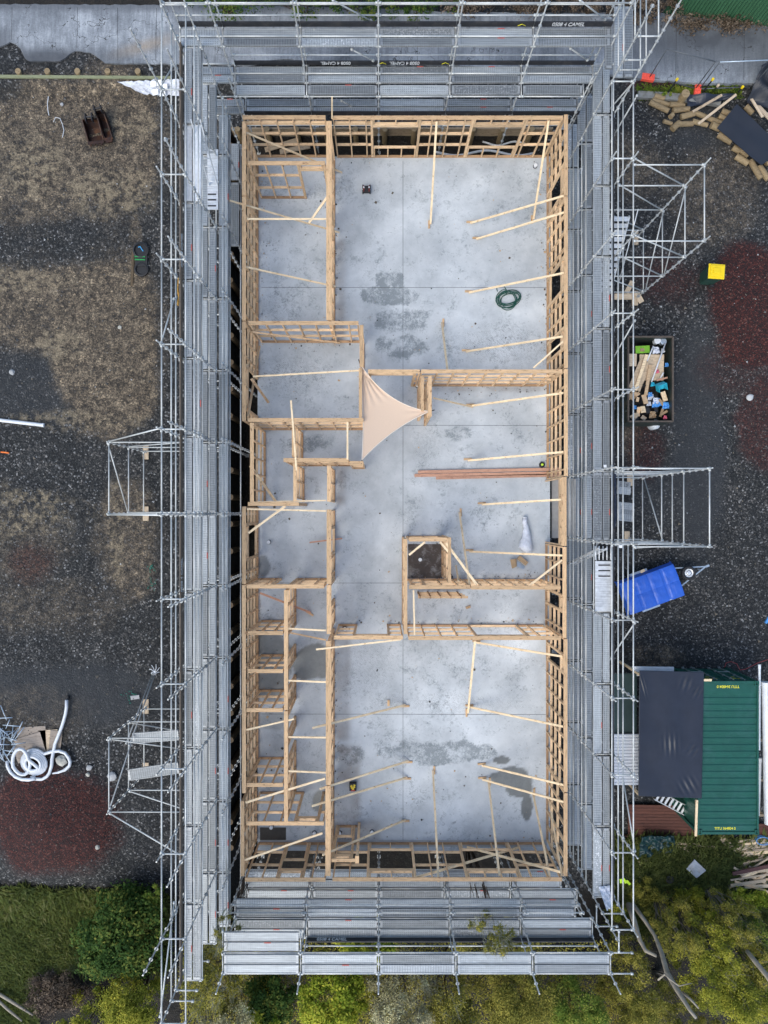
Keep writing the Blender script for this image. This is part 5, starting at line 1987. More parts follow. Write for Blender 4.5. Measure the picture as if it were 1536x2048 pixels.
lathe(m, G(284, 540, .02), [(.30, 0), (.30, .08), (.24, .10), (.2, .03)], 18)
m.box(G(284, 522, .05), (.5, .5, .09))
m.build('sump_body', blk_rub, t)
m = MB()
for py in (515, 521):
    m.beam(G(271, py, .12), G(292, py + .5, .12), .045, .02)
m.build('green_band', M('bright_green_strap', (.02, .30, .07), .5), t)
m = MB()
m.path([G(278, 496, .09), G(282, 495, .1), G(285, 500, .09), G(288, 504, .09)], .022, 6)
m.build('blue_cord', M('blue_cord', (.08, .40, .75), .5), t)
tag(bar('timber_board', G(267, 500, .03), G(264, 572, .03), .10, .04, darkpole), 'old brown board lying in the yard beside the sump', 'timber board')
m = MB()
for seg in (((98, 194), (96, 208), (97, 222), (99, 232)), ((108, 245), (112, 236), (121, 238), (126, 250), (129, 262), (126, 276))):
    m.path([G(*p, .05) for p in seg], .014, 5)
    if seg[0][0] == 98:
        tag(m.build('cord', white_pl), 'short white cord on the gravel left of the digger buckets', 'cord')
        m = MB()
tag(m.build('cord', white_pl), 'long curved white cord on the gravel left of the digger buckets', 'cord')

# ---- right yard: skip bin
SKZ = -1.75
zr = -.35
c0, c1 = P(1256, 674, zr), P(1345, 843, zr)
x0, x1, y1, y0 = c0.x, c1.x, c0.y, c1.y
sk = thing('skip_bin', 'dark steel skip bin full of building rubbish by the right scaffold', 'skip bin', ((x0 + x1) / 2, (y0 + y1) / 2, SKZ))
zb = gz((x0 + x1) / 2, (y0 + y1) / 2) + .02
for (a, b_, nm) in (((x0, y0), (x0, y1), 'side_wall'), ((x1, y0), (x1, y1), 'side_wall'), ((x0, y0), (x1, y0), 'end_wall'), ((x0, y1), (x1, y1), 'end_wall')):
    m = MB()
    hgt = zr - zb
    m.beam((a[0], a[1], zb + hgt / 2), (b_[0], b_[1], zb + hgt / 2), .05, hgt)
    m.build(nm, skip_paint, sk)
    m = MB()
    m.beam((a[0], a[1], zr + .03), (b_[0], b_[1], zr + .03), .065, .06)
    m.build('rim', M('rusty_rim', (.085, .065, .05), .7, var=.3), sk)
m = MB()
m.box(((x0 + x1) / 2, (y0 + y1) / 2, zb + .04), (x1 - x0, y1 - y0, .06))
m.build('bin_floor', skip_paint, sk)
m = MB()
for k in range(4):
    m.box((x0 - .05, y0 + (k + .5) * (y1 - y0) / 4, (zr + zb) / 2), (.07, .08, zr - zb - .1))
    m.box((x1 + .05, y0 + (k + .5) * (y1 - y0) / 4, (zr + zb) / 2), (.07, .08, zr - zb - .1))
m.build('stiffener', skip_paint, sk)
# rubbish inside: z rises to just under the rim
m = MB()
m.sheet([(x0 + .05, y0 + .05, zb + .4), (x1 - .35, y0 + .05, zb + .35), (x1 - .35, y1 - .05, zb + .3), (x0 + .05, y1 - .05, zb + .4)], 16, 26, lambda u, v: .12 * mn.noise(Vector((u * 7, v * 12, 0))), .1)
kind(tag(m.build('rubbish_fill', M('dark_rubbish', (.04, .035, .035), .8, var=.6, scale=7)), 'dark mixed rubbish filling the bottom of the skip bin', 'rubbish'), 'stuff')
SZ = -.75


def skip_item(nm, lab, cat, px, py, sx_, sy_, sz_, rot, mat, z=SZ, tilt=0, group=None):
    c = P(px, py, z)
    m = MB()
    rm = Matrix.Rotation(R(rot), 3, 'Z') @ Matrix.Rotation(R(tilt), 3, 'X')
    m.box((0, 0, 0), (sx_, sy_, sz_), rm)
    o = m.build(nm, mat, loc=(0, 0, 0))
    o.location = c
    return tag(o, lab, cat, group)


skip_item('plywood_sheet', 'large pale plywood sheet lying on the skip rubbish', 'plywood', 1303, 735, 1.0, 1.05, .02, 0, palette, -.72, 4)
skip_item('plywood_sheet', 'long plywood strip slanting across the skip', 'plywood', 1281, 748, .5, 1.35, .02, -22, palette, -.66, 2)
skip_item('plywood_sheet', 'square plywood offcut against the left side of the skip', 'plywood', 1265, 720, .33, .5, .02, 0, palette, -.6, 6)
skip_item('timber_board', 'long golden timber plank lying diagonally in the skip', 'timber board', 1282, 745, .13, 1.5, .05, -17, brace_pine, -.56, 3)
skip_item('timber_board', 'brown stained plank with dark blotches in the skip', 'timber board', 1296, 760, .13, 1.25, .04, -8, pine, -.58, 2)
skip_item('board', 'lime green board at the top end of the skip', 'board', 1285, 699, .58, .30, .03, 3, lime_pl, -.72, 0)
skip_item('cardboard_piece', 'small cardboard square on the lime green board', 'cardboard', 1284.5, 700, .17, .12, .02, 0, card, -.68, 0)
for px, py, px2, py2, lab in ((1307, 692, 1294, 722, 'short white pipe left of the long one in the skip'), (1331, 686, 1303, 764, 'longest white pipe slanting across the skip'), (1327, 745, 1321, 756, 'shortest white pipe by the brown stick in the skip')):
    o = pipe('pipe', P(px, py, -.5), P(px2, py2, -.6), .03, white_pl)
    tag(o, lab, 'pipe', 'white pipes in the skip')
for px, py, r_, lab, mt in ((1310, 684, .13, 'white bucket lid at the top end of the skip', white_pl), (1322, 686, .12, 'grey bucket right of the white lid in the skip', fit_steel)):
    t = thing('bucket', lab, 'bucket', P(px, py, -.75))
    m = MB()
    lathe(m, P(px, py, -.85), [(r_ * .85, 0), (r_, .25), (r_ * 1.06, .26), (r_ * 1.06, .28), (r_ * .9, .285)], 16)
    m.build('bucket_body', mt, t)
t = thing('crate', 'aqua blue open plastic crate tipped over in the skip', 'crate', P(1324, 772, -.7))
m = MB()
c = P(1323, 774, -.6)
rm = Matrix.Rotation(R(20), 3, 'Z') @ Matrix.Rotation(R(25), 3, 'X')
for (dx, dy, dz, sx_, sy_, sz_) in ((0, .14, 0, .36, .015, .3), (-.17, 0, 0, .015, .3, .3), (.17, 0, 0, .015, .3, .3), (0, 0, -.14, .36, .3, .015)):
    m.box(c + rm @ Vector((dx, dy, dz)), (sx_, sy_, sz_), rm)
m.build('crate_body', aqua_pl, t)
skip_item('timber_board', 'short red brown stick by the aqua crate in the skip', 'timber board', 1324, 758, .45, .07, .04, 15, pinktim, -.55)
rs = random.Random(11)
for k in range(8):
    px, py = rs.uniform(1294, 1332), rs.uniform(789, 812)
    c = P(px, py, -.68 + rs.uniform(0, .08))
    m = MB()
    s = rs.uniform(.09, .17)
    m.sheet([c + Vector((-s, -s, 0)), c + Vector((s, -s * .8, .04)), c + Vector((s * .9, s, 0)), c + Vector((-s * .8, s, .05))], 5, 5, lambda u, v: .1 * mn.noise(Vector((u * 4 + k * 3, v * 4, 0))), .012)
    tag(m.build('plastic_scrap', blue_pl if k % 3 else film_white), 'crumpled light blue plastic scrap in the lower half of the skip', 'plastic scrap', 'crumpled plastic scraps in the skip')
for k in range(26):
    px, py = rs.uniform(1260, 1330), rs.uniform(788, 838)
    mt = rs.choice([card, brace_pine, pine, blk_rub, blk_rub, card, palette])
    o = skip_item('timber_offcut', 'timber and cardboard offcut among the rubbish at the lower end of the skip', 'offcut', px, py, rs.uniform(.08, .2), rs.uniform(.15, .4), .05, rs.uniform(-60, 60), mt, -.75 + rs.uniform(0, .15), rs.uniform(-15, 15), 'offcuts at the lower end of the skip')
for k, (px, py, mt, lab) in enumerate(((1333, 730, blue_pl, 'blue plastic scrap against the right side of the skip'), (1330, 835, pink_pl, 'pink plastic scrap in the lower right corner of the skip'), (1269, 815, blue_pl, 'deep blue plastic scrap at the lower left of the skip'), (1314, 743, pink_pl, 'small pink label on the plywood in the skip'), (1325, 702, white_pl, 'white plastic container near the top right of the skip'), (1305, 830, card, 'crumpled brown paper sack at the lower end of the skip'), (1288, 772, blk_rub, 'black cable lump on the stained plank in the skip'), (1305, 769, aqua_pl, 'small aqua cap beside the crate in the skip'), (1312, 701, film_white, 'crumpled clear film beside the white lid in the skip'))):
    c = P(px, py, -.62 if k not in (3,) else -.69)
    m = MB()
    s = .14 if k in (5, 8) else .08
    m.sheet([c + Vector((-s, -s, 0)), c + Vector((s, -s * .8, .05)), c + Vector((s * .9, s, 0)), c + Vector((-s * .8, s, .06))], 6, 6, lambda u, v: .12 * mn.noise(Vector((u * 4 + k * 5, v * 4, 0))), .02)
    tag(m.build('plastic_scrap' if k != 5 else 'paper_sack', mt), lab, 'scrap')
t = thing('gas_bottle', 'white rounded bottle standing just below the skip bin', 'gas bottle', G(1303, 854))
m = MB()
lathe(m, G(1303, 851), [(.19, 0), (.21, .06), (.21, .42), (.17, .55), (.07, .62), (.05, .68)], 18)
m.build('bottle_body', white_pl, t, smooth=True)

# ---- yellow lidded bin
wb = thing('wheelie_bin', 'green wheelie bin with a bright yellow lid on the gravel', 'wheelie bin', G(1412, 560))
gb = gz(*G(1420, 555).xy)
ct = P(1433, 543, gb + 1.02)
cb_ = Vector((ct.x, ct.y, gb))
rm = Matrix.Rotation(R(-4), 3, 'Z')
m = MB()
top_ = [Vector((sx * .29, sy * .27, .98)) for sx, sy in ((-1, -1), (1, -1), (1, 1), (-1, 1))]
bot_ = [Vector((sx * .24, sy * .22, .04)) for sx, sy in ((-1, -1), (1, -1), (1, 1), (-1, 1))]
m.add([cb_ + rm @ v for v in bot_ + top_], [(0, 1, 5, 4), (1, 2, 6, 5), (2, 3, 7, 6), (3, 0, 4, 7), (3, 2, 1, 0), (4, 5, 6, 7)])
m.build('bin_body', dkgreen_pl, wb)
m = MB()
m.box(cb_ + rm @ Vector((0, 0, 1.02)), (.66, .60, .05), rm)
m.box(cb_ + rm @ Vector((0, 0, 1.07)), (.54, .46, .06), rm)
m.box(cb_ + rm @ Vector((-.02, 0, 1.115)), (.28, .24, .05), rm)
m.box(cb_ + rm @ Vector((.27, 0, 1.07)), (.05, .5, .08), rm)
o = m.build('lid', yellow_pl, wb)
bv = o.modifiers.new('b', 'BEVEL')
bv.width = .02
bv.segments = 2
m = MB()
m.tube(cb_ + rm @ Vector((.36, -.25, .95)), cb_ + rm @ Vector((.36, .25, .95)), .022, 8)
m.build('handle', dkgreen_pl, wb)
for s in (-1, 1):
    m = MB()
    m.tube(cb_ + rm @ Vector((.24, s * .25, .1)), cb_ + rm @ Vector((.24, s * .31, .1)), .1, 14)
    m.build('wheel', blk_rub, wb)

# ---- trailer with blue cover
tz = gz(*G(1300, 1180).xy)
tl = thing('trailer', 'small trailer under a bright blue cover with its spare wheel on the drawbar', 'trailer', G(1300, 1180))
zt_ = tz + 1.05
tc = [P(1253, 1160, zt_), P(1333, 1131, zt_), P(1373, 1191, zt_), P(1262, 1236, zt_)]
# cover: box shaped with folds
bl = [P(1236, 1163, zt_), P(1350, 1124, zt_), P(1376, 1192, zt_), P(1258, 1238, zt_)]
cenx = sum((v for v in bl), Vector()) / 4
ux = ((bl[1] - bl[0]) + (bl[2] - bl[3])).normalized()
uy = Vector((-ux.y, ux.x, 0))
LT, WT = 2.45, 1.42
def tp(a, b_, z):
    return Vector((cenx.x, cenx.y, 0)) + ux * a + uy * b_ + Vector((0, 0, z))


m = MB()
nu, nv = 34, 20
def tarp_h(a, b_):
    fx = min(abs(((a / LT + .5) * 4) % 1 - 0), abs(1 - ((a / LT + .5) * 4) % 1))
    fy = min(abs(((b_ / WT + .5) * 2) % 1), abs(1 - ((b_ / WT + .5) * 2) % 1))
    return -.035 * math.exp(-(fx * 9) ** 2) - .03 * math.exp(-(fy * 9) ** 2) + .03 * (1 - (2 * b_ / WT) ** 2) + .03 * mn.noise(Vector((a * 1.2, b_ * 1.2, 4))) + .012 * mn.noise(Vector((a * 7, b_ * 7, 1)))


vs, fs = [], []
for j in range(nv + 5):
    for i in range(nu + 5):
        u = (i - 2) / nu
        v = (j - 2) / nv
        uu, vv = min(1, max(0, u)), min(1, max(0, v))
        a_, b_2 = (uu - .5) * LT, (vv - .5) * WT
        drop = (abs(u - uu) * nu + abs(v - vv) * nv)
        z = zt_ + tarp_h(a_, b_2) - .17 * drop
        ov = .03 * drop
        p = tp(a_ + (1 if u > 1 else -1 if u < 0 else 0) * ov, b_2 + (1 if v > 1 else -1 if v < 0 else 0) * ov, z)
        vs.append(p + Vector((0, 0, .012 * mn.noise(p * 5))))
w_ = nu + 5
fs = [(j * w_ + i, j * w_ + i + 1, (j + 1) * w_ + i + 1, (j + 1) * w_ + i) for j in range(nv + 4) for i in range(nu + 4)]
m.add(vs, fs)
o = m.build('cover', blue_tarp, tl)
so_ = o.modifiers.new('s', 'SOLIDIFY')
so_.thickness = .008
m = MB()
for (a_, b_2, sx_, sy_) in ((0, WT / 2 - .03, LT - .06, .04), (0, -WT / 2 + .03, LT - .06, .04), (LT / 2 - .03, 0, .04, WT - .06), (-LT / 2 + .03, 0, .04, WT - .06)):
    rm = Matrix((ux, uy, Vector((0, 0, 1)))).transposed()
    m.box(tp(a_, b_2, tz + .72), (sx_, sy_, .55), rm)
m.box(tp(0, 0, tz + .46), (LT - .1, WT - .1, .05), rm)
m.build('tray', fit_steel, tl)
for s in (-1, 1):
    m = MB()
    m.tube(tp(-.2, s * (WT / 2 + .12), tz + .30), tp(-.2, s * (WT / 2 - .05), tz + .30), .30, 18)
    w1 = m.build('wheel', blk_rub, tl)
    m = MB()
    m.box(tp(-.2, s * (WT / 2 + .04), tz + .66), (.8, .24, .03), rm)
    m.build('mudguard', fit_steel, tl)
hitch = P(1411, 1133, tz + .5)
m = MB()
for s in (-.5, .5):
    m.beam(tp(LT / 2 - .1, s, tz + .48), hitch, .05, .07)
m.beam(hitch, hitch + ux * .16, .09, .09)
m.build('drawbar', fit_steel, tl)
m = MB()
m.tube(hitch - ux * .35, hitch - ux * .35 + Vector((0, 0, .35)), .03, 8)
m.build('jockey_stand', fit_steel, tl)
wc = P(1377, 1146, tz + .62)
m = MB()
lathe(m, wc + Vector((0, 0, -.08)), [(.20, 0), (.27, .0), (.31, .04), (.31, .12), (.27, .16), (.19, .15), (.185, .09)], 26)
sw_ = m.build('spare_wheel', blk_rub, tl, smooth=True)
m = MB()
lathe(m, wc + Vector((0, 0, .0)), [(.185, 0), (.185, .05), (.15, .03), (.06, .055), (.03, .055)], 20)
rim_ = m.build('rim', alu, tl)
rim_.parent = sw_
rim_.location = rim_.location - sw_.location
m = MB()
for k in range(8):
    t_ = k * math.pi / 4
    m.box(wc + Vector((.11 * math.cos(t_), .11 * math.sin(t_), .048)), (.05, .035, .012), Matrix.Rotation(t_, 3, 'Z'))
hs = m.build('rim_hole', blk_rub, tl)
hs.parent = sw_
hs.location = hs.location - sw_.location
m = MB()
c = P(1285, 1142, zt_ - .15)
m.box(c, (.2, .12, .03), Matrix.Rotation(R(25), 3, 'Z'))
m.build('wood_wedge', palette, tl)

# ---- shipping container, roof measured at its own height
zr_ = -.42
kz = gz(14.0, -10.0)
kx0, kx1 = P(1394.5, 0, zr_).x, P(1516.5, 0, zr_).x
ky1, ky0 = P(0, 1362, zr_).y, P(0, 1668, zr_).y
ct_ = thing('shipping_container', 'green corrugated shipping container with yellow lettering beside the decking', 'shipping container', ((kx0 + kx1) / 2, (ky0 + ky1) / 2, kz))
KW, KL = kx1 - kx0, ky1 - ky0
m = MB()
# roof with transverse corrugations
nr = 20
ys_ = [ky0, ky0 + .42]
prof = []
span0, span1 = ky0 + .34, ky1 - .42
step = (span1 - span0) / nr
prof = [(ky0, 0), (span0 - .02, 0)]
for i in range(nr):
    y_ = span0 + i * step
    prof += [(y_, 0), (y_ + step * .14, -.028), (y_ + step * .5, -.028), (y_ + step * .64, 0)]
prof += [(span1 + .02, 0), (ky1, 0)]
vs = []
for y_, dz in prof:
    vs += [Vector((kx0 + .06, y_, zr_ + dz)), Vector((kx1 - .06, y_, zr_ + dz))]
vs2 = [v - Vector((0, 0, .01)) for v in vs]
k = len(prof)
fs = [(2 * i, 2 * i + 1, 2 * i + 3, 2 * i + 2) for i in range(k - 1)]
m.add(vs + vs2, fs + [tuple(q + 2 * k for q in f[::-1]) for f in fs])
m.build('roof', cont_green, ct_)
m = MB()
for x in (kx0 + .035, kx1 - .035):
    m.beam((x, ky0, zr_ + .0), (x, ky1, zr_ + .0), .07, .09)
    m.beam((x, ky0, kz + .1), (x, ky1, kz + .1), .07, .16)
for x in (kx0 + .06, kx1 - .06):
    for y in (ky0 + .06, ky1 - .06):
        m.beam((x, y, kz), (x, y, zr_ - .05), .12, .12)
m.beam((kx0 + .1, ky1 - .05, zr_ - .01), (kx1 - .1, ky1 - .05, zr_ - .01), .1, .1)
m.beam((kx0 + .1, ky0 + .05, zr_ - .01), (kx1 - .1, ky0 + .05, zr_ - .01), .1, .1)
m.build('frame_rail', cont_green, ct_)
for x in (kx0 + .08, kx1 - .08):
    for y in (ky0 + .09, ky1 - .09):
        m = MB()
        for (dx, dy, sx_, sy_) in ((0, .075, .17, .04), (0, -.075, .17, .04), (.065, 0, .04, .11), (-.065, 0, .04, .11)):
            m.box((x + dx, y + dy, zr_ + .01), (sx_, sy_, .12))
        m.build('corner_casting', cont_green, ct_)
m = MB()
for x, s in ((kx0 + .03, -1), (kx1 - .03, 1)):
    pr = []
    n_ = 44
    vs = []
    for i in range(n_ + 1):
        y_ = ky0 + .1 + (KL - .2) * i / n_
        d_ = .036 if (i // 1) % 4 in (0, 1) else 0
        vs += [Vector((x - s * d_, y_, kz + .15)), Vector((x - s * d_, y_, zr_ - .04))]
    fs = [(2 * i, 2 * i + 2, 2 * i + 3, 2 * i + 1) for i in range(n_)]
    m.add(vs, fs if s > 0 else [f[::-1] for f in fs])
m.build('side_panel', cont_green, ct_)
m = MB()
m.box(((kx0 + kx1) / 2, ky0 + .05, (kz + zr_) / 2), (KW - .2, .04, zr_ - kz - .2))
m.build('end_panel', cont_green, ct_)
for s in (-1, 1):
    m = MB()
    xc = (kx0 + kx1) / 2 + s * (KW - .2) / 4
    m.box((xc, ky1 - .06, (kz + zr_) / 2), ((KW - .24) / 2 - .012, .05, zr_ - kz - .25))
    for q in range(5):
        m.box((xc, ky1 - .025, kz + .45 + q * .42), ((KW - .3) / 2 - .08, .025, .22))
    dr = m.build('door', cont_green, ct_)
    for dx in (-.28, .18):
        m = MB()
        m.tube((xc + dx, ky1 + .03, kz + .15), (xc + dx, ky1 + .03, zr_ - .1), .02, 8)
        for zz in (.3, .9, 1.6, 2.2):
            m.box((xc + dx, ky1 + .02, kz + zz), (.09, .07, .06))
        m.build('lock_rod', M('grey_rod', (.33, .36, .35), .5, .4), ct_)
    m = MB()
    m.box((xc - .05, ky1 + .06, kz + 1.15), (.5, .025, .04))
    m.build('door_handle', M('grey_rod', (.33, .36, .35)), ct_)
    for (zz, sz_) in ((2.15, .10), (1.9, .08)):
        lettering('door_lettering', 'TITU 364804' if zz > 2 else '22G1', sz_, Vector((xc - s * .05, ky1 + .008, kz + zz)), (-1, 0, 0), (0, 0, 1), yellow_ink, ct_, .002)
lettering('roof_lettering', 'TITU 364804 0', .155, Vector((P(1456, 0, zr_).x, P(0, 1373, zr_).y, zr_ + .004)), (-1, 0, 0), (0, -1, 0), yellow_ink, ct_, .002, 0, .95)
lettering('roof_lettering', 'TITU 364804 0', .145, Vector((P(1450, 0, zr_).x, P(0, 1657, zr_).y, zr_ + .004)), (1, 0, 0), (0, 1, 0), yellow_ink, ct_, .002, 0, .95)
m = MB()
m.box(P(1437, 1372, zr_ + .004) * 1.0, (.0, .0, .0))
# black cover sheet beside the container, lapping over its roof
m = MB()
folds = random.Random(2)
def sheet_z(u, v):
    z = .025 * mn.noise(Vector((u * 3, v * 4, 7)))
    for (cu_, cv, ang, n_, ln, wd) in ((.5, .58, 88, 6, .12, .26), (.78, .90, 60, 6, .10, .3), (.06, .12, 75, 3, .14, .08), (.72, .1, 110, 4, .08, .2), (.9, .16, 120, 4, .08, .16), (.84, .62, 130, 4, .07, .2)):
        du, dv = (u - cu_) * 1.0, (v - cv) * 2.0
        a_ = R(ang)
        al = du * math.cos(a_) + dv * math.sin(a_)
        ac = -du * math.sin(a_) + dv * math.cos(a_)
        z += .020 * math.cos(ac * n_ * 1.1 * math.pi / wd) * math.exp(-(al / ln) ** 2 * .9 - (ac / wd * 2.4) ** 2)
    return z


m.sheet([P(1279, 1341, -.22), P(1408, 1344, -.30), P(1403.5, 1597, -.30), P(1276.5, 1592, -.22)], 110, 160, sheet_z, .012)
cv = thing('cover_sheet', 'large black plastic sheet roof lapping over the green container', 'cover sheet', P(1340, 1470, -.3))
m.build('sheet', black_film, cv, smooth=True)
for py in (1350, 1590):
    bar('support_beam', P(1280, py, -.36), P(1396, py + 2, -.38), .045, .09, brace_pine, cv)
bar('support_beam', P(1281, 1345, -.40), P(1279, 1590, -.40), .045, .09, brace_pine, cv)
bar('support_post', P(1281, 1349, -.45), Vector((P(1281, 1349, -.45).x, P(1281, 1349, -.45).y, gz(10.3, -6.6))), .09, .09, brace_pine, cv)
bar('support_post', P(1279, 1590, -.45), Vector((P(1279, 1590, -.45).x, P(1279, 1590, -.45).y, gz(10.3, -11.2))), .09, .09, brace_pine, cv)
bar('edge_batten', P(1393.5, 1600, -.30), P(1391.5, 1672, -.30), .09, .05, brace_pine, cv)
bar('edge_batten', P(1407, 1360, -.36), P(1423, 1360, -.36), .09, .05, brace_pine, cv)
tag(bar('timber_prop', P(1246, 1327, -1.9), P(1278, 1349, -.35), .05, .09, brace_pine), 'pine prop slanting up to the corner of the black sheet roof', 'timber prop')
# white panel sticking out beyond the sheet
m = MB()
m.sheet([P(1264, 1333, -.75), P(1348, 1334, -.75), P(1348, 1352, -.75), P(1275, 1352, -.75)], 6, 2, None, .05)
tag(m.build('white_panel', white_pl), 'white rounded panel edge showing beyond the black sheet roof', 'panel')
# dark green panel and white ribbed sheets at left under scaffold
m = MB()
m.sheet([P(1226, 1348, -1.15), P(1274, 1346, -1.15), P(1273, 1466, -1.15), P(1225, 1466, -1.15)], 3, 3, None, .03)
tag(m.build('canvas_panel', M('dark_green_canvas', (.022, .05, .048), .6, var=.3, scale=1.5)), 'dark green flat cover between scaffold and black sheet roof', 'cover')
m = MB()
ns = 16
vs, fs = [], []
pr = []
for i in range(ns * 4 + 1):
    y_ = 1468 + (1570 - 1468) * i / (ns * 4)
    dz = (.0, .028, .028, 0)[i % 4]
    vs += [P(1226, y_, -1.05) + Vector((0, 0, dz)), P(1277, y_, -1.05) + Vector((0, 0, dz))]
k = len(vs) // 2
fs = [(2 * i, 2 * i + 2, 2 * i + 3, 2 * i + 1) for i in range(k - 1)]
m.add(vs + [v - Vector((0, 0, .01)) for v in vs], fs + [tuple(q + 2 * k for q in f[::-1]) for f in fs])
tag(m.build('ribbed_sheet', M('white_ribbed_steel', (.78, .80, .84), .4, .1, var=.06)), 'white ribbed roofing sheets lying between scaffold and black sheet roof', 'roofing sheet')
# red deck
dk = thing('decking', 'dark red timber decking in front of the container end', 'decking', P(1330, 1640, kz + .1))
for i in range(10):
    a, b_ = P(1256, 1612 + i * 6.2, kz + .16), P(1395, 1614 + i * 6.2, kz + .16)
    bar('deck_board', a, b_, .125, .035, deck_red, dk)
bar('deck_edge', P(1248, 1671, kz + .1), P(1400, 1675, kz + .1), .05, .16, deck_red, dk)
for i in range(4):
    bar('deck_board', P(1512, 1650 + i * 6, kz + .16), P(1560, 1652 + i * 6, kz + .16), .125, .035, deck_red, dk)
# ladder leaning by container
ld = thing('ladder', 'grey ladder with red feet lying under the edge of the black sheet roof', 'ladder', P(1350, 1608, -2))
A, B = P(1313, 1590, -1.3), P(1379, 1625, -1.9)
dirv = (B - A).normalized()
pv = Vector((-dirv.y, dirv.x, 0)).normalized() * .2
for s in (-1, 1):
    bar('ladder_rail', A + pv * s, B + pv * s, .03, .08, alu, ld)
for k in range(8):
    p = A + (B - A) * (k + .5) / 8
    bar('rung', p - pv, p + pv, .09, .03, alu, ld)
m = MB()
for s in (-1, 1):
    m.box(B + pv * s * .9, (.1, .12, .1))
m.build('foot', M('red_foot', (.5, .08, .08), .5), ld)
# white pipes along right side of container
for (px0, py0, px1, py1, r_, z, lab, nm) in ((1531, 1365, 1537, 1648, .16, -.75, 'thickest white pipe lying beside the container at the frame edge', 'pipe'), (1519, 1330, 1518, 1500, .05, -.65, 'slim white downpipe with a joint beside the container doors', 'pipe'), (1518, 1516, 1514, 1630, .105, -1.0, 'medium white pipe close along the container side', 'pipe')):
    t = thing(nm, lab, 'pipe', P(px0, py0, z), 'white pipes beside the container')
    m = MB()
    m.tube(P(px0, py0, z), P(px1, py1, z), r_, 18)
    m.build('pipe_length', white_pl, t, smooth=False)
    m = MB()
    m.tube(P(px0, py0 - 1, z), P(px0, py0 + 7, z), r_ * 1.12, 18)
    m.build('pipe_socket', white_pl, t)
rk = thing('pipe_rack', 'low timber rack carrying the white pipes beside the container', 'rack', P(1525, 1500, kz))
for py in (1390, 1480, 1560, 1630):
    bar('rack_bearer', P(1518, py, -1.16), P(1560, py, -1.16), .09, .09, oldtim, rk)
    c = P(1530, py, -1.2)
    bar('rack_leg', c, Vector((c.x, c.y, gz(c.x, c.y))), .09, .09, oldtim, rk)
m = MB()
m.path([P(1449, 1335, kz + .05), P(1452, 1326, kz + .05), P(1462, 1323, kz + .05), P(1474, 1328, kz + .05), P(1480, 1340, kz + .05), P(1492, 1338, kz + .05), P(1515, 1326, kz + .05), P(1540, 1318, kz + .05)], .014, 5)
tag(m.build('cord', M('red_cord', (.35, .05, .05), .6)), 'thin red cord on the gravel beyond the container doors', 'cord')
m = MB()
c = P(1521, 1678, kz + .15)
m.path([c + Vector((.28 * math.cos(t_ * .5), .16 * math.sin(t_ * .5), .01 * t_)) for t_ in range(26)], .022, 6)
tag(m.build('hose', blue_pl), 'blue hose loop at the container corner', 'hose')

# ---- top right: temporary fence with orange feet, solar lamps, poles, black sheets
for (px, py, w_, l_, ang, lab) in ((1294, 158, .52, .27, -8, 'orange plastic fence foot left one beside the driveway'), (1393, 180, .26, .5, -6, 'orange plastic fence foot right one above the black sheet')):
    c = G(px, py, .09)
    rm = Matrix.Rotation(R(ang), 3, 'Z')
    t = thing('fence_foot', lab, 'fence foot', c - Vector((0, 0, .09)), 'orange feet of the temporary fence')
    m = MB()
    m.box(c, (w_, l_, .16), rm)
    for i in range(3):
        for s in (-1, 1):
            q = Vector(((i - 1) * w_ * .3, s * l_ * .22, .085)) if w_ > l_ else Vector((s * w_ * .22, (i - 1) * l_ * .3, .085))
            m.box(c + rm @ q, (.1, .08, .03), rm)
    o = m.build('foot_block', orange_pl, t)
    bv = o.modifiers.new('b', 'BEVEL')
    bv.width = .03
    bv.segments = 2
tf = thing('temporary_fence', 'grey wire temporary fence panel standing on two orange feet', 'fence', G(1340, 168))
fa, fb = G(1297, 158), G(1388, 181)
H = 1.9
ta, tb = fa + Vector((0, 0, H)), fb + Vector((0, 0, H))
dkst = M('dark_grey_steel', (.13, .14, .15), .5, .4)
for (p, q) in ((fa, ta), (fb, tb), (ta, tb), (fa + Vector((0, 0, .15)), fb + Vector((0, 0, .15)))):
    pipe('fence_tube', p, q, .021, dkst, tf)
m = MB()
for i in range(1, 22):
    p = fa + (fb - fa) * i / 22
    m.tube(p + Vector((0, 0, .15)), p + Vector((0, 0, H)), .0022, 4, caps=False)
m.build('wire_infill', dkst, tf)
tf2 = thing('temporary_fence', 'grey wire temporary fence panel running to the right picture edge', 'fence', G(1460, 175))
fa, fb = G(1396, 182), G(1500, 178)
ta, tb = fa + Vector((0, 0, H)), fb + Vector((0, 0, H))
for (p, q) in ((fa, ta), (fb, tb), (ta, tb), (fa + Vector((0, 0, .15)), fb + Vector((0, 0, .15)))):
    pipe('fence_tube', p, q, .021, fit_steel if p is ta else dkst, tf2)
for px, py, lab in ((1340, 174, 'yellow topped black stake left of the right orange foot'), (1409, 174, 'yellow topped black stake right of the right orange foot'), (1428, 181, 'small cream topped stake among the weeds'), (1476, 184, 'yellow topped stake near the dark right edge')):
    t = thing('marker_stake', lab, 'stake', G(px - 8, py + 20), 'capped stakes along the driveway edge')
    b0 = G(px - 6 if px < 1420 else px - 2, py + 14 if px < 1420 else py + 3)
    tp_ = Vector((b0.x, b0.y, b0.z + .95)) if px < 1420 else Vector((b0.x, b0.y, b0.z + .4))
    m = MB()
    m.tube(b0, tp_, .028, 8)
    m.build('stake', blk_rub, t)
    m = MB()
    m.tube(tp_, tp_ + Vector((0, 0, .09)), .055, 10)
    m.build('stake_cap', yellow_pl if px != 1428 else palette, t)
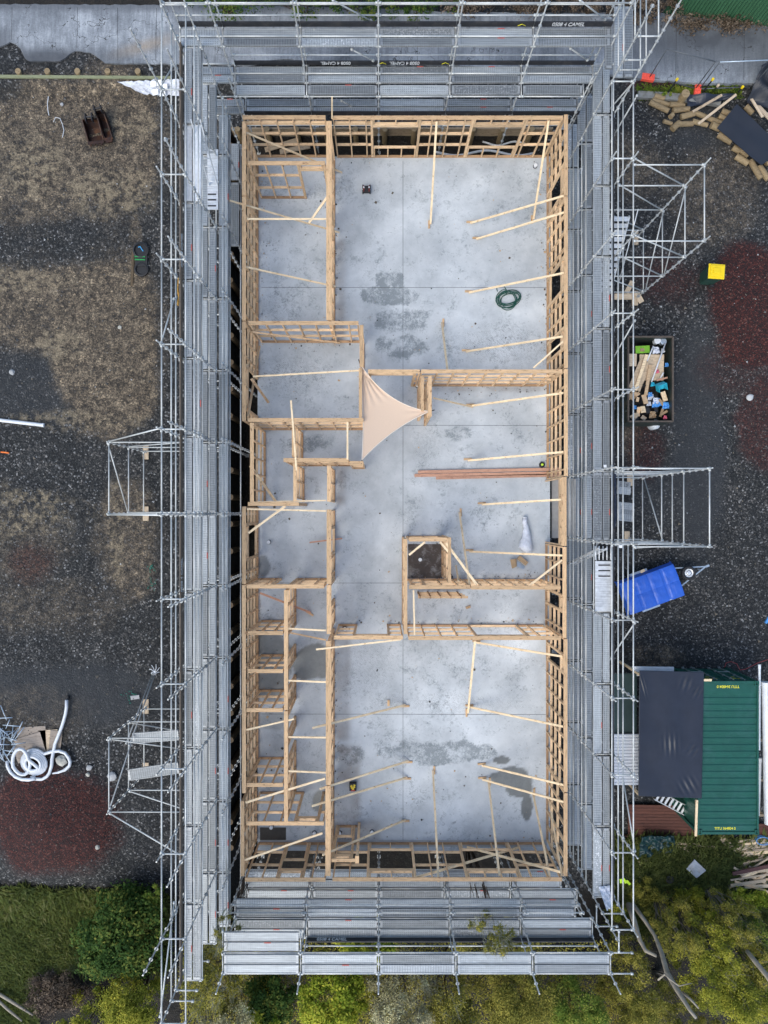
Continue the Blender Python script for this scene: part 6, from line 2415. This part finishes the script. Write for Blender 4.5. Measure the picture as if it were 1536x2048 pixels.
# poles
logs = [(1305, 197, 1325, 203, .10), (1300, 205, 1335, 212, .10), (1296, 209, 1333, 228, .11), (1336, 213, 1366, 214, .11), (1342, 226, 1375, 222, .11), (1358, 239, 1384, 233, .12), (1387, 230, 1440, 252, .10), (1342, 262, 1356, 249, .13), (1352, 252, 1384, 250, .11), (1382, 246, 1412, 254, .10), (1417, 256, 1436, 262, .14), (1434, 272, 1458, 290, .15), (1462, 298, 1476, 306, .13), (1478, 304, 1492, 316, .12), (1468, 316, 1491, 332, .13), (1497, 324, 1516, 362, .12), (1514, 336, 1531, 364, .13), (1440, 226, 1458, 234, .12), (1434, 236, 1452, 244, .11), (1324, 246, 1342, 250, .08), (1336, 240, 1342, 234, .10), (1526, 330, 1545, 318, .14), (1486, 218, 1500, 232, .12)]
for (a0, b0, a1, b1, r_) in logs:
    A, B = G(a0, b0, r_ + rnd.uniform(.0, .12)), G(a1, b1, r_ + rnd.uniform(.0, .12))
    t = MB()
    c = (A + B) / 2
    t.path([A - (B - A).normalized() * .0, A + (B - A) * .5, B], r_, 14, radii=[r_ * 1.02, r_, r_ * .96])
    fr = frame(A, B)
    me_o = t.build('timber_pole', poletim, loc=c)
    tag(me_o, 'short sawn timber pole lying in the loose heap around the black sheet', 'timber pole', 'sawn timber poles by the driveway')
up_log = G(1359, 204)
m = MB()
m.tube(up_log, up_log + Vector((0, 0, .62)), .17, 16)
o = m.build('timber_pole', [poletim, palette], loc=up_log)
tag(o, 'upright cut timber pole with a pale end standing in the heap', 'timber pole', 'sawn timber poles by the driveway')
m = MB()
m.tube(up_log + Vector((0, 0, .62)), up_log + Vector((0, 0, .626)), .165, 16)
m.build('cut_end', palette, o).location = (0, 0, 0)
m = MB()
m.sheet([P(1474, 208, -.75), P(1570, 300, -.75), P(1523, 330, -.7), P(1434, 256, -.8)], 20, 20, lambda u, v: .05 * mn.noise(Vector((u * 2, v * 2, 5))), .02)
tag(m.build('cover_sheet', M('matt_black_sheet', (.02, .023, .032), .5, var=.15, scale=2, obj_var=0)), 'black rectangular sheet laid over the timber poles', 'cover sheet')
m = MB()
m.sheet([G(1368, 196, .3), G(1460, 200, .45), G(1462, 208, .45), G(1370, 220, .2)], 16, 6, lambda u, v: .1 * mn.noise(Vector((u * 4, v * 2, 9))), .02)
tag(m.build('cover_sheet', black_film), 'black plastic strip lying along the driveway weeds', 'cover sheet')
m = MB()
m.sheet([G(1505, 152, .7), G(1580, 120, .9), G(1580, 240, .5), G(1484, 216, .4)], 20, 24, lambda u, v: .22 * mn.noise(Vector((u * 4, v * 4, 3))), .02)
tag(m.build('cover_sheet', M('dark_tarp_heap', (.02, .022, .03), .5, obj_var=0)), 'dark tarpaulin heap at the right picture edge by the driveway', 'cover sheet')
m = MB()
m.sheet([G(1530, 165, 1.05), G(1580, 150, 1.1), G(1580, 205, 1.0), G(1520, 203, .9)], 12, 12, lambda u, v: .12 * mn.noise(Vector((u * 4, v * 4, 3))), .02)
tag(m.build('plastic_sheet', film_white), 'pale blue plastic sheet on the dark tarpaulin at the right edge', 'plastic sheet')
for (a0, b0, a1, b1, w_, lab) in ((1378, 233, 1430, 207, .10, 'grey board propped across the pole heap, left one'), (1389, 257, 1458, 206, .10, 'long pale board propped across the pole heap, right one'), (1492, 204, 1510, 250, .10, 'pale plank leaning at the right edge of the black sheet, narrow one'), (1502, 216, 1532, 262, .16, 'pale plank leaning at the right edge of the black sheet, broad one')):
    tag(bar('timber_board', G(a0, b0, .35), G(a1, b1, .6), w_, .04, oldtim if a0 < 1380 else palette), lab, 'timber board')
# loose boards, tarp, basin in weeds (bottom right)
m = MB()
m.sheet([P(1282, 1672, kz + .6), P(1348, 1672, kz + .5), P(1352, 1702, kz + .2), P(1276, 1728, kz + .2)], 40, 34, lambda u, v: .22 * mn.noise(Vector((u * 5, v * 4, 3))) + .12 * mn.noise(Vector((u * 13, v * 10, 3))), .02)
tag(m.build('tarpaulin', teal_tarp, smooth=True), 'crumpled dark teal tarpaulin heap below the red decking', 'tarpaulin')
for i, (a0, b0, a1, b1, w_, mt, lab) in enumerate(((1342, 1680, 1430, 1690, .10, oldtim, 'long grey board in the weeds below the decking'), (1346, 1686, 1392, 1705, .10, oldtim, 'shorter board crossing under the long one in the weeds'), (1354, 1694, 1384, 1682, .08, oldtim, 'thin stick crossing the boards in the weeds'), (1438, 1668, 1457, 1692, .28, oldtim, 'wide board below the container corner'), (1272, 1719, 1292, 1716, .10, oldtim, 'short board beside the scaffold and teal tarpaulin'), (1276, 1722, 1275, 1760, .07, palette, 'thin stake lying upright in the weeds by the scaffold'), (1330, 1774, 1354, 1804, .12, pinktim, 'red painted board in the long grass'))):
    tag(bar('timber_board', G(a0, b0, .25), G(a1, b1, .25), w_, .04, mt), lab, 'timber board')
m = MB()
m.sheet([G(1381, 1710, .4), G(1404, 1732, .4), G(1386, 1748, .35), G(1366, 1730, .35)], 6, 6, lambda u, v: .05 * mn.noise(Vector((u * 2, v * 2, 4))), .03)
tag(m.build('plastic_panel', M('pale_grey_panel', (.50, .53, .57), .5)), 'pale grey square panel lying in the weeds', 'panel')  # thin square plastic panel, slightly warped
m = MB()
lathe(m, G(1334, 1752, .05), [(.16, 0), (.2, .22), (.16, .3), (.1, .28)], 14)
tag(m.build('black_bag', blk_rub, smooth=True), 'black plastic bag in the weeds left of the grey panel', 'bag')
m = MB()
m.sheet([G(1229, 1745, .3), G(1250, 1744, .3), G(1256, 1760, .3), G(1228, 1760, .3)], 10, 8, lambda u, v: .12 * mn.noise(Vector((u * 5, v * 5, 8))), .02)
vest = m.build('safety_vest', M('hi_vis_cloth', (.02, .03, .05), .7))
tag(vest, 'dark and fluorescent yellow safety vest dropped under the right scaffold', 'vest')
m = MB()
for (a0, b0, a1, b1) in ((1235, 1748, 1236, 1757), (1240, 1747, 1246, 1757), (1246, 1751, 1254, 1760)):
    m.beam(G(a0, b0, .42), G(a1, b1, .40), .1, .02)
m.build('reflective_band', M('fluoro_yellow', (.55, .85, .05), .6), vest).location = (0, 0, 0)
# timber stacks lower right
rb = random.Random(21)
for k in range(28):
    py = 1676 + (k % 10) * 3.6 + rb.uniform(-1, 1)
    px0 = 1460 + rb.uniform(0, 30) + abs((k % 10) - 4) * 1.5
    a_, b_2 = G(px0, py + 3, .08 + .05 * (k // 10) + rb.uniform(0, .1)), G(px0 + rb.uniform(60, 110), py - 4 + rb.uniform(-3, 3), .1 + .05 * (k // 10) + rb.uniform(0, .1))
    tag(bar('timber_board', a_, b_2, rb.choice([.09, .09, .14]), .045, rb.choice([oldtim, palette, palette, brace_pine])), 'sawn board in the upper timber stack right of the container corner', 'timber board', 'upper timber stack at the right edge')
for k in range(44):
    px0 = 1452 + rb.uniform(0, 50)
    py = 1722 + rb.uniform(0, 52)
    an = rb.choice([rb.uniform(-14, 4), rb.uniform(-14, 4), rb.uniform(-40, -20), rb.uniform(15, 35)])
    ln = rb.uniform(50, 95)
    z_ = .08 + rb.uniform(0, .3)
    a_, b_2 = G(px0, py, z_), G(px0 + ln, py + ln * math.tan(R(an)), z_ + rb.uniform(-.05, .1))
    tag(bar('timber_board', a_, b_2, rb.choice([.09, .07, .14]), .04, rb.choice([oldtim, palette, palette, brace_pine, pine])), 'sawn board in the jumbled lower timber stack at the right picture edge', 'timber board', 'lower timber stack at the right edge')
tag(bar('timber_board', G(1455, 1737, .45), G(1530, 1720, .5), .16, .05, M('dark_red_paint', (.09, .03, .025), .6)), 'dark red board lying across the lower timber stack', 'timber board')
# pieces of timber by the stair foot
for (a0, b0, a1, b1, w_, lab) in ((1228, 594, 1262, 594, .25, 'flat board at the foot of the aluminium stair'), (1252, 586, 1264, 564, .2, 'short board tilted beside the aluminium stair'), (1272, 586, 1282, 606, .22, 'square ended board right of the aluminium stair')):
    tag(bar('timber_board', G(a0, b0, .05), G(a1, b1, .08), w_, .04, palette), lab, 'timber board')
# flat hat like thing at right edge
t = thing('broom', 'blue headed broom on the gravel at the right picture edge', 'broom', G(1532, 1245))
m = MB()
m.box(G(1533, 1240, .06), (.1, .3, .08), Matrix.Rotation(R(-30), 3, 'Z'))
m.build('broom_head', blue_pl, t)
m = MB()
m.tube(G(1534, 1232, .08), G(1570, 1200, .1), .016, 8)
m.build('broom_handle', blk_rub, t)


# ------------------------------------------------------------------ loose pebbles (nobody could count them)
rp_ = np.random.RandomState(4)
pv_, pf_, pm_ = [], [], []
for k in range(5200):
    if rp_.rand() < .55:
        px, py = rp_.uniform(-5, 345), rp_.uniform(165, 1770)
    else:
        px, py = rp_.uniform(1235, 1545), rp_.uniform(215, 1330)
    p = G(px, py) if k % 1 == 0 else None
    s = float(min(.085, .012 + rp_.exponential(.010)))
    q = rp_.rand(5, 3) - .5
    o_ = len(pv_)
    base = [(1, 0, 0), (-.5, .87, 0), (-.5, -.87, 0), (0, 0, 1.0)]
    a_ = rp_.rand() * 6.28
    for j, (x, y, z) in enumerate(base):
        xx, yy = x * math.cos(a_) - y * math.sin(a_), x * math.sin(a_) + y * math.cos(a_)
        pv_.append((p.x + (xx + q[j][0] * .6) * s, p.y + (yy + q[j][1] * .6) * s, p.z + .045 + (z * .8) * s))
    pf_ += [(o_, o_ + 1, o_ + 3), (o_ + 1, o_ + 2, o_ + 3), (o_ + 2, o_, o_ + 3)]
    mi = int(rp_.choice([0, 1, 2], p=[.56, .38, .06]))
    pm_ += [mi] * 3
me = bpy.data.meshes.new('loose_pebbles')
me.from_pydata(pv_, [], pf_)
for c, nme in (((.12, .115, .11), 'dark_pebble'), ((.20, .17, .13), 'tan_pebble'), ((.50, .50, .50), 'white_pebble')):
    me.materials.append(M(nme, c, .8, obj_var=0))
me.polygons.foreach_set('material_index', pm_)
peb = bpy.data.objects.new('loose_pebbles', me)
COL.objects.link(peb)
kind(tag(peb, 'loose pale pebbles scattered over the gravel yards', 'pebbles'), 'stuff')


# ------------------------------------------------------------------ plants
def leaf_mat(name, c0, c1, c2, trans=.25, rough=.55):
    m, nt, b = new_mat(name)
    a = nd(nt, 'ShaderNodeAttribute', attribute_name='tone')
    col = ramp(nt, a.outputs['Fac'], [(.0, c0), (.5, c1), (1.0, c2)])
    nt.links.new(col, b.inputs['Base Color'])
    b.inputs['Roughness'].default_value = .75
    b.inputs['Specular IOR Level'].default_value = .12
    tl_ = nd(nt, 'ShaderNodeBsdfTranslucent')
    nt.links.new(col, tl_.inputs[0])
    mxs = nd(nt, 'ShaderNodeMixShader')
    mxs.inputs[0].default_value = trans
    out = nt.nodes['Material Output']
    nt.links.new(b.outputs[0], mxs.inputs[1])
    nt.links.new(tl_.outputs[0], mxs.inputs[2])
    nt.links.new(mxs.outputs[0], out.inputs[0])
    return m


LM = {
    'dark': leaf_mat('dark_glossy_leaf', (.028, .065, .016), (.075, .135, .028), (.25, .25, .05)),
    'olive': leaf_mat('olive_leaf', (0.104, 0.111, 0.024), (0.285, 0.267, 0.051), (0.587, 0.483, 0.104)),
    'lime': leaf_mat('lime_leaf', (0.115, 0.196, 0.017), (0.356, 0.402, 0.040), (0.759, 0.667, 0.092)),
    'feather': leaf_mat('feathery_leaf', (0.114, 0.143, 0.020), (0.330, 0.337, 0.043), (0.660, 0.574, 0.085)),
    'twig': leaf_mat('dry_leaf', (0.267, 0.233, 0.117), (0.599, 0.533, 0.283), (0.900, 0.900, 0.566)),
    'brown': leaf_mat('dead_leaf', (0.070, 0.049, 0.033), (0.179, 0.134, 0.096), (0.346, 0.262, 0.192)),
    'grass': leaf_mat('grass_blade', (.13, .155, .055), (.30, .34, .105), (.58, .52, .25)),
    'mid': leaf_mat('mid_green_leaf', (0.066, 0.133, 0.023), (0.183, 0.257, 0.040), (0.450, 0.416, 0.083)),
}


def leaves_mesh(name, pos, nrm, size, tone, mat, aspect=.55):
    """one leaf-shaped quad per position"""
    n = len(pos)
    rs_ = np.random.RandomState(n % 9973 + 1)
    t = rs_.randn(n, 3)
    t -= nrm * np.sum(t * nrm, 1, keepdims=True)
    t /= np.linalg.norm(t, axis=1, keepdims=True) + 1e-9
    b_ = np.cross(nrm, t)
    L = size[:, None]
    v0 = pos - t * L * .5
    v1 = pos + b_ * L * aspect * .5
    v2 = pos + t * L * .5
    v3 = pos - b_ * L * aspect * .5
    co = np.stack([v0, v1, v2, v3], 1).reshape(-1, 3).astype(np.float32)
    me = bpy.data.meshes.new(name)
    me.vertices.add(4 * n)
    me.vertices.foreach_set('co', co.ravel())
    me.loops.add(4 * n)
    me.loops.foreach_set('vertex_index', np.arange(4 * n, dtype=np.int32))
    me.polygons.add(n)
    me.polygons.foreach_set('loop_start', np.arange(0, 4 * n, 4, dtype=np.int32))
    me.polygons.foreach_set('loop_total', np.full(n, 4, np.int32))
    me.update(calc_edges=True)
    attr(me, 'tone', np.repeat(np.clip(tone, 0, 1), 4))
    me.materials.append(mat)
    return me


def shrub(name, label, cat, px, py, z_top, z_bot, rx, ry, n, leaf, mat, seed, clumps=26, trunk=None, group=None, sparse=0.0, twigs=0, twig_mat=None, flat=.75, asp=.55, spread=.23):
    """crown of leaf clumps over a stem; px,py is where the crown centre shows at z_top"""
    rs_ = np.random.RandomState(seed)
    c = P(px, py, (z_top * .65 + z_bot * .35))
    H_ = z_top - z_bot
    # clump centres over an uneven dome
    cc = []
    while len(cc) < clumps:
        u = rs_.uniform(-1, 1, 3)
        if np.linalg.norm(u) > 1:
            continue
        r_ = np.linalg.norm(u[:2])
        if rs_.rand() < .72:
            u[2] = math.sqrt(max(0, 1 - r_ ** 2)) * rs_.uniform(.55, 1.05)
        cc.append((c.x + u[0] * rx * rs_.uniform(.85, 1.12), c.y + u[1] * ry * rs_.uniform(.85, 1.12), z_bot + H_ * (.45 + .55 * u[2]) if u[2] > 0 else z_bot + H_ * .4 * (1 + u[2])))
    cc = np.array(cc)
    k = rs_.randint(0, clumps, n)
    crad = rs_.uniform(.6, 1.4, clumps) * spread * (rx + ry) / 2 * (1 - sparse * .4)
    ctone = rs_.uniform(-.22, .25, clumps)
    d = rs_.randn(n, 3)
    d /= np.linalg.norm(d, axis=1, keepdims=True) + 1e-9
    rad = np.abs(rs_.randn(n)) * .45 + .5
    off = d * (rad * crad[k])[:, None]
    off[:, 2] *= .75
    pos = cc[k] + off
    nrm = d * .8 + rs_.randn(n, 3) * .45 + np.array([0, 0, flat])
    nrm /= np.linalg.norm(nrm, axis=1, keepdims=True) + 1e-9
    size = leaf * rs_.uniform(.6, 1.4, n)
    tone = .42 + ctone[k] + rs_.randn(n) * .2
    root = thing(name, label, cat, (c.x, c.y, gz(c.x, c.y)), group)
    me = leaves_mesh('crown', pos, nrm, size, tone, mat, asp)
    o = placed('crown', me, (0, 0, 0), Matrix.Identity(3), root)
    m = MB()
    base = Vector((c.x, c.y, gz(c.x, c.y) - .1))
    rr_ = random.Random(seed)
    for q in range(min(clumps, 14)):
        tgt = Vector(cc[q])
        tgt = base.lerp(tgt, .8)
        midp = base.lerp(tgt, .5) + Vector((rr_.uniform(-.2, .2), rr_.uniform(-.2, .2), .1))
        m.path([base, midp, tgt], .03, 5, radii=[.05 if trunk is None else trunk, .022, .006])
    m.build('stem', darkbark if twig_mat is None else twig_mat, root)
    if twigs:
        m = MB()
        for q in range(twigs):
            s_ = Vector(cc[rr_.randrange(clumps)])
            dv = (s_ - (base + Vector((0, 0, .4)))).normalized()
            dv = (dv + Vector((rr_.uniform(-.9, .9), rr_.uniform(-.9, .9), rr_.uniform(-.2, .8)))).normalized()
            L = rr_.uniform(.35, .95)
            m.path([s_ - dv * L * .5, s_ + Vector((rr_.uniform(-.08, .08), rr_.uniform(-.08, .08), 0)), s_ + dv * L * .6], .008, 4, radii=[.012, .009, .003])
        m.build('twig', twig_mat or paletwig, root)
    return root


SH = 'shrubs at the bush end of the site'
shrub('shrub', 'round dark green leafy shrub beside the left scaffold', 'shrub', 238, 1872, .7, -2.0, 1.75, 1.75, 17000, .13, LM['dark'], 1, 70, group=SH, spread=.22)
shrub('shrub', 'small upright green shrub at the edge of the gravel by the scaffold', 'shrub', 308, 1785, -.4, -1.8, .5, .55, 2600, .10, LM['mid'], 2, 16, group=SH)
shrub('shrub', 'yellow green feathery shrub at the bottom left, nearer the scaffold', 'shrub', 262, 2015, 1.2, -2.2, 1.4, 1.0, 20000, .085, LM['feather'], 3, 50, group=SH, asp=.4)
shrub('shrub', 'yellow green feathery shrub at the bottom left, lower and farther left', 'shrub', 170, 2052, 1.0, -2.2, 1.05, .7, 12000, .085, LM['feather'], 4, 30, group=SH, asp=.4)
shrub('shrub', 'dead brown brushwood beside the round dark shrub', 'brushwood', 118, 1990, -1.2, -2.3, 1.5, .9, 6500, .08, LM['brown'], 5, 34, group=SH, twigs=520, twig_mat=M('dead_twig', (.12, .085, .065), .9))
shrub('shrub', 'straggly olive shrub with pale lichen growing through the left scaffold end', 'shrub', 428, 1955, 2.2, -1.8, 1.25, 1.5, 14000, .075, LM['olive'], 6, 60, group=SH, twigs=420, sparse=.4, asp=.45)
shrub('shrub', 'straggly lichen covered shrub at the bottom below the olive one', 'shrub', 455, 2040, 2.4, -1.8, 1.3, .9, 11000, .075, LM['twig'], 7, 40, group=SH, twigs=420, sparse=.3, asp=.45)
shrub('shrub', 'dark green leafy shrub in the shade below the bottom scaffold', 'shrub', 545, 1992, .4, -2.2, 1.05, 1.15, 10000, .12, LM['dark'], 8, 38, group=SH)
shrub('shrub', 'bright lime green leafy shrub below the bottom scaffold', 'shrub', 665, 2000, 1.6, -2.2, 1.35, 1.1, 16000, .11, LM['lime'], 9, 56, group=SH)
shrub('shrub', 'yellow leafed shrub at the bottom edge left of the lime one', 'shrub', 510, 2050, 1.5, -2.2, 1.0, .5, 5500, .10, LM['lime'], 10, 24, group=SH)
shrub('shrub', 'lime green shrub behind the lettered toe board in the bottom scaffold', 'shrub', 735, 1890, 1.6, -2.0, 1.5, .40, 5500, .10, LM['lime'], 11, 30, group=SH)
shrub('shrub', 'grey twiggy shrub in the middle of the bottom edge', 'shrub', 805, 2005, 2.0, -2.2, 1.5, 1.1, 15000, .07, LM['twig'], 12, 60, group=SH, twigs=700, sparse=.3, asp=.4)
shrub('shrub', 'greyish olive shrub right of the grey twiggy one', 'shrub', 908, 2008, 1.8, -2.2, 1.15, 1.05, 14000, .075, LM['olive'], 13, 44, group=SH, twigs=320, asp=.4)
shrub('shrub', 'lime tinged low shrub at the very bottom centre', 'shrub', 760, 2052, 1.9, -2.2, 1.2, .45, 6500, .09, LM['feather'], 14, 26, group=SH)
shrub('shrub', 'brownish olive shrub below the right half of the bottom scaffold', 'shrub', 1030, 2000, 1.3, -2.4, 1.55, 1.25, 24000, .075, LM['olive'], 15, 60, group=SH, asp=.4)
shrub('shrub', 'dark olive shrub at the bottom below the scaffold corner', 'shrub', 1155, 2012, 1.0, -2.5, 1.4, 1.15, 20000, .075, LM['mid'], 16, 54, group=SH, asp=.4)
shrub('shrub', 'olive shrub growing up through the bottom scaffold gap right of the lettering', 'shrub', 985, 1892, 2.2, -2.0, 1.5, .4, 6500, .075, LM['olive'], 19, 30, group=SH, asp=.4)
shrub('shrub', 'olive branches reaching over the bottom scaffold deck', 'shrub', 985, 1876, 5.1, 2.6, .8, .5, 3600, .07, LM['olive'], 17, 24, group=SH, twigs=110, sparse=.6, asp=.4)
shrub('shrub', 'thin olive branches over the left end of the bottom scaffold', 'shrub', 452, 1862, 4.9, 2.6, .45, .7, 1900, .07, LM['olive'], 18, 18, group=SH, twigs=130, sparse=.6, asp=.4)
TG = 'feathery trees at the lower right'
for i, (px, py, zt2, rx, ry, n, mk, lab) in enumerate((
        (1362, 1862, .7, 1.1, .85, 15000, 'olive', 'feathery olive tree crown above the fallen pale trunks'),
        (1418, 1898, 1.2, 1.25, 1.1, 16000, 'feather', 'feathery tree crown in the middle of the group, just below the weeds'),
        (1470, 1838, .7, 1.05, .85, 11000, 'olive', 'brownish feathery tree crown under the timber stacks'),
        (1492, 1912, 1.0, .9, .9, 10000, 'olive', 'small feathery tree crown beside the dark right trunk'),
        (1280, 1990, 1.2, 1.25, 1.15, 20000, 'olive', 'feathery tree crown right of the scaffold corner, low left one'),
        (1418, 1960, 1.5, 1.2, 1.0, 18000, 'feather', 'yellowish feathery tree crown between the longest trunk and the right edge'),
        (1475, 2002, 1.7, 1.5, 1.2, 22000, 'feather', 'largest yellowish feathery tree crown near the bottom right corner'),
        (1365, 2042, 1.5, 1.35, .9, 16000, 'olive', 'feathery tree crown on the bottom edge of the lower right group'),
        (1250, 2045, 1.2, 1.3, .9, 15000, 'olive', 'dark feathery tree crown on the bottom edge under the scaffold corner'),
        (1262, 1900, .2, .8, .5, 5000, 'olive', 'small olive tree tuft leaning into the scaffold corner'),
        (1532, 1970, .9, .9, 1.4, 13000, 'mid', 'dark green leafy tree at the right picture edge'),
        (1514, 1885, .4, .6, 1.0, 7000, 'mid', 'shaded green tree clump behind the grey right trunk'))):
    shrub('tree', lab, 'tree', px, py, zt2, -2.6, rx, ry, n, .072, LM[mk], 40 + i, 46, trunk=.06, group=TG, asp=.36, spread=.20, twigs=60, twig_mat=M('grey_twig', (.22, .19, .15), .9))
# bare pale trunks lying/leaning outward
def trunk(label, pts, radii, nm='fallen_trunk'):
    m = MB()
    radii = [q * .68 for q in radii]
    P3_ = [P(px, py, z + (1.1 if px > 1200 else 0)) for px, py, z in pts]
    m.path(P3_, .1, 10, radii=radii)
    o = m.build(nm, bark, loc=P3_[0], smooth=True)
    for v in o.data.vertices:
        v.co += Vector((1, 1, .5)) * mn.noise(v.co * 6) * .02
    return tag(o, label, 'tree trunk', 'bare pale tree trunks')


trunk('pale bare trunk nearest the right scaffold, bending into the crowns', [(1257, 1808, -2.4), (1268, 1840, -1.6), (1280, 1880, -1.0), (1292, 1902, -.6), (1312, 1912, -.2)], [.15, .15, .13, .11, .08])
trunk('longest pale bare trunk running from the scaffold deep into the crowns', [(1264, 1806, -2.5), (1290, 1842, -1.9), (1310, 1872, -1.3), (1324, 1908, -.6), (1334, 1945, .2), (1356, 1982, 1.0), (1380, 2020, 1.9), (1392, 2036, 2.2)], [.11, .11, .11, .13, .15, .13, .10, .07])
trunk('short pale trunk beside the longest one near the bottom edge', [(1366, 1985, 1.3), (1384, 2002, 1.9), (1398, 2016, 2.2)], [.06, .06, .04])
trunk('grey bare trunk at the right edge between the crowns', [(1494, 1902, .2), (1512, 1925, .8), (1534, 1952, 1.3), (1550, 1975, 1.7)], [.10, .14, .15, .15])
trunk('small broken branch lying across the longest trunk', [(1316, 1960, .9), (1330, 1948, 1.0), (1340, 1958, 1.1), (1358, 1972, 1.2), (1384, 1966, 1.2)], [.05, .05, .04, .03, .015])
trunk('dead grey log in the bottom left grass, upper one', [(-15, 1980, -1.9), (25, 2004, -1.7), (66, 2030, -1.6)], [.09, .09, .06])
trunk('dead grey log in the bottom left grass, lower one', [(-15, 1990, -1.9), (15, 2018, -1.7), (44, 2042, -1.6)], [.08, .08, .05])


def blades(name, label, poly_fn, n, h, mat, seed, w=.014, tone0=.45):
    rs_ = np.random.RandomState(seed)
    vs, fs, tn = [], [], []
    while len(fs) < n:
        px, py, ok = poly_fn(rs_)
        if not ok:
            continue
        p = G(px, py)
        a_ = rs_.rand() * 6.283
        l_ = h * rs_.uniform(.5, 1.5)
        lean = rs_.uniform(.25, .95)
        t_ = tone0 + .5 * (fnoise(np.array([p.x]), np.array([p.y]), .8, seed)[0] - .5) * 2 + rs_.randn() * .16
        dx, dy = math.cos(a_), math.sin(a_)
        o_ = len(vs)
        vs += [(p.x - dy * w, p.y + dx * w, p.z - .02), (p.x + dy * w, p.y - dx * w, p.z - .02), (p.x + dx * l_ * lean + dy * w * .7, p.y + dy * l_ * lean - dx * w * .7, p.z + l_ * .75), (p.x + dx * l_ * lean * 1.7, p.y + dy * l_ * lean * 1.7, p.z + l_ * .72)]
        fs.append((o_, o_ + 1, o_ + 2, o_ + 3))
        tn += [t_] * 4
    me = bpy.data.meshes.new(name)
    me.from_pydata(vs, [], fs)
    attr(me, 'tone', np.clip(np.array(tn), 0, 1))
    me.materials.append(mat)
    o = bpy.data.objects.new(name, me)
    COL.objects.link(o)
    return kind(tag(o, label, 'grass'), 'stuff')


def gl(rs_):
    px, py = rs_.uniform(-25, 335), rs_.uniform(1768, 2060)
    lim = 1775 + px * .03 + 12 * mn.noise(Vector((px * .03, 0, 0)))
    return px, py, py > lim and not (py > 1935 and px > 70) and not (px > 255 and py < 1800 and rs_.rand() < .5)


blades('grass', 'long green grass at the bottom left below the gravel', gl, 38000, .26, LM['grass'], 3, .016, .42)


def gr(rs_):
    px, py = rs_.uniform(1225, 1560), rs_.uniform(1676, 1860)
    return px, py, not (px > 1455 and py < 1775 and rs_.rand() < .75)


blades('grass', 'rank grass and weeds between container and trees', gr, 30000, .34, LM['grass'], 5, .018, .26)


def ge(rs_):
    px, py = rs_.uniform(1275, 1480), rs_.normal(187, 7)
    return px, py, py < 202


blades('grass', 'thin weeds along the concrete kerb by the orange feet', ge, 1800, .14, LM['mid'], 6, .016, .4)
shrub('flax_bush', 'golden green flax clump in the weeds below the grey panel', 'plant', 1385, 1795, -2.0, -2.9, .8, .5, 1500, .30, LM['feather'], 80, 16, asp=.10, flat=.2)
shrub('flax_bush', 'golden flax tuft at the end of the right scaffold', 'plant', 1234, 1822, -1.7, -2.9, .3, .5, 700, .30, LM['feather'], 81, 8, asp=.09, flat=.2)
shrub('flax_bush', 'dark brown green flax clump left of the red board', 'plant', 1292, 1785, -2.1, -2.9, .75, .5, 1500, .28, LM['olive'], 82, 16, asp=.10, flat=.2)
shrub('shrub', 'light green low plants below the lower timber stack', 'shrub', 1500, 1800, -2.0, -2.9, .8, .45, 3200, .09, LM['lime'], 83, 22, group=SH, flat=.3)
shrub('shrub', 'light green broad leafed plant left of the brownish crown', 'shrub', 1418, 1816, -1.8, -2.9, .4, .35, 1200, .12, LM['lime'], 84, 12, group=SH)
ru = np.random.RandomState(77)
n_ = 30000
upx, upy = ru.uniform(360, 1260, n_), ru.uniform(1880, 2075, n_)
uz = ru.uniform(-2.3, -.9, n_) + .8 * fnoise(upx / 40, upy / 40, 1.0, 78)
ud = (ZC - uz) / F
upos = np.stack([(upx - CX) * ud, (CY - upy) * ud, uz], 1)
unr = ru.randn(n_, 3) * .6 + np.array([0, 0, .8])
unr /= np.linalg.norm(unr, axis=1, keepdims=True)
ume = leaves_mesh('undergrowth', upos, unr, ru.uniform(.06, .13, n_), .15 + fnoise(upx / 30, upy / 30, 1.0, 79) + ru.randn(n_) * .2, LM['olive'], .5)
kind(tag(placed('undergrowth', ume, (0, 0, 0), Matrix.Identity(3)), 'olive leafy undergrowth between the shrubs along the bottom', 'undergrowth'), 'stuff')
# hedge strip along the far side of the driveway
for i, (px, w_, lab) in enumerate(((450, 2.2, 'dark hedge bush at the top left end of the driveway side'), (610, 1.6, 'dark hedge bush behind the second scaffold bay at the top'), (720, 1.5, 'dark hedge bush at the top, left of the middle'), (840, 1.6, 'dark hedge bush at the top, right of the middle'), (960, 1.6, 'brownish hedge bush behind the fifth scaffold bay at the top'), (1075, 1.5, 'brownish hedge bush at the top before the corner scaffold'), (1180, 1.3, 'brownish hedge bush behind the corner scaffold at the top'), (1300, 1.2, 'low dark bush between corner scaffold and green fence'))):
    shrub('hedge_bush', lab, 'hedge', px, 2 if px < 1200 else 14, .1, -1.0, w_, .55, 2600, .09, LM['dark'] if px < 900 else LM['brown'], 100 + i, 22, group='hedge bushes along the driveway')
shrub('shrub', 'weedy dark plants along the foot of the green fence', 'shrub', 1440, 48, -.55, -1.0, 2.3, .28, 2200, .09, LM['brown'], 120, 26, group=SH)
for (px, py, lab) in ((1370, 183, 'bright green weed left of the right orange foot'), (1336, 188, 'green weed below the first yellow stake')):
    shrub('weed', lab, 'weed', px, py, -.95, -1.25, .3, .14, 320, .07, LM['mid'], 130 + px % 7, 6)
